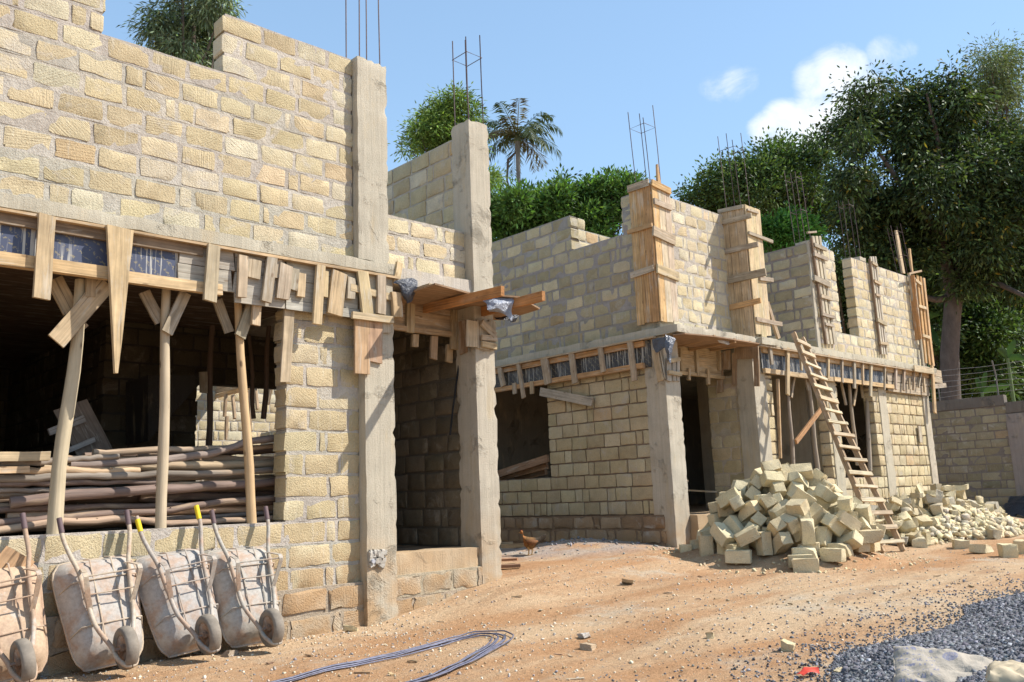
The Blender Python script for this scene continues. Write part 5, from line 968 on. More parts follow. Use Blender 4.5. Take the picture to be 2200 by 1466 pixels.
# settled block poses: x,y,z, quaternion, size
HEAP_A = [[-0.6,-0.13,0.09,0.71,0.0,-0.0,-0.71,0.36,0.2,0.19],[-0.32,-0.49,0.09,0.59,-0.59,0.4,-0.4,0.34,0.19,0.2],[-0.59,-0.49,0.21,0.69,0.4,0.09,-0.6,0.34,0.19,0.2],[0.59,-0.32,0.1,0.13,-0.0,-0.0,-0.99,0.3,0.2,0.2],[-0.1,-0.94,0.1,0.0,0.62,0.78,0.0,0.34,0.19,0.2],[-0.31,0.05,0.09,0.69,-0.69,-0.15,0.15,0.34,0.19,0.2],[-0.66,0.33,0.1,0.16,0.16,-0.69,-0.69,0.38,0.2,0.2],[0.19,0.41,0.1,0.99,-0.0,0.0,-0.12,0.4,0.21,0.2],[-0.74,0.07,0.29,1.0,-0.07,0.0,0.01,0.34,0.19,0.2],[0.25,-0.31,0.1,0.64,0.0,0.0,0.77,0.34,0.19,0.2],[-0.35,0.29,0.21,0.58,-0.08,-0.33,-0.75,0.34,0.19,0.2],[0.76,0.14,0.1,0.47,-0.47,0.53,-0.53,0.4,0.21,0.2],[-0.37,-0.2,0.2,0.56,0.44,0.56,-0.43,0.4,0.21,0.2],[-0.81,-0.56,0.18,0.08,-0.84,0.12,0.52,0.3,0.2,0.2],[-0.93,-0.29,0.36,0.61,-0.58,0.19,-0.51,0.36,0.2,0.19],[-0.43,0.66,0.1,0.3,0.3,-0.64,-0.64,0.3,0.2,0.2],[0.2,-1.07,0.17,0.14,0.69,0.14,-0.69,0.34,0.19,0.2],[0.22,-0.28,0.3,0.36,0.36,0.61,0.61,0.3,0.2,0.2],[-0.03,0.74,0.1,0.0,0.86,-0.51,0.0,0.3,0.2,0.2],[-0.95,-0.34,0.13,0.29,0.46,-0.71,-0.44,0.3,0.2,0.2],[-0.46,0.38,0.38,0.16,0.8,-0.52,0.25,0.36,0.2,0.19],[1.32,0.04,0.22,0.51,0.7,-0.08,0.49,0.4,0.21,0.2],[0.32,0.89,0.22,0.09,-0.65,0.28,0.7,0.4,0.21,0.2],[-0.13,1.09,0.1,0.0,-0.72,0.7,-0.0,0.36,0.2,0.19],[-0.74,0.46,0.3,0.86,0.0,-0.0,-0.51,0.4,0.21,0.2],[0.83,1.34,0.1,0.0,0.76,0.65,-0.0,0.4,0.21,0.2],[0.08,0.81,0.3,0.27,0.12,0.11,0.95,0.38,0.2,0.2],[-0.11,-0.35,0.1,0.0,0.21,-0.98,-0.0,0.3,0.2,0.2],[-1.02,0.13,0.17,0.62,-0.38,0.49,0.48,0.3,0.2,0.2],[0.22,0.07,0.1,0.21,0.0,0.0,0.98,0.34,0.19,0.2],[-0.64,0.77,0.1,0.64,0.64,0.31,0.31,0.38,0.2,0.2],[-1.29,-0.48,0.1,0.55,0.55,-0.45,-0.45,0.38,0.2,0.2],[0.47,1.03,0.1,0.0,-0.26,-0.97,0.0,0.34,0.19,0.2],[-0.13,0.63,0.29,0.11,-0.11,-0.7,0.7,0.34,0.19,0.2],[1.01,0.36,0.09,0.53,-0.53,-0.47,0.47,0.34,0.19,0.2],[1.16,-0.75,0.17,0.7,-0.11,-0.7,-0.11,0.34,0.19,0.2],[-0.35,1.12,0.18,0.09,0.7,-0.09,0.7,0.36,0.2,0.19],[0.99,-0.63,0.1,0.0,0.59,-0.81,-0.0,0.4,0.21,0.2],[0.25,-0.8,0.13,0.1,0.16,-0.82,-0.54,0.38,0.2,0.2],[-1.52,-0.47,0.11,0.46,-0.46,-0.54,0.54,0.4,0.21,0.2],[0.3,-1.24,0.15,0.59,-0.39,-0.59,-0.39,0.3,0.2,0.2],[0.7,0.71,0.14,0.43,0.74,-0.44,-0.26,0.4,0.21,0.2],[0.97,0.98,0.1,0.0,-0.86,-0.5,0.0,0.4,0.21,0.2],[1.1,0.79,0.1,0.5,-0.0,0.0,-0.86,0.3,0.2,0.2],[0.59,-0.14,0.27,0.29,0.85,-0.37,0.24,0.34,0.19,0.2],[0.94,0.5,0.29,0.86,-0.05,0.02,0.5,0.38,0.2,0.2],[-0.61,0.97,0.31,0.09,0.98,0.16,-0.04,0.3,0.2,0.2],[-1.07,0.37,0.23,0.35,0.18,-0.81,0.44,0.38,0.2,0.2],[0.15,1.17,0.19,0.53,-0.81,-0.25,-0.12,0.3,0.2,0.2],[-0.15,-1.32,0.3,0.0,-0.74,-0.67,-0.0,0.38,0.2,0.2],[1.62,0.12,0.09,0.7,0.7,0.08,0.08,0.34,0.19,0.2],[-0.31,-1.58,0.1,0.11,0.11,0.7,0.7,0.36,0.2,0.19],[-0.36,1.34,0.2,0.41,-0.58,-0.41,-0.58,0.4,0.21,0.2],[1.25,0.39,0.2,0.79,0.28,0.35,0.41,0.4,0.21,0.2],[-1.3,0.18,0.18,0.64,0.31,0.62,-0.32,0.36,0.2,0.19],[0.16,0.13,0.32,0.58,0.65,0.37,0.33,0.4,0.21,0.2],[1.0,-0.28,0.1,0.19,-0.19,-0.68,0.68,0.36,0.2,0.19],[1.03,-0.99,0.1,0.99,0.0,0.0,-0.12,0.38,0.2,0.2],[0.49,1.25,0.18,0.18,0.68,-0.18,0.68,0.36,0.2,0.19],[-0.61,-0.95,0.18,0.64,0.3,0.64,-0.3,0.36,0.2,0.19],[-0.27,-1.39,0.1,0.15,-0.0,-0.0,0.99,0.3,0.2,0.2],[-0.66,-1.39,0.3,0.38,-0.38,-0.6,0.6,0.38,0.2,0.2],[-0.11,1.23,0.38,0.65,0.25,-0.67,-0.25,0.36,0.2,0.19],[0.68,-0.97,0.14,0.62,0.29,0.31,0.66,0.4,0.21,0.2],[1.2,-0.18,0.26,0.05,-0.38,-0.85,0.35,0.34,0.19,0.2],[0.67,-1.3,0.1,0.07,0.07,-0.7,-0.7,0.38,0.2,0.2],[-0.35,0.86,0.3,0.45,0.41,-0.58,-0.54,0.3,0.2,0.2],[-1.09,-0.38,0.3,0.49,-0.23,-0.03,0.84,0.34,0.19,0.2],[1.55,0.34,0.17,0.01,0.71,0.01,-0.71,0.34,0.19,0.2],[-0.38,-1.21,0.32,0.54,-0.52,-0.17,0.65,0.36,0.2,0.19],[0.99,-0.32,0.29,0.4,-0.0,-0.0,0.91,0.36,0.2,0.19],[-1.05,0.79,0.1,0.22,-0.22,-0.67,0.67,0.36,0.2,0.19],[-0.99,-0.71,0.2,0.15,-0.47,0.08,0.87,0.34,0.19,0.2],[1.04,0.92,0.29,0.0,0.99,-0.15,-0.0,0.36,0.2,0.19],[0.46,-1.06,0.31,0.73,0.54,0.35,-0.24,0.34,0.19,0.2],[-0.9,-1.1,0.2,0.26,-0.84,-0.35,0.32,0.38,0.2,0.2],[0.53,-0.59,0.19,0.27,-0.65,0.27,0.65,0.38,0.2,0.2],[-1.3,-0.1,0.18,0.05,-0.37,0.58,-0.73,0.38,0.2,0.2],[-1.22,0.62,0.1,0.0,-0.94,0.34,-0.0,0.34,0.19,0.2],[0.66,1.03,0.32,0.81,-0.14,0.26,0.5,0.36,0.2,0.19],[-0.67,1.14,0.1,0.11,-0.11,0.7,-0.7,0.36,0.2,0.19],[-0.32,-0.8,0.26,0.33,0.31,-0.31,-0.84,0.38,0.2,0.2],[-0.68,-0.13,0.36,0.1,-0.13,-0.82,-0.55,0.3,0.2,0.2],[-1.73,-0.41,0.09,0.0,-0.64,-0.77,0.0,0.36,0.2,0.19],[-0.02,1.46,0.1,0.0,0.71,0.7,0.0,0.34,0.19,0.2],[-0.63,-1.2,0.1,0.0,-0.28,0.96,0.0,0.38,0.2,0.2],[-0.4,1.04,0.49,0.59,-0.72,0.25,-0.28,0.3,0.2,0.2],[0.57,0.68,0.31,0.1,-0.22,0.61,0.75,0.4,0.21,0.2],[-0.6,0.73,0.35,0.16,-0.69,-0.16,-0.69,0.3,0.2,0.2],[0.07,-0.53,0.25,0.24,0.53,0.48,0.66,0.4,0.21,0.2],[-1.07,-0.38,0.53,0.53,-0.76,-0.36,0.13,0.34,0.19,0.2],[-0.67,1.2,0.32,0.07,0.12,-0.81,-0.57,0.36,0.2,0.19],[0.11,0.92,0.48,0.81,-0.15,0.07,-0.57,0.3,0.2,0.2],[-0.09,0.18,0.26,0.14,-0.59,0.57,-0.55,0.38,0.2,0.2],[0.5,0.27,0.17,0.67,0.23,0.67,-0.23,0.34,0.19,0.2],[1.41,-0.75,0.18,0.15,-0.69,0.15,0.69,0.36,0.2,0.19],[1.33,-0.46,0.1,0.0,0.14,0.99,0.0,0.34,0.19,0.2],[-0.04,-0.93,0.33,0.15,0.82,0.54,0.1,0.34,0.19,0.2],[0.86,-0.52,0.29,0.65,-0.64,0.06,-0.4,0.38,0.2,0.2],[-0.91,-0.88,0.42,0.87,0.24,0.27,-0.33,0.34,0.19,0.2],[0.42,0.67,0.51,0.22,-0.04,0.92,0.32,0.4,0.21,0.2],[-0.58,0.85,0.6,0.57,-0.57,0.42,-0.42,0.3,0.2,0.2],[-0.66,1.41,0.15,0.1,-0.7,-0.1,-0.7,0.3,0.2,0.2],[0.63,-1.34,0.4,0.71,-0.03,-0.71,-0.03,0.4,0.21,0.2],[0.25,-1.53,0.1,0.69,0.69,0.16,0.16,0.38,0.2,0.2],[0.27,-0.77,0.36,0.85,-0.26,0.04,0.46,0.36,0.2,0.19],[-1.27,-0.03,0.4,0.3,0.05,-0.84,-0.45,0.34,0.19,0.2],[0.95,0.89,0.48,0.0,0.95,-0.31,-0.0,0.36,0.2,0.19],[0.92,1.24,0.29,0.0,-0.97,0.25,0.0,0.36,0.2,0.19],[-0.46,-0.65,0.35,0.48,-0.09,0.33,-0.81,0.4,0.21,0.2],[-0.58,-1.06,0.48,0.07,0.74,-0.66,-0.03,0.36,0.2,0.19],[-0.66,0.25,0.57,0.6,-0.37,-0.59,-0.38,0.34,0.19,0.2],[0.12,0.52,0.45,0.43,0.27,0.04,0.86,0.34,0.19,0.2],[-0.24,-1.06,0.54,0.12,-0.22,-0.68,0.69,0.4,0.21,0.2],[1.08,0.1,0.35,0.91,0.09,-0.38,-0.11,0.3,0.2,0.2],[-0.13,-0.1,0.36,0.44,0.13,-0.46,0.76,0.34,0.19,0.2],[0.97,-0.92,0.3,0.05,0.05,0.71,0.71,0.36,0.2,0.19],[-0.07,-0.83,0.51,0.75,0.62,0.0,0.22,0.3,0.2,0.2],[-1.34,-0.52,0.4,0.63,0.07,-0.78,0.05,0.38,0.2,0.2],[0.68,-0.58,0.5,0.79,-0.55,0.16,-0.22,0.34,0.19,0.2],[0.07,-1.35,0.35,0.46,-0.47,-0.7,0.25,0.36,0.2,0.19],[-0.49,0.55,0.51,0.17,0.15,-0.87,-0.45,0.36,0.2,0.19],[-0.19,-1.33,0.57,0.49,0.34,-0.62,0.51,0.3,0.2,0.2],[-0.97,0.3,0.4,0.14,0.28,-0.87,0.39,0.3,0.2,0.2],[-0.9,0.44,0.58,0.52,0.21,-0.68,-0.48,0.38,0.2,0.2],[-0.58,-0.34,0.5,0.02,0.04,0.48,0.87,0.38,0.2,0.2],[0.37,0.43,0.56,0.36,0.39,0.26,0.81,0.4,0.21,0.2],[1.34,0.77,0.1,0.0,0.87,0.5,0.0,0.34,0.19,0.2],[-0.68,-0.67,0.43,0.31,-0.32,0.84,-0.3,0.38,0.2,0.2],[0.41,-1.43,0.36,0.76,0.09,0.18,-0.62,0.34,0.19,0.2],[-0.04,0.33,0.42,0.43,-0.8,0.4,-0.14,0.3,0.2,0.2],[1.53,0.57,0.17,0.4,0.58,-0.4,0.58,0.34,0.19,0.2],[0.11,-1.69,0.3,1.0,0.0,-0.01,-0.07,0.3,0.2,0.2],[-0.58,0.77,0.8,0.53,-0.53,-0.47,0.47,0.36,0.2,0.19],[0.49,0.04,0.39,0.92,0.35,-0.18,-0.07,0.38,0.2,0.2],[-1.07,1.16,0.2,0.13,0.69,0.13,-0.69,0.4,0.21,0.2],[0.17,-1.16,0.58,0.33,0.88,0.18,-0.31,0.4,0.21,0.2],[-1.09,-0.96,0.1,0.0,-0.6,0.8,-0.0,0.34,0.19,0.2],[0.76,-1.14,0.38,0.27,-0.04,-0.96,-0.03,0.38,0.2,0.2],[-0.44,-1.83,0.2,0.62,0.35,-0.62,0.35,0.4,0.21,0.2],[-1.52,0.56,0.1,0.0,0.72,-0.7,0.0,0.4,0.21,0.2],[-1.03,0.66,0.4,0.58,-0.1,0.73,-0.35,0.36,0.2,0.19],[-1.16,-0.38,0.7,0.84,-0.19,-0.13,0.49,0.3,0.2,0.2],[0.01,-0.19,0.52,0.76,-0.19,0.32,-0.53,0.4,0.21,0.2],[-0.85,-1.1,0.5,0.17,-0.82,0.47,0.27,0.36,0.2,0.19],[-1.37,-0.86,0.1,0.81,-0.0,-0.0,0.59,0.34,0.19,0.2],[-1.46,0.41,0.38,0.57,-0.22,0.07,0.79,0.36,0.2,0.19],[-0.37,-0.62,0.61,0.76,-0.44,0.45,-0.18,0.38,0.2,0.2],[-1.2,-0.22,0.45,0.17,-0.33,0.91,-0.17,0.34,0.19,0.2],[-0.92,0.89,0.28,0.22,-0.69,0.44,-0.54,0.3,0.2,0.2],[-1.95,-0.5,0.1,0.0,0.74,-0.68,-0.0,0.38,0.2,0.2],[-0.86,-0.61,0.52,0.79,0.04,-0.43,-0.44,0.3,0.2,0.2],[-0.91,0.12,0.69,0.18,-0.07,-0.28,-0.94,0.3,0.2,0.2],[0.17,0.29,0.6,0.6,-0.61,0.5,-0.14,0.3,0.2,0.2],[-0.59,-0.01,0.54,0.78,0.57,0.19,-0.19,0.34,0.19,0.2],[0.44,-0.26,0.43,0.11,0.46,0.81,0.34,0.38,0.2,0.2],[-1.19,0.85,0.38,0.29,-0.41,0.85,0.16,0.4,0.21,0.2],[-0.11,0.84,0.58,0.11,0.36,0.78,-0.51,0.34,0.19,0.2],[-0.37,1.02,0.69,0.67,-0.05,0.08,0.74,0.36,0.2,0.19],[-0.05,0.17,0.62,0.86,-0.36,-0.15,-0.32,0.34,0.19,0.2],[0.9,0.1,0.44,0.2,0.34,0.71,-0.59,0.34,0.19,0.2],[1.82,0.36,0.1,0.59,0.59,-0.39,-0.39,0.36,0.2,0.19],[-0.16,-0.51,0.5,0.49,0.73,-0.36,-0.32,0.34,0.19,0.2],[-0.39,-0.77,0.75,0.46,0.83,-0.09,-0.31,0.38,0.2,0.2],[-0.53,-1.07,0.71,0.02,1.0,-0.03,0.07,0.38,0.2,0.2],[-0.28,0.65,0.78,0.56,0.7,0.37,-0.25,0.4,0.21,0.2],[0.24,-0.57,0.49,0.31,-0.21,0.33,-0.87,0.38,0.2,0.2],[0.48,-0.05,0.58,0.31,0.26,0.32,0.86,0.34,0.19,0.2],[1.17,-0.12,0.48,0.6,-0.78,-0.11,0.14,0.36,0.2,0.19],[0.52,-0.79,0.49,0.31,0.32,0.11,0.89,0.34,0.19,0.2],[0.71,0.19,0.54,0.73,-0.43,0.06,-0.52,0.34,0.19,0.2],[-0.35,0.44,0.65,0.88,-0.43,0.12,0.16,0.4,0.21,0.2],[-0.78,1.58,0.15,0.42,0.57,-0.42,0.57,0.3,0.2,0.2],[-0.14,-0.65,0.71,0.28,-0.41,-0.66,0.56,0.3,0.2,0.2],[-0.93,0.61,0.73,0.14,-0.03,-0.84,-0.52,0.34,0.19,0.2],[-0.27,-0.25,0.64,0.85,0.05,0.41,0.32,0.3,0.2,0.2],[0.34,-0.94,0.65,0.25,-0.48,0.82,0.2,0.34,0.19,0.2],[0.82,-0.29,0.53,0.06,0.79,0.49,0.35,0.36,0.2,0.19],[0.51,0.52,0.7,0.39,-0.75,0.53,0.03,0.4,0.21,0.2],[-0.23,0.36,0.81,0.05,-0.19,0.31,-0.93,0.38,0.2,0.2],[0.63,-0.76,0.77,0.46,-0.31,-0.17,-0.82,0.38,0.2,0.2],[-0.39,0.03,0.65,0.38,-0.04,-0.71,-0.6,0.4,0.21,0.2],[-0.79,0.77,0.83,0.67,-0.24,-0.1,-0.7,0.38,0.2,0.2],[0.55,0.19,0.72,0.62,-0.69,0.22,0.31,0.3,0.2,0.2],[-0.95,-0.11,0.55,0.63,-0.62,0.1,-0.46,0.4,0.21,0.2],[0.39,0.39,0.83,0.84,-0.43,-0.31,-0.06,0.36,0.2,0.19],[-0.18,0.01,0.78,0.34,-0.74,0.49,-0.31,0.38,0.2,0.2],[0.18,-0.27,0.64,0.19,-0.59,0.7,-0.36,0.4,0.21,0.2],[0.62,-0.36,0.67,0.79,-0.43,0.3,0.32,0.3,0.2,0.2],[0.17,0.12,0.86,0.09,-0.25,-0.16,-0.95,0.3,0.2,0.2],[0.25,0.67,0.88,0.72,-0.45,-0.25,0.46,0.4,0.21,0.2],[0.87,0.45,0.52,0.12,0.86,-0.49,-0.02,0.4,0.21,0.2],[0.17,0.72,0.7,0.19,-0.85,-0.46,0.16,0.3,0.2,0.2],[-0.09,0.11,0.93,0.29,0.73,-0.61,-0.11,0.3,0.2,0.2],[-0.74,-0.41,0.73,0.39,0.78,-0.19,-0.45,0.4,0.21,0.2],[-0.42,0.07,0.9,0.78,0.42,-0.18,-0.43,0.34,0.19,0.2],[0.17,-0.12,0.92,0.67,0.56,-0.09,0.47,0.3,0.2,0.2],[0.44,-0.11,0.79,0.35,-0.71,0.61,0.05,0.3,0.2,0.2],[0.9,-0.06,0.72,0.37,-0.93,0.05,-0.02,0.4,0.21,0.2],[-0.12,-0.33,0.81,0.34,0.17,-0.56,0.73,0.38,0.2,0.2],[-0.27,0.09,1.04,0.76,-0.28,0.13,-0.58,0.3,0.2,0.2],[0.42,-0.55,0.93,0.61,-0.4,-0.19,-0.66,0.4,0.21,0.2],[1.41,0.33,0.43,0.17,-0.82,0.47,-0.28,0.3,0.2,0.2],[0.35,-0.69,0.79,0.32,-0.58,-0.15,0.73,0.34,0.19,0.2],[0.17,-0.59,0.83,0.72,-0.35,-0.5,0.34,0.38,0.2,0.2],[-0.02,-0.38,1.0,0.27,-0.68,0.62,-0.29,0.36,0.2,0.19],[0.43,-0.22,0.97,0.27,-0.53,0.79,0.16,0.36,0.2,0.19],[0.88,-0.3,0.8,0.12,-0.27,-0.92,-0.25,0.3,0.2,0.2],[0.94,0.47,0.7,0.47,0.02,0.12,0.88,0.36,0.2,0.19],[0.17,0.34,0.97,0.29,-0.93,0.17,-0.16,0.34,0.19,0.2]]
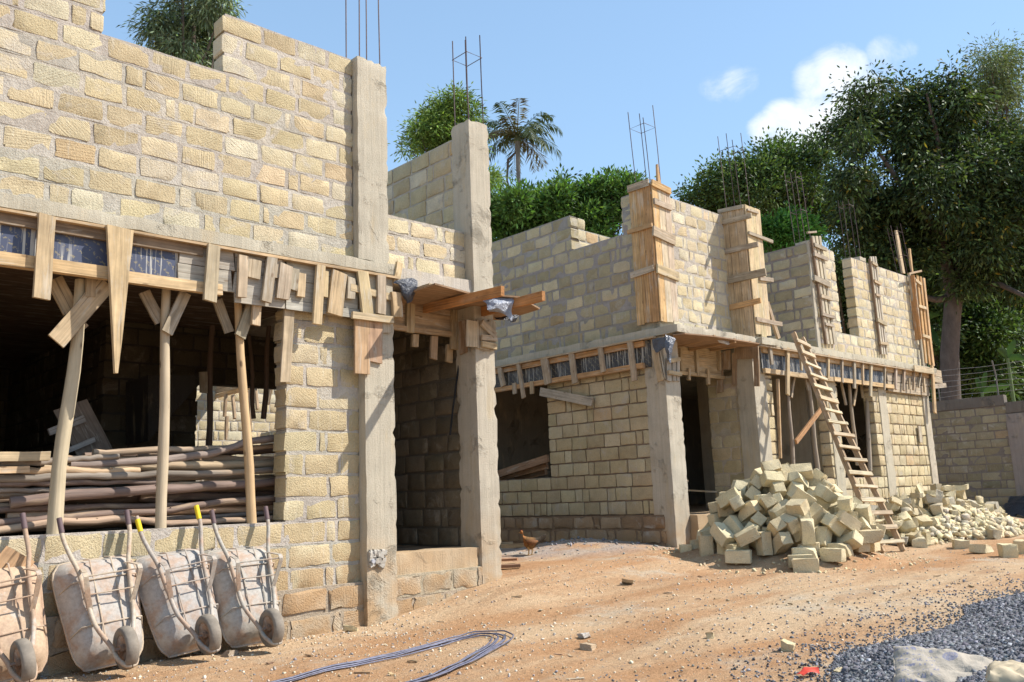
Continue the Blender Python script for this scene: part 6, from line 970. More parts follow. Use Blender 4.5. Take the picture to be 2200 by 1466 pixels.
HEAP_B = [[1.95,0.2,0.07,0.28,-0.0,0.0,-0.96,0.35,0.15,0.14],[1.2,0.31,0.06,0.65,0.0,0.0,0.76,0.21,0.14,0.13],[-0.88,0.1,0.04,0.99,-0.0,-0.0,-0.16,0.12,0.09,0.07],[0.55,0.35,0.06,0.99,-0.0,0.0,-0.15,0.17,0.12,0.13],[2.72,0.13,0.09,0.09,0.0,-0.0,-1.0,0.29,0.15,0.17],[-0.99,0.4,0.07,0.97,-0.0,0.0,-0.25,0.25,0.13,0.14],[0.76,0.25,0.07,0.51,0.0,0.0,0.86,0.26,0.14,0.14],[0.54,0.01,0.08,0.97,0.0,0.0,-0.23,0.32,0.18,0.17],[2.22,0.13,0.08,0.45,-0.45,-0.55,0.55,0.21,0.17,0.15],[1.95,0.05,0.05,0.21,0.21,-0.68,-0.68,0.2,0.09,0.1],[-1.94,-0.24,0.04,0.7,0.0,0.0,0.71,0.14,0.08,0.08],[-1.26,0.49,0.07,0.09,-0.09,-0.7,0.7,0.24,0.15,0.16],[-2.25,0.44,0.06,0.61,0.0,-0.0,-0.79,0.26,0.13,0.13],[0.46,-0.22,0.08,0.85,0.02,-0.03,0.53,0.3,0.17,0.14],[2.69,0.08,0.23,0.46,0.0,-0.0,-0.89,0.23,0.15,0.11],[-2.09,0.08,0.04,0.7,0.7,0.11,0.11,0.14,0.08,0.08],[0.45,0.21,0.05,0.18,-0.0,-0.0,0.98,0.17,0.1,0.1],[0.89,-0.05,0.03,0.88,-0.0,-0.0,0.48,0.12,0.08,0.07],[-1.58,0.47,0.07,0.01,0.0,-0.0,-1.0,0.22,0.13,0.13],[-2.09,0.37,0.07,0.98,0.0,0.0,-0.19,0.2,0.14,0.13],[-2.12,-0.23,0.06,0.66,0.0,-0.0,-0.75,0.22,0.17,0.13],[-1.7,-0.31,0.04,0.99,0.0,-0.0,-0.11,0.14,0.08,0.08],[-1.02,0.17,0.04,0.68,0.68,-0.21,-0.21,0.16,0.08,0.09],[0.62,0.16,0.05,0.13,-0.0,0.0,0.99,0.17,0.1,0.1],[-0.27,0.47,0.05,0.75,-0.0,-0.0,-0.67,0.19,0.13,0.1],[-0.75,0.4,0.05,0.89,-0.0,-0.0,0.46,0.17,0.11,0.1],[-2.39,0.37,0.12,0.56,0.43,-0.56,0.43,0.23,0.11,0.11],[-0.7,-0.09,0.06,0.67,0.0,0.0,-0.74,0.17,0.12,0.11],[2.33,0.19,0.05,0.54,-0.54,0.46,-0.46,0.15,0.1,0.08],[0.31,-0.07,0.05,0.3,0.0,-0.0,0.95,0.2,0.14,0.11],[2.9,0.38,0.07,0.0,0.98,-0.21,0.0,0.3,0.17,0.14],[3.08,-0.06,0.05,0.88,-0.0,0.0,-0.47,0.18,0.1,0.1],[1.05,0.24,0.06,0.52,0.52,-0.48,-0.48,0.27,0.13,0.16],[-1.6,-0.15,0.11,0.77,-0.11,0.13,0.61,0.24,0.18,0.15],[-2.28,0.17,0.08,0.74,-0.0,-0.0,-0.67,0.23,0.13,0.15],[-0.56,-0.21,0.06,0.73,0.0,-0.0,-0.69,0.23,0.13,0.11],[1.97,-0.22,0.13,0.4,0.58,-0.4,0.58,0.26,0.18,0.17],[-0.21,0.01,0.04,0.38,-0.0,0.0,-0.92,0.14,0.1,0.07],[1.64,0.2,0.11,0.36,-0.61,0.36,0.61,0.22,0.15,0.1],[-0.1,0.31,0.07,0.7,-0.0,0.0,0.71,0.24,0.18,0.15],[-1.87,-0.04,0.07,0.95,0.0,0.0,0.3,0.19,0.12,0.14],[2.5,-0.02,0.06,0.69,0.0,0.0,0.72,0.19,0.13,0.11],[-1.14,0.29,0.07,0.2,0.68,0.2,-0.68,0.14,0.08,0.09],[2.5,0.2,0.08,0.06,0.44,-0.89,0.03,0.23,0.12,0.13],[-1.36,0.26,0.09,0.81,-0.0,0.0,0.59,0.33,0.19,0.18],[-1.54,0.02,0.22,0.24,-0.34,-0.39,0.82,0.28,0.18,0.19],[-0.34,0.14,0.17,0.45,0.55,0.45,-0.55,0.33,0.2,0.16],[-2.1,-0.02,0.08,0.43,-0.56,0.43,0.56,0.15,0.11,0.08],[-0.97,-0.18,0.05,0.19,-0.0,0.0,0.98,0.16,0.11,0.09],[-1.18,0.07,0.08,0.42,-0.42,-0.57,0.57,0.23,0.17,0.17],[0.12,0.16,0.06,0.65,0.65,-0.29,-0.29,0.23,0.12,0.14],[-1.74,-0.56,0.1,0.14,-0.69,0.14,0.69,0.21,0.13,0.1],[-2.15,-0.31,0.16,1.0,0.0,-0.0,-0.01,0.14,0.1,0.07],[-1.62,0.28,0.16,0.71,-0.57,-0.42,-0.05,0.32,0.15,0.19],[0.8,-0.16,0.1,0.62,0.34,-0.62,0.34,0.2,0.12,0.1],[-0.97,0.25,0.04,0.2,0.2,0.68,0.68,0.14,0.08,0.08],[0.25,0.06,0.21,0.18,0.03,-0.03,0.98,0.26,0.15,0.18],[-0.67,0.2,0.06,0.52,-0.0,0.0,-0.85,0.23,0.14,0.12],[-1.93,0.2,0.12,0.6,0.35,-0.23,-0.68,0.27,0.13,0.14],[1.87,0.32,0.17,0.34,-0.84,-0.33,0.27,0.25,0.13,0.16],[3.18,0.01,0.08,0.85,0.0,-0.0,-0.53,0.25,0.13,0.16],[-0.82,0.21,0.14,0.68,0.47,0.53,0.2,0.24,0.18,0.15],[-1.3,-0.13,0.12,0.65,0.28,-0.65,0.28,0.24,0.18,0.13],[-0.82,-0.03,0.18,0.46,0.07,0.5,-0.73,0.29,0.18,0.15],[-1.82,0.42,0.04,0.66,-0.0,-0.0,-0.75,0.17,0.11,0.09],[1.7,-0.06,0.07,0.73,0.0,-0.0,0.69,0.31,0.16,0.14],[-0.67,0.59,0.06,0.48,-0.48,0.52,-0.52,0.17,0.13,0.1],[0.27,0.23,0.08,0.03,0.94,-0.09,0.34,0.17,0.1,0.08],[-1.78,0.39,0.16,0.56,-0.44,0.56,0.44,0.15,0.12,0.1],[-1.93,-0.07,0.18,0.35,-0.35,-0.62,0.62,0.16,0.09,0.1],[-0.1,-0.1,0.05,0.99,0.0,-0.0,0.16,0.21,0.12,0.11],[-0.43,0.3,0.13,0.34,-0.05,-0.71,-0.62,0.25,0.16,0.12],[-2.15,0.19,0.07,0.68,-0.2,-0.68,-0.2,0.15,0.11,0.08],[-1.01,0.02,0.08,0.31,-0.64,-0.31,-0.64,0.16,0.08,0.09],[-1.8,-0.0,0.21,0.54,-0.54,0.46,-0.46,0.19,0.14,0.11],[-1.11,-0.28,0.13,0.48,0.2,0.11,-0.85,0.29,0.21,0.13],[-0.74,0.45,0.24,0.07,0.66,-0.26,0.7,0.24,0.18,0.16],[2.22,-0.17,0.08,0.36,-0.0,-0.0,0.93,0.34,0.19,0.15],[-1.79,-0.28,0.19,0.22,-0.25,-0.42,0.85,0.25,0.18,0.14],[-0.79,-0.3,0.08,0.06,-0.06,0.7,-0.7,0.21,0.15,0.14],[-0.49,0.58,0.08,0.0,0.62,0.79,-0.0,0.31,0.19,0.16],[3.02,0.14,0.08,0.22,0.67,0.22,-0.67,0.15,0.08,0.09],[2.8,-0.0,0.06,1.0,0.0,-0.0,0.02,0.19,0.12,0.13],[-1.24,0.01,0.31,0.42,-0.7,0.44,-0.38,0.31,0.19,0.18],[1.27,0.08,0.07,0.33,-0.0,-0.0,-0.94,0.23,0.14,0.15],[-0.34,0.73,0.13,0.09,-0.7,-0.09,-0.7,0.26,0.19,0.17],[-1.85,0.19,0.23,0.92,0.13,0.34,0.11,0.24,0.17,0.13],[-0.7,0.77,0.1,0.14,0.14,-0.69,-0.69,0.26,0.19,0.16],[2.6,0.17,0.26,0.68,-0.21,-0.68,-0.21,0.17,0.12,0.1],[2.54,-0.05,0.19,0.3,0.64,-0.3,0.64,0.16,0.12,0.1],[2.44,0.35,0.12,0.11,0.88,0.39,-0.24,0.22,0.15,0.14],[-0.02,0.08,0.11,0.15,-0.69,0.15,0.69,0.21,0.14,0.15],[-1.28,0.28,0.25,0.55,0.55,0.44,0.44,0.2,0.13,0.09],[-1.02,0.03,0.24,0.7,-0.09,0.01,-0.71,0.29,0.17,0.14],[-2.22,0.24,0.24,0.75,-0.0,-0.0,-0.67,0.33,0.19,0.18],[-2.13,-0.14,0.19,0.44,-0.34,-0.62,0.55,0.15,0.1,0.11],[-0.32,-0.17,0.13,0.69,-0.17,0.69,0.17,0.26,0.2,0.19],[-2.02,-0.49,0.11,0.41,-0.31,0.52,-0.69,0.28,0.18,0.14],[1.34,-0.07,0.1,0.64,0.29,0.64,-0.29,0.19,0.11,0.11],[-2.32,-0.35,0.07,0.62,0.62,-0.34,-0.34,0.28,0.13,0.16],[3.05,-0.28,0.08,0.0,0.99,0.16,0.0,0.35,0.19,0.16],[-1.93,0.69,0.13,0.31,-0.64,0.31,0.64,0.26,0.17,0.15],[1.89,0.02,0.17,0.43,0.56,-0.43,0.56,0.15,0.11,0.07],[2.64,0.18,0.4,0.97,-0.0,-0.0,0.22,0.26,0.14,0.11],[1.71,0.34,0.08,0.2,-0.68,0.2,0.68,0.17,0.1,0.1],[-1.06,0.33,0.25,0.06,0.02,0.28,0.96,0.32,0.15,0.18],[-1.72,0.24,0.34,0.53,0.32,0.15,0.77,0.25,0.2,0.17],[-2.29,-0.05,0.12,0.76,0.53,0.05,-0.37,0.2,0.13,0.12],[-1.73,0.59,0.05,0.0,0.62,-0.79,-0.0,0.18,0.1,0.09],[-0.66,0.6,0.2,0.34,-0.62,-0.34,-0.62,0.14,0.09,0.07],[-1.45,0.14,0.29,0.52,-0.11,0.3,0.79,0.19,0.11,0.1],[2.95,0.23,0.21,0.11,0.13,0.06,-0.98,0.21,0.14,0.13],[2.77,-0.13,0.16,0.13,-0.64,0.74,0.16,0.22,0.12,0.11],[1.71,0.5,0.06,0.65,-0.65,0.27,-0.27,0.23,0.12,0.11],[1.5,0.17,0.06,0.49,-0.49,-0.51,0.51,0.25,0.12,0.11],[-0.12,0.36,0.26,0.57,0.42,0.57,-0.42,0.23,0.17,0.17],[-1.63,-0.19,0.32,0.02,-0.43,-0.86,0.27,0.3,0.2,0.16],[-1.51,0.65,0.07,0.0,1.0,0.05,0.0,0.24,0.2,0.14],[0.79,-0.27,0.07,0.59,0.39,-0.59,0.39,0.14,0.1,0.08],[-1.17,0.02,0.45,0.8,-0.2,0.05,-0.57,0.22,0.11,0.12],[3.27,0.31,0.08,0.0,-0.7,0.72,0.0,0.31,0.15,0.16],[-1.78,0.55,0.16,0.67,-0.69,-0.2,0.17,0.25,0.13,0.11],[2.79,-0.12,0.04,0.0,-0.13,-0.99,-0.0,0.13,0.07,0.08],[1.02,-0.11,0.07,0.75,0.0,0.0,0.66,0.19,0.14,0.13],[2.18,0.29,0.09,0.45,-0.54,0.45,0.54,0.18,0.11,0.09],[1.52,-0.07,0.13,0.34,0.6,0.37,0.62,0.29,0.14,0.12],[0.44,0.23,0.19,0.69,0.28,0.65,-0.14,0.16,0.13,0.11],[0.2,0.35,0.08,0.45,-0.54,0.45,0.54,0.16,0.12,0.11],[-1.41,-0.1,0.4,0.0,-0.27,0.35,-0.9,0.21,0.15,0.14],[-0.91,0.11,0.33,0.11,0.01,-0.74,-0.67,0.15,0.1,0.1],[-2.46,-0.1,0.07,0.0,0.81,-0.59,-0.0,0.2,0.11,0.14],[-2.04,0.15,0.16,0.63,0.34,-0.24,-0.66,0.19,0.09,0.08],[1.62,0.19,0.31,0.6,0.0,-0.0,0.8,0.23,0.18,0.17],[1.05,0.16,0.19,0.99,-0.0,-0.0,0.17,0.3,0.18,0.14],[0.18,0.59,0.07,0.64,-0.64,0.3,-0.3,0.29,0.15,0.14],[-2.14,-0.21,0.33,0.55,0.67,0.34,0.36,0.27,0.19,0.18],[0.06,0.31,0.16,0.02,0.69,-0.69,0.21,0.19,0.13,0.1],[1.07,0.15,0.32,0.18,-0.0,-0.0,0.98,0.21,0.12,0.1],[-0.31,-0.13,0.34,0.95,0.0,-0.0,-0.3,0.28,0.13,0.14],[-1.83,0.59,0.39,0.54,-0.35,-0.72,-0.26,0.33,0.21,0.19],[-1.85,-0.49,0.09,0.68,0.48,0.29,0.47,0.2,0.13,0.12],[-1.21,0.21,0.4,0.89,-0.22,0.19,0.36,0.2,0.1,0.1],[1.92,-0.08,0.14,0.18,-0.1,0.81,-0.54,0.15,0.1,0.09],[-0.16,0.17,0.36,0.08,0.52,0.07,0.85,0.35,0.15,0.16],[-1.92,-0.32,0.27,0.89,-0.32,-0.07,-0.32,0.25,0.15,0.16],[3.01,-0.01,0.21,0.06,0.3,0.87,-0.38,0.25,0.15,0.13],[-1.6,0.1,0.46,0.45,0.25,-0.44,-0.74,0.32,0.15,0.18],[-1.04,0.03,0.38,0.02,-0.58,-0.81,0.09,0.26,0.15,0.13],[-1.48,0.4,0.33,0.81,0.44,0.24,-0.31,0.28,0.16,0.16],[-1.22,0.56,0.21,0.52,0.52,0.48,0.48,0.2,0.13,0.13],[2.21,0.22,0.24,0.37,0.01,0.06,-0.93,0.22,0.17,0.12],[-0.34,0.35,0.21,0.19,-0.28,-0.06,-0.94,0.22,0.13,0.1],[-0.55,0.04,0.13,0.03,0.81,-0.52,-0.28,0.24,0.14,0.13],[1.71,0.46,0.23,0.54,0.31,0.64,0.46,0.22,0.15,0.14],[1.59,0.12,0.45,0.77,0.0,0.0,-0.64,0.24,0.16,0.11],[-1.59,0.53,0.49,0.7,-0.34,-0.09,0.62,0.32,0.2,0.16],[-1.82,0.12,0.42,0.15,0.9,-0.16,0.38,0.21,0.09,0.08],[-2.26,-0.66,0.06,0.87,-0.0,-0.0,-0.49,0.2,0.12,0.13],[-2.05,0.55,0.18,0.54,-0.56,-0.62,-0.09,0.2,0.11,0.11],[-0.6,0.26,0.3,0.03,-0.72,0.49,0.48,0.28,0.16,0.18],[2.61,-0.14,0.05,0.68,0.68,0.2,0.2,0.17,0.1,0.09],[2.37,-0.0,0.13,0.24,-0.59,0.75,-0.17,0.22,0.11,0.1],[-0.47,0.52,0.3,0.52,-0.26,0.17,0.8,0.25,0.16,0.16],[2.27,0.11,0.21,0.65,0.65,0.27,0.27,0.14,0.09,0.07],[1.33,0.24,0.2,0.23,0.09,-0.93,0.26,0.26,0.16,0.11],[0.8,0.01,0.2,0.2,-0.27,0.08,-0.94,0.23,0.15,0.14],[-0.39,-0.12,0.46,0.27,-0.27,-0.65,0.65,0.14,0.09,0.09],[-1.19,0.46,0.37,0.03,0.05,-0.86,-0.5,0.21,0.14,0.13],[-1.58,-0.0,0.59,0.9,0.18,0.18,0.35,0.23,0.18,0.13],[-0.94,0.59,0.07,0.37,-0.42,0.63,-0.54,0.16,0.12,0.09],[-1.55,-0.18,0.44,0.4,0.37,0.76,0.37,0.16,0.09,0.1],[-0.09,-0.03,0.18,0.68,-0.71,0.13,-0.14,0.23,0.15,0.1],[-0.33,0.36,0.33,0.72,0.62,0.31,-0.08,0.18,0.12,0.1],[0.1,-0.06,0.05,0.21,-0.21,-0.67,0.67,0.14,0.1,0.09],[1.55,0.42,0.11,0.51,-0.49,-0.51,-0.49,0.22,0.16,0.16],[0.79,0.27,0.26,0.69,-0.17,-0.69,-0.17,0.25,0.15,0.15],[-2.03,0.03,0.32,0.83,-0.4,0.3,0.24,0.2,0.16,0.11],[-1.91,-0.2,0.34,0.38,-0.18,-0.28,-0.86,0.22,0.1,0.11],[-2.02,0.43,0.27,0.76,-0.4,0.52,-0.02,0.22,0.13,0.13],[-1.36,0.06,0.5,0.49,-0.42,0.76,-0.12,0.23,0.16,0.17],[-1.11,0.3,0.45,0.31,0.0,0.28,0.91,0.19,0.15,0.11],[2.88,0.05,0.34,0.55,-0.37,0.42,-0.62,0.24,0.13,0.15],[0.26,0.27,0.22,0.7,0.69,0.1,0.12,0.19,0.11,0.1],[-2.11,-0.26,0.45,0.03,0.04,-1.0,-0.08,0.16,0.08,0.07],[-2.29,-0.02,0.27,0.15,0.92,-0.19,-0.31,0.21,0.1,0.1],[-2.23,0.01,0.36,0.53,0.68,-0.3,-0.41,0.16,0.09,0.1],[1.34,0.42,0.21,0.78,-0.6,0.13,0.06,0.24,0.17,0.16],[-0.37,0.14,0.38,0.58,0.0,-0.0,-0.82,0.22,0.1,0.09],[0.12,-0.27,0.06,0.0,0.9,0.44,0.0,0.2,0.14,0.12],[0.12,-0.1,0.18,0.42,-0.49,0.5,-0.58,0.2,0.14,0.1]]
# ------------------------------------------------------------------ heaps of stone blocks
def free_block(name, s, tint, rough=.010, brk=0.0, seed=0):
    st = random.getstate(); random.seed(seed); mb = MB()
    o = Vector((-s[0]/2, -s[1]/2, -s[2]/2))
    bmv = [Vector((x, y, z)) for x in (-1, 1) for y in (-1, 1) for z in (-1, 1)]
    N_ = 4; vid = {}; vs = []; gr = []
    off = random.random()*20; an = random.choice((.6, .75, 2.4, 0.1)); ca, sa = math.cos(an), math.sin(an)
    cutn = Vector((random.gauss(0, 1), random.gauss(0, 1), random.gauss(0, 1))).normalized()
    def V(k):
        if k not in vid:
            p = Vector([(-1, -.93, 0, .93, 1)[i] for i in k]); e = sum(1 for i in k if i in (0, 4))
            p = Vector((p.x*s[0]/2, p.y*s[1]/2, p.z*s[2]/2))
            if e >= 2: p *= 1-.035*(e-1); p += Vector((random.uniform(-1, 1), random.uniform(-1, 1), random.uniform(-1, 1)))*rough
            p += Vector([noise.noise(p*9+Vector((off, i*7, 0))) for i in range(3)])*rough*1.3
            if not brk and seed % 3 == 0:
                ex = p.dot(cutn)-min(s)*.62
                if ex > 0: p -= cutn*ex*.8
            if brk:
                p += Vector([noise.noise(p*6+Vector((off, i*5, 3))) for i in range(3)])*brk*.05
                ex = p.dot(cutn)-min(s)*.42
                if ex > 0: p -= cutn*ex*.85
            vid[k] = len(vs); vs.append(p); q_ = (p.x, p.y+p.z*.6); gr.append((q_[0]*ca+q_[1]*sa+off, -q_[0]*sa+q_[1]*ca, 0))
        return vid[k]
    fs = []
    for a in range(3):
        b_, c_ = [(1, 2), (2, 0), (0, 1)][a]
        for sd in (0, 4):
            for i in range(4):
                for k in range(4):
                    def mk(ii, kk):
                        t = [0, 0, 0]; t[a] = sd; t[b_] = ii; t[c_] = kk; return V(tuple(t))
                    f = (mk(i, k), mk(i+1, k), mk(i+1, k+1), mk(i, k+1)); fs.append(f if sd else f[::-1])
    mb.add(vs, fs, tint, gr); random.setstate(st)
    return mb
T_HP = [(0.67, 0.56, 0.335), (0.69, 0.585, 0.37), (0.62, 0.505, 0.305), (0.65, 0.53, 0.33), (0.56, 0.46, 0.28), (0.67, 0.54, 0.325)]
protos = {}
def block_obj(s, seed, brk, tint):
    key = (tuple(s), seed % 9, brk) if not brk else (seed,)
    if key in protos: o = protos[key].copy(); COL.objects.link(o); return o
    mb = free_block('stone_block', s, tint, seed=hash(key) % 9999, brk=brk)
    o = mb.build('stone_block', HEAP, None, smooth=42); protos[key] = o; return o
def scr(p):
    z = p.dot(FW); return 1100+FPX*p.dot(RT)/z, 733-FPX*p.dot(UP)/z
ORD = ['first', 'second', 'third', 'fourth', 'fifth', 'sixth', 'seventh', 'eighth', 'ninth', 'tenth', 'eleventh', 'twelfth', 'thirteenth', 'fourteenth', 'fifteenth', 'sixteenth']
def heap(data, c, bump, rot, zoff, name, noun, brk, group, sc_=1.0):
    data = [[v*sc_ if k < 3 or k > 6 else v for k, v in enumerate(d)] for d in data]
    R_ = Matrix.Rotation(rot, 4, 'Z'); rows = []
    for i, d in enumerate(data):
        p = R_@Vector((d[0], d[1], 0)); x, y = c[0]+p.x, c[1]+p.y; z = d[2]+zoff+bump(x, y)
        if not brk and (lambda s_: s_[0] > 1878 and s_[1] < 1192)(scr(Vector((x, y, z)))): continue
        o = block_obj(d[7:10], i*13+len(data), brk*(random.random() < .8), random.choice(T_HP if not brk else T_HP+[(0.50, 0.44, 0.33), (0.48, 0.40, 0.27)]))
        o.location = (x, y, z); o.rotation_mode = 'QUATERNION'; o.rotation_quaternion = R_.to_quaternion()@Quaternion(d[3:7])
        rows.append((o, Vector((x, y, z)), d[2]))
    rows.sort(key=lambda r: -r[2]); lay = {}
    for o, p, z in rows:
        o.name = 'stone_block' if not brk else 'broken_stone'
        lev = min(5, int(z/0.2)); lay.setdefault(lev, []).append((scr(p), o, p))
    toff = Vector((c[0], c[1], 0)); vw = Vector((-FW.x, -FW.y, 0)).normalized()
    for lev, l in lay.items():
        front = sorted([r for r in l if (r[2]-Vector((c[0], c[1], r[2].z))).dot(vw) > .15*(1 if not brk else 0)], key=lambda r: r[0][0]); fs_ = {id(r[1]) for r in front}
        lname = ['bottom', 'second', 'third', 'fourth', 'fifth', 'topmost'][lev]
        for k, r in enumerate(front):
            if k < len(ORD): tag(r[1], f'{ORD[k]} {noun} from left, {lname} layer of {name}', 'stone block', group)
            else: tag(r[1], f'{noun} at right end, {lname} layer of {name}', 'stone block', group)
        for r in l:
            if id(r[1]) not in fs_: tag(r[1], f'{noun} at back, {lname} layer of {name}', 'stone block', group)
zb1 = -1.11
heap(HEAP_A, H1, lambda x, y: .56*max(0, 1-math.hypot(x-H1[0], y-H1[1])/1.65), .4, zb1, 'the tall heap by the ladder', 'pale yellow block', 0.0, 'cut stone blocks in the tall heap', .85)
heap(HEAP_B, (17.5, 6.85), lambda x, y: .66*max(0, 1-math.hypot((x-H2[0])/2.9, (y-H2[1])/1.15)), -.04, -1.09, 'the low rubble heap by far corner', 'broken stone', 1.0, 'broken stones in the low rubble heap')
def lone(px, py, z, s, rz, lab, tilt=(0, 0), brk=0.0, tint=None, nm='stone_block', cat='stone block'):
    p = on_ground(px, py, s[2]*.3); o = free_block(nm, s, tint or random.choice(T_HP), seed=int(px*7+py), brk=brk).build(nm, HEAP, None, smooth=42, loc=(0, 0, 0))
    o.location = (p.x, p.y, gz(p.x, p.y)+s[2]*.5-.015); o.rotation_euler = (tilt[0], tilt[1], rz); return tag(o, lab, cat)
lone(1512, 1150, -.92, (.36, .22, .21), .1, 'single block set square at the far left foot of the tall heap', (0, .03))
lone(2062, 1172, -1.0, (.40, .2, .16), .5, 'long split block lying flat in front of the rubble heap', (.1, 0), .6)
lone(2112, 1182, -1.05, (.36, .24, .13), -.1, 'wedge shaped block lying alone on the dirt towards the right edge', (0, .12), .5)
lone(2166, 1188, -1.05, (.22, .2, .19), .6, 'small square block standing near the right edge of the picture')
lone(2198, 1180, -1.05, (.34, .2, .2), .2, 'block cut off by the right edge of the picture')
lone(2132, 1152, -1.0, (.3, .2, .18), .9, 'rough stone between the rubble heap and the loose blocks', (.2, .1), .8, (0.5, .42, .28))
lone(1812, 1440, -1.15, (.15, .07, .03), .2, 'thin tan stone chip on the edge of the gravel beside the red rag', (0, 0), .3, nm='stone', cat='stone')
lone(1690, 1391, -1.15, (.13, .1, .07), .5, 'pale angular stone on the dirt before the gravel', (.2, 0), .8, nm='stone', cat='stone')
lone(1262, 1390, -1.2, (.11, .1, .07), .3, 'brown stone on the dirt right of the bent rods', (.1, .1), .8, (0.42, .31, .2), nm='stone', cat='stone')
lone(1256, 1369, -1.2, (.09, .08, .05), 1.2, 'white chip of stone on the dirt just above the brown stone', (0, .2), .8, (0.6, .55, .48), nm='stone', cat='stone')
lone(1350, 1252, -1.15, (.2, .12, .05), .6, 'flat tan flake of stone on the dirt in the middle of the yard', (0, 0), .7, (0.52, .42, .28), nm='stone', cat='stone')
lone(1522, 1368, -1.2, (.08, .06, .05), .6, 'small pale stone on the dirt between the bent rods and the gravel', (0, 0), .7, nm='stone', cat='stone')
lone(492, 1405, -1.25, (.1, .09, .07), .4, 'rough brown stone on the ground between the last two wheelbarrows', (0, .2), .8, (.42, .33, .24), nm='stone', cat='stone')
lone(752, 1352, -1.25, (.13, .1, .07), .4, 'pale stone at the foot of the nearest concrete column', (.2, .2), .8, nm='stone', cat='stone')

# ------------------------------------------------------------------ loose grit and gravel
def stones(name, pts, size, tints, mat, flat=.65):
    n = len(pts); base = np.array([[-1, -1, -1], [1, -1, -1], [1, 1, -1], [-1, 1, -1], [-1, -1, 1], [1, -1, 1], [1, 1, 1], [-1, 1, 1]], float)
    v = base[None]*(1+rng.normal(size=(n, 8, 3))*.28); v[:, 4:, :2] *= .55+.3*rng.random((n, 1, 1))
    v *= size[:, None, None]*np.array([1, .78, flat])[None, None]*(.7+.6*rng.random((n, 1, 3)))
    q_ = rng.normal(size=(n, 4)); q_[:, 1:3] *= .45; q_ /= np.linalg.norm(q_, axis=1)[:, None]; w, x, y, z = q_.T
    Rm = np.stack([1-2*(y*y+z*z), 2*(x*y-z*w), 2*(x*z+y*w), 2*(x*y+z*w), 1-2*(x*x+z*z), 2*(y*z-x*w), 2*(x*z-y*w), 2*(y*z+x*w), 1-2*(x*x+y*y)], -1).reshape(n, 3, 3)
    v = np.einsum('nij,nkj->nki', Rm, v)+pts[:, None, :]
    f = np.array([[0, 3, 2, 1], [4, 5, 6, 7], [0, 1, 5, 4], [1, 2, 6, 5], [2, 3, 7, 6], [3, 0, 4, 7]])
    F = (np.arange(n)[:, None, None]*8+f[None]).reshape(-1, 4); tc = np.repeat(tints, 8, 0)
    return np_mesh(name, v.reshape(-1, 3), F, tc, mat)
def vis(x, y, z):
    p = Vector((x, y, z)); d = p.dot(FW)
    if d < 1: return False
    sx, sy = scr(p); return -60 < sx < 2260 and -60 < sy < 1530
pts, sz = [], []
while len(pts) < 58000:
    x = random.uniform(2.6, 13.5)
    if random.random() > min(1, (6.5/x)**1.4): continue
    y = random.uniform(.8, 4.6); h = gravel_h(x, y)
    e = 3.15-0.05*(x-4.5)-.45*(1-sst(4.4, 6.2, x))
    if h <= 0.004 and random.random() > math.exp(-(y-e+.05)*3.0)*.11: continue
    z = gz(x, y)
    if not vis(x, y, z): continue
    s_ = random.uniform(.008, .019)*(1 if h > .02 else .55); pts.append((x, y, z+s_*random.uniform(.1, .9))); sz.append(s_)
tn = np.array([0.138, 0.137, 0.147])[None]*np.exp(rng.normal(size=(len(pts), 1))*.42)*(1+rng.normal(size=(len(pts), 3))*.03)
tag(stones('gravel', np.array(pts), np.array(sz), np.clip(tn, .02, .5), STONE, .55), 'blue grey crushed stone spread at the right foreground', 'gravel', kind='stuff')
pts, sz, tn = [], [], []
while len(pts) < 7500:
    x = random.uniform(1.8, 15); y = random.uniform(2.2, 8.1)
    if random.random() > min(1, (5/x)**1.3): continue
    dn = noise.noise(Vector((x*.7, y*.7, 11)))*.5+.5+.35*sst(7.0, 7.9, y)
    if random.random() > dn: continue
    z = gz(x, y)
    if not vis(x, y, z): continue
    s_ = .003+.010*random.random()**3.6; pts.append((x, y, z+s_*.3)); sz.append(s_)
    tn.append(jit(random.choice([(.50, .36, .22), (.42, .36, .29), (.56, .47, .34), (.36, .24, .14), (.30, .28, .26), (.6, .52, .4)]), .2))
tag(stones('grit', np.array(pts), np.array(sz), np.array(tn), STONE), 'small pebbles and grit scattered over the yard', 'grit', kind='stuff')
pts, sz, tn = [], [], []
for k in range(380):                                       # cement spoil by the side wall of the far building
    x = random.gauss(10.9, .9); y = random.gauss(9.9, .7)
    if x > 11.55 or y < 8.4: continue
    s_ = .006+.02*random.random()**3; pts.append((x, y, gz(x, y)+s_*.3)); sz.append(s_); tn.append(jit((.26, .25, .24), .3))
tag(stones('spoil', np.array(pts), np.array(sz), np.array(tn), STONE), 'grey cement spoil and chips by the shaded side wall', 'rubble', kind='stuff')

pts, sz, tn = [], [], []
for k in range(4200):                                       # small fragments over the low heap
    a = random.uniform(0, 6.283); r = random.random()**.62*1.05; x = H2[0]+.1+2.9*r*math.cos(a); y = H2[1]+1.15*r*math.sin(a)
    if y > 8.15: continue
    s_ = .02+.06*random.random()**2.2; pts.append((x, y, gz(x, y)+s_*random.uniform(.2, 1.6))); sz.append(s_); tn.append(jit(random.choice(T_HP+[(0.48, .41, .29), (.52, .45, .33)]), .15))
tag(stones('stone_rubble', np.array(pts), np.array(sz), np.array(tn), HEAP, .7), 'small broken stone fragments filling the low heap at the far corner', 'rubble', kind='stuff')
pts, sz, tn = [], [], []
for k in range(420):
    a = random.uniform(0, 6.283); r = 1.2+.9*random.random(); x = H1[0]+r*math.cos(a); y = H1[1]+r*math.sin(a)
    s_ = .006+.022*random.random()**3; pts.append((x, y, gz(x, y)+s_*.3)); sz.append(s_); tn.append(jit(random.choice(T_HP), .15))
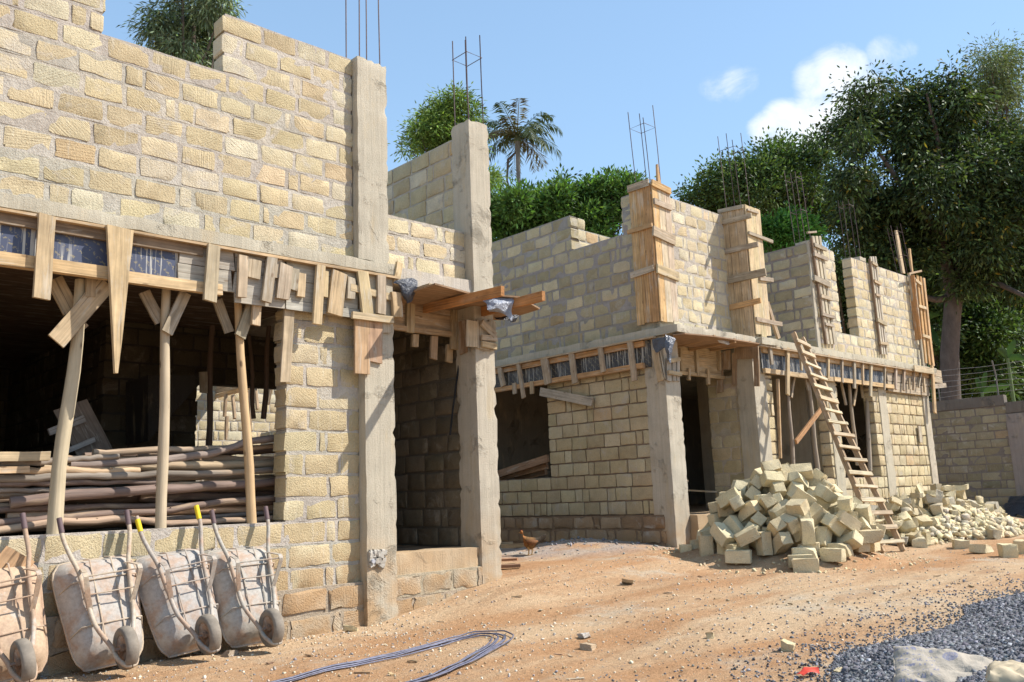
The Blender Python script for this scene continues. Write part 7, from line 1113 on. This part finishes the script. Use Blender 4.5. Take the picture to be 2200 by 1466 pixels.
tag(stones('stone_chips', np.array(pts), np.array(sz), np.array(tn), HEAP, .6), 'yellow stone chips round the foot of the tall heap', 'rubble', kind='stuff')

m = MB()
for k in range(70):                                         # splinters of board trodden into the dirt
    x = random.uniform(3.5, 12); y = random.uniform(3.6, 7.7)
    if noise.noise(Vector((x*.6, y*.6, 21))) < -.05: continue
    an = random.uniform(0, 6.28); L = random.uniform(.03, .13); d = Vector((math.cos(an), math.sin(an), random.uniform(-.1, .1))); p = Vector((x, y, gz(x, y)+.004))
    m.board(p-d*L/2, p+d*L/2, UPV, random.uniform(.008, .03), random.uniform(.004, .012), jit(random.choice([(.44, .30, .17), (.30, .19, .11), (.5, .38, .24)]), .2), segs=2)
tag(m.build('wood_splinters', WOOD, None, loc=(7, 6, -1.1)), 'small splinters of board trodden into the dirt of the yard', 'debris', kind='stuff')
# ------------------------------------------------------------------ wheelbarrows (local frame: x right, y up along the barrow, z out from its underside)
def barrow_parts(root, tint, tubet, grips, bent, hshift):
    # pan: rounded tray seen from below
    m = MB(); NU, NW = 14, 16; vs = []; w0, w1 = .08, .98; hw0, hw1 = .27, .35
    for j in range(NW+1):
        f = j/NW; s_ = f*2-1
        for i in range(NU+1):
            g_ = i/NU*2-1
            e = max(abs(s_)**3.2, abs(g_)**3.0); dp = -.19*min(1, (abs(s_)**7+abs(g_)**5.5))
            cr = 1-.085*(abs(s_)**7)*(abs(g_)**5)*2.2
            wd = (hw0+(hw1-hw0)*f); x = g_*wd*cr; y = (w0+w1)/2+s_*(w1-w0)/2*(1-.05*(abs(g_)**9)*(abs(s_)**4))
            vs.append(Vector((x, y, dp+noise.noise(Vector((x*6, y*6, bent)))*.016)))
    n0 = len(vs); vs += [v-Vector((0, 0, .004)) for v in vs]
    fs = [(j*(NU+1)+i, j*(NU+1)+i+1, (j+1)*(NU+1)+i+1, (j+1)*(NU+1)+i) for j in range(NW) for i in range(NU)]
    fs += [tuple(reversed([q_+n0 for q_ in f])) for f in list(fs)]
    m.add(vs, fs, tint); m.build('tray', TRAY, root, smooth=70, loc=(0, 0, 0))
    bd = [j*(NU+1) for j in range(NW+1)]+[NW*(NU+1)+i for i in range(1, NU+1)]+[j*(NU+1)+NU for j in range(NW-1, -1, -1)]+[i for i in range(NU-1, 0, -1)]
    m = MB(); m.tube([vs[i] for i in bd], .011, 7, tubet, closed=True); m.build('rim', TRAY, root, smooth=60, loc=(0, 0, 0))
    hl = 1.30
    for s_ in (-1, 1):
        gp = grips[0 if s_ < 0 else 1]
        path = [Vector((s_*.275+hshift, hl, .02)), Vector((s_*.27+hshift, hl-.17, .012)), Vector((s_*.235, hl-.33, .01)), Vector((s_*.20, .82, .022)), Vector((s_*.175, .55, .03)), Vector((s_*.15, .36, .04)), Vector((s_*.085, .16, .10)), Vector((s_*.075, .05, .15)), Vector((s_*.04, -.03, .20)), Vector((0, -.045, .215))]
        fine = []
        for i in range(len(path)-1):
            for k in range(4):
                t = k/4; p0, p1, p2, p3 = path[max(i-1, 0)], path[i], path[i+1], path[min(i+2, len(path)-1)]
                fine.append(.5*((2*p1)+(p2-p0)*t+(2*p0-5*p1+4*p2-p3)*t*t+(3*p1-p0-3*p2+p3)*t**3))
        fine.append(path[-1]); m = MB(); m.tube(fine, .0185, 9, tubet); o = m.build('handle', TRAY, root, smooth=60, loc=(0, 0, 0))
        if gp:
            m = MB(); a, c = path[0]+Vector((0, -.0, 0)), path[1]; m.tube([a.lerp(c, -.05 if gp[1] == 0 else .18), a.lerp(c, .72 if gp[1] == 0 else .85)], .0225, 10, gp[0]); m.build('grip', PLAIN, o, smooth=60, loc=(0, 0, 0))
        lg = [Vector((s_*.17, .84, .03)), Vector((s_*.19, .81, .10)), Vector((s_*.215, .755, .195)), Vector((s_*.215, .715, .205)), Vector((s_*.195, .61, .12)), Vector((s_*.165, .50, .03))]
        m = MB()
        for i in range(len(lg)-1):
            nn = (lg[i+1]-lg[i]).cross(XV).normalized(); m.board(lg[i], lg[i+1], nn, .038, .007, tubet, segs=1, skew=(0, 0))
        m.build('leg', TRAY, root, loc=(0, 0, 0))
    m = MB()
    m.tube([(-.21, .725, .195), (0, .73, .18), (.21, .725, .195)], .007, 6, tubet); m.tube([(-.19, .60, .11), (.19, .60, .11)], .006, 6, tubet)
    for yy, hw in ((.75, .30), (.38, .275)): m.tube([(-hw-.01, yy-.03, -.16), (-hw*.86, yy, -.01), (-.17, yy, .012), (.17, yy, .012), (hw*.86, yy, -.01), (hw+.01, yy-.03, -.16)], .0065, 6, tubet)
    for s_ in (-1, 1): m.tube([(s_*.085, .98, -.15), (s_*.085, .93, -.02), (s_*.085, .6, .015), (s_*.08, .25, .012)], .0065, 6, tubet)
    m.build('brace', TRAY, root, smooth=60, loc=(0, 0, 0))
    wc = Vector((0, .11, .165)); R_ = .165
    m = MB(); prof = [(.105, -.034), (.125, -.046), (.150, -.046), (.163, -.034), (.168, -.014), (.168, .014), (.163, .034), (.150, .046), (.125, .046), (.105, .034)]; ns = 36; vs = []
    for k in range(ns):
        an = 2*math.pi*k/ns
        for i, (r, x) in enumerate(prof): rr = r-(.004 if (i in (3, 6) and k % 2) else 0); vs.append((wc.x+x, wc.y+rr*math.cos(an), wc.z+rr*math.sin(an)))
    P_ = len(prof); fs = [(k*P_+i, k*P_+(i+1) % P_, ((k+1) % ns)*P_+(i+1) % P_, ((k+1) % ns)*P_+i) for k in range(ns) for i in range(P_)]
    m.add(vs, fs, (0.23, .195, .155)); wh = m.build('tyre', RUBBER, root, smooth=50, loc=(0, 0, 0))
    m = MB(); pr2 = [(.105, -.03), (.085, -.022), (.03, -.012), (.028, -.05), (.0, -.05), (.0, .05), (.028, .05), (.03, .012), (.085, .022), (.105, .03)]; vs = []
    for k in range(ns):
        an = 2*math.pi*k/ns
        for r, x in pr2: vs.append((wc.x+x, wc.y+r*math.cos(an), wc.z+r*math.sin(an)))
    P_ = len(pr2); fs = [(k*P_+i, k*P_+i+1, ((k+1) % ns)*P_+i+1, ((k+1) % ns)*P_+i) for k in range(ns) for i in range(P_-1)]
    m.add(vs, fs, (0.20, .125, .08)); m.tube([(-.085, wc.y, wc.z), (.085, wc.y, wc.z)], .012, 8, (.2, .15, .12)); m.build('rim', TRAY, wh, smooth=50, loc=(0, 0, 0))
YEL = (0.78, 0.55, 0.02); PURP = (0.13, 0.085, 0.085)
bars = [('rusty orange brown wheelbarrow cut off by the left edge of the picture', (1.83, 1.98), (0.50, 0.36, 0.24), (.40, .28, .19), [(PURP, 0), (PURP, 0)], -.03, 1),
        ('dusty wheelbarrow with splayed plain handles, second from the left edge', (2.64, 2.71), (0.43, 0.385, 0.335), (.46, .37, .27), [(PURP, 0), (PURP, 0)], 0, 2),
        ('grey wheelbarrow with yellow bands on its handle grips', (3.22, 3.39), (0.40, 0.37, 0.335), (.36, .31, .26), [(YEL, 1), (YEL, 0)], .0, 3),
        ('grey wheelbarrow nearest the concrete column, with dark purple grips', (3.97, 3.96), (0.42, 0.385, 0.335), (.38, .34, .28), [(PURP, 0), (PURP, 0)], 0, 4)]
for lab, (xt, xbm), tint, tubet, grips, hs, sd in bars:
    base = Vector((xbm, 7.50, gz(xbm, 7.4)+.05)); top = Vector((xt, 7.955, -.13))
    t = thing('wheelbarrow', base, lab, 'wheelbarrow', 'wheelbarrows leaning upright against the wall'); barrow_parts(t, tint, tubet, grips, sd*3.3, hs)
    yv = (top-base).normalized(); zv = Vector((0.0, -1, .25)); zv = (zv-yv*zv.dot(yv)).normalized(); xv = yv.cross(zv)
    rl = (0, .02, -.025, .035)[int(sd)-1]; xv = (xv*math.cos(rl)+yv*math.sin(rl)); yv = zv.cross(xv)
    t.matrix_world = Matrix(((xv.x, yv.x, zv.x, base.x), (xv.y, yv.y, zv.y, base.y), (xv.z, yv.z, zv.z, base.z), (0, 0, 0, 1)))
m = MB(); pboard(m, -10, 1262, 44, 1190, 62, 'y', 7.93, FN, t=.018, tint=(0.50, 0.31, 0.17)); tag(m.build('plywood_offcut', WOODC, None, loc=Y(20, 1225, 7.9)), 'orange brown plywood scrap behind the leftmost wheelbarrow', 'plywood')

# bent reinforcing rods on the ground
rb = thing('reinforcing_rods', (4.3, 5.6, -1.2), 'bundle of blue grey steel rods bent into a hairpin on the dirt', 'steel rods')
for k in range(6):
    o_ = (k-2.5)*.022; e = (k % 3)*.03+random.uniform(-.01, .01)
    c = [(1.2, 5.80), (2.78, 5.93), (3.5, 6.0), (4.23, 6.06), (4.8, 6.14), (5.08, 6.16), (5.26+e, 6.06+e*.3), (5.28+e, 5.88-e*.3), (5.08+e, 5.66), (4.72, 5.42), (4.1, 5.12), (3.45, 4.86), (2.6, 4.55)]
    pts = []
    for i in range(len(c)-1):
        for q_ in range(6):
            t_ = q_/6; g4 = [Vector((*c[max(0, min(len(c)-1, i+d))], 0)) for d in (-1, 0, 1, 2)]
            v = .5*((2*g4[1])+(g4[2]-g4[0])*t_+(2*g4[0]-5*g4[1]+4*g4[2]-g4[3])*t_*t_+(3*g4[1]-g4[0]-3*g4[2]+g4[3])*t_**3)
            n_ = (g4[2]-g4[1]).normalized().cross(UPV); wob = .8+.5*math.sin(v.x*1.7+k); v = v-n_*o_*wob; pts.append(Vector((v.x, v.y, gz(v.x, v.y)+.014+.01*(k % 2))))
    m = MB(); m.tube(pts, .0062, 6, (0.15, 0.15, 0.20)); m.build('rod', STEEL, rb, smooth=60)

# chicken
ck = thing('chicken', (0, 0, 0), 'rust brown hen with dark tail walking in the shaded gap between the buildings', 'chicken')
m = MB()
def rings(m, sec, sides=14):
    vs = []; 
    for (x, z, ry, rz) in sec:
        for k in range(sides):
            an = 2*math.pi*k/sides; vs.append((x, ry*math.cos(an), z+rz*math.sin(an)))
    n = len(sec); fs = [(i*sides+k, i*sides+(k+1) % sides, (i+1)*sides+(k+1) % sides, (i+1)*sides+k) for i in range(n-1) for k in range(sides)]
    fs += [tuple(reversed(range(sides))), tuple((n-1)*sides+k for k in range(sides))]; o = len(m.v); m.add(vs, fs, (0.34, .145, .045))
    for i, (x, z, ry, rz) in enumerate(sec):
        for k in range(sides):
            c = (0.33, .135, .04) if x < -.07 else ((0.20, .105, .04) if x < .1 else (0.06, .045, .03)); m.t[o+i*sides+k] = jit(c, .12)
rings(m, [(-.172, .385, .008, .008), (-.165, .388, .02, .022), (-.145, .392, .026, .03), (-.125, .385, .025, .03), (-.118, .345, .028, .034), (-.12, .30, .04, .05), (-.105, .245, .062, .085), (-.06, .21, .085, .105), (0, .20, .092, .105), (.06, .205, .085, .09), (.11, .225, .06, .065), (.15, .25, .035, .05), (.20, .275, .02, .05), (.25, .30, .012, .045), (.275, .31, .006, .03)])
body = m.build('body', FEATH, ck, smooth=70, loc=(0, 0, 0))
m = MB(); m.add([(-.168, -.004, .40), (-.158, -.004, .43), (-.148, -.004, .412), (-.138, -.004, .436), (-.128, -.004, .41), (-.12, -.004, .42), (-.125, -.004, .39), (-.165, -.004, .39)]+[(-.168, .004, .40), (-.158, .004, .43), (-.148, .004, .412), (-.138, .004, .436), (-.128, .004, .41), (-.12, .004, .42), (-.125, .004, .39), (-.165, .004, .39)], [tuple(range(8)), tuple(range(15, 7, -1))]+[(i, i+8, (i+1) % 8+8, (i+1) % 8) for i in range(8)], (.55, .04, .03)); m.build('comb', PLAIN, ck, loc=(0, 0, 0))
m = MB(); m.tube([(-.168, 0, .388), (-.20, 0, .378)], [.011, .002], 6, (.45, .3, .12)); m.build('beak', PLAIN, ck, loc=(0, 0, 0))
for s_ in (-1, 1):
    m = MB(); m.tube([(-.07, s_*.075, .235), (-.01, s_*.098, .22), (.06, s_*.088, .22), (.13, s_*.06, .235)], [.03, .055, .045, .01], 10, (0.19, .085, .035)); m.build('wing', FEATH, ck, smooth=70, loc=(0, 0, 0))
    m = MB(); x = -.01+.03*s_; m.tube([(x, s_*.04, .14), (x+.01, s_*.04, .08), (x, s_*.04, .012)], [.026, .011, .009], 8, (0.42, .26, .1))
    for a in (-.45, 0, .45, 3.1): m.tube([(x, s_*.04, .012), (x-math.cos(a)*.05, s_*.04+math.sin(a)*.04, .006)], [.007, .004], 5, (0.42, .26, .1))
    m.build('leg', PLAIN, ck, loc=(0, 0, 0))
    m = MB(); m.tube([(-.153, s_*.0225, .398), (-.153, s_*.027, .398)], .005, 6, (.01, .01, .01)); m.build('eye', PLAIN, ck, loc=(0, 0, 0))
cp = Z(1140, 1183, -.95)
ck.location = (cp.x*.86, cp.y*.86, gz(cp.x*.86, cp.y*.86)); ck.rotation_euler = (0, 0, -.75); ck.scale = (.88, .88, .88)

# offcuts beside the concrete column
for (px, py), L, w_, t_, rz, lab, tn in (((1090, 1140), .30, .10, .07, .3, 'short orange offcut with a bright sawn end, topmost by the column', (.56, .38, .17)), ((1082, 1178), .34, .09, .08, -.7, 'thick tan offcut lying across the pile by the column', (.46, .32, .19)), ((1105, 1188), .42, .08, .06, -.75, 'long orange offcut pointing right in the pile by the column', (.54, .34, .17)), ((1085, 1218), .36, .14, .03, -.9, 'reddish flat board lowest and nearest in the pile by the column', (.38, .2, .11)), ((1090, 1230), .34, .1, .04, -.85, 'dark narrow offcut under the reddish board by the column', (.34, .2, .12))):
    p = Z(px, py, -.98); p = p*(.93 if py < 1200 else .98); zz = gz(p.x, p.y); h = .16 if py < 1150 else (.02 if py != 1218 else .05); d = Vector((math.cos(rz), math.sin(rz), 0)); m = MB()
    m.board(p-d*L/2+UPV*(zz+h-p.z), p+d*L/2+UPV*(zz+h-p.z+(.03 if py < 1150 else 0)), UPV, w_, t_, tn); tag(m.build('timber_offcut', WOODC, None, loc=p), lab, 'board')

# cement bags, red rag
def bag(name, loc, sx, sy, h, rz, tilt, tint, lab, seed, mat=None):
    nu, nv = 26, 18; V = []; F = []
    for sd in (1, -1):
        for j in range(nv+1):
            for i in range(nu+1):
                a, c = i/nu*2-1, j/nv*2-1; e = max(0, (1-abs(a)**3.5))*max(0, (1-abs(c)**3)); p = Vector((a*sx/2, c*sy/2, 0))
                z = h*.5*e**.55*sd; z += (noise.noise(Vector((a*2.2+seed, c*2.2, sd)))*.028+noise.noise(Vector((a*5, c*5+seed, sd)))*.018)*(1 if sd > 0 else .3); V.append((p.x*(1+noise.noise(Vector((c*2, seed, 1)))*.07), p.y*(1+noise.noise(Vector((a*2, seed, 4)))*.09), z))
    n1 = (nu+1)*(nv+1)
    for j in range(nv):
        for i in range(nu):
            f = (j*(nu+1)+i, j*(nu+1)+i+1, (j+1)*(nu+1)+i+1, (j+1)*(nu+1)+i); F.append(f); F.append(tuple(reversed([q_+n1 for q_ in f])))
    bd = [i for i in range(nu+1)]+[j*(nu+1)+nu for j in range(1, nv+1)]+[nv*(nu+1)+i for i in range(nu-1, -1, -1)]+[j*(nu+1) for j in range(nv-1, 0, -1)]
    F += [(bd[i], bd[i]+n1, bd[(i+1) % len(bd)]+n1, bd[(i+1) % len(bd)]) for i in range(len(bd))]
    m = MB(); m.add(V, F, tint); o = m.build(name, mat or PAPER, None, smooth=50, loc=(0, 0, 0)); o.location = loc; o.rotation_euler = (tilt[0], tilt[1], rz); return tag(o, lab, 'cement bag')
p = on_ground(2030, 1443, .06); bag('cement_bag', (p.x, p.y, p.z), .50, .36, .09, -1.12, (.42, .10), (0.40, 0.345, 0.275), 'crumpled paper cement bag with a round grey emblem on the gravel', 3)
p = on_ground(2200, 1462, .04); bag('cement_bag', (p.x, p.y, p.z), .3, .3, .12, .3, (.15, .0), (0.50, 0.40, 0.26), 'brown paper scrap cut off at the bottom right corner', 8, PLAIN)
p = on_ground(1737, 1450, .01); zz = gz(p.x, p.y)+.012
sheet_pts = [[(p.x-.05, p.y+.05, zz), (p.x, p.y+.02, zz+.035), (p.x+.05, p.y-.03, zz+.01)], [(p.x-.06, p.y+.02, zz+.01), (p.x-.02, p.y, zz+.02), (p.x+.04, p.y-.06, zz+.03)], [(p.x-.07, p.y, zz), (p.x-.04, p.y-.03, zz+.015), (p.x+.02, p.y-.07, zz)]]
o = sheet('scrap of bright red plastic on the ground at the bottom edge', sheet_pts, (0.72, 0.07, 0.04), mat=PLAIN, amp=.012); o['category'] = 'rag'; o.name = 'red_rag'
sheet('black crumpled heap at the foot of the boundary wall', [[(25.2, 7.9, -.55), (25.3, 7.3, -.4), (25.4, 6.6, -.55)], [(24.6, 7.9, -.75), (24.7, 7.2, -.6), (24.8, 6.6, -.8)], [(24.0, 7.8, -1.0), (24.1, 7.2, -.95), (24.2, 6.7, -1.05)]], (.03, .03, .035), amp=.05)  # one black crumpled sheet over the dirt at the wall foot
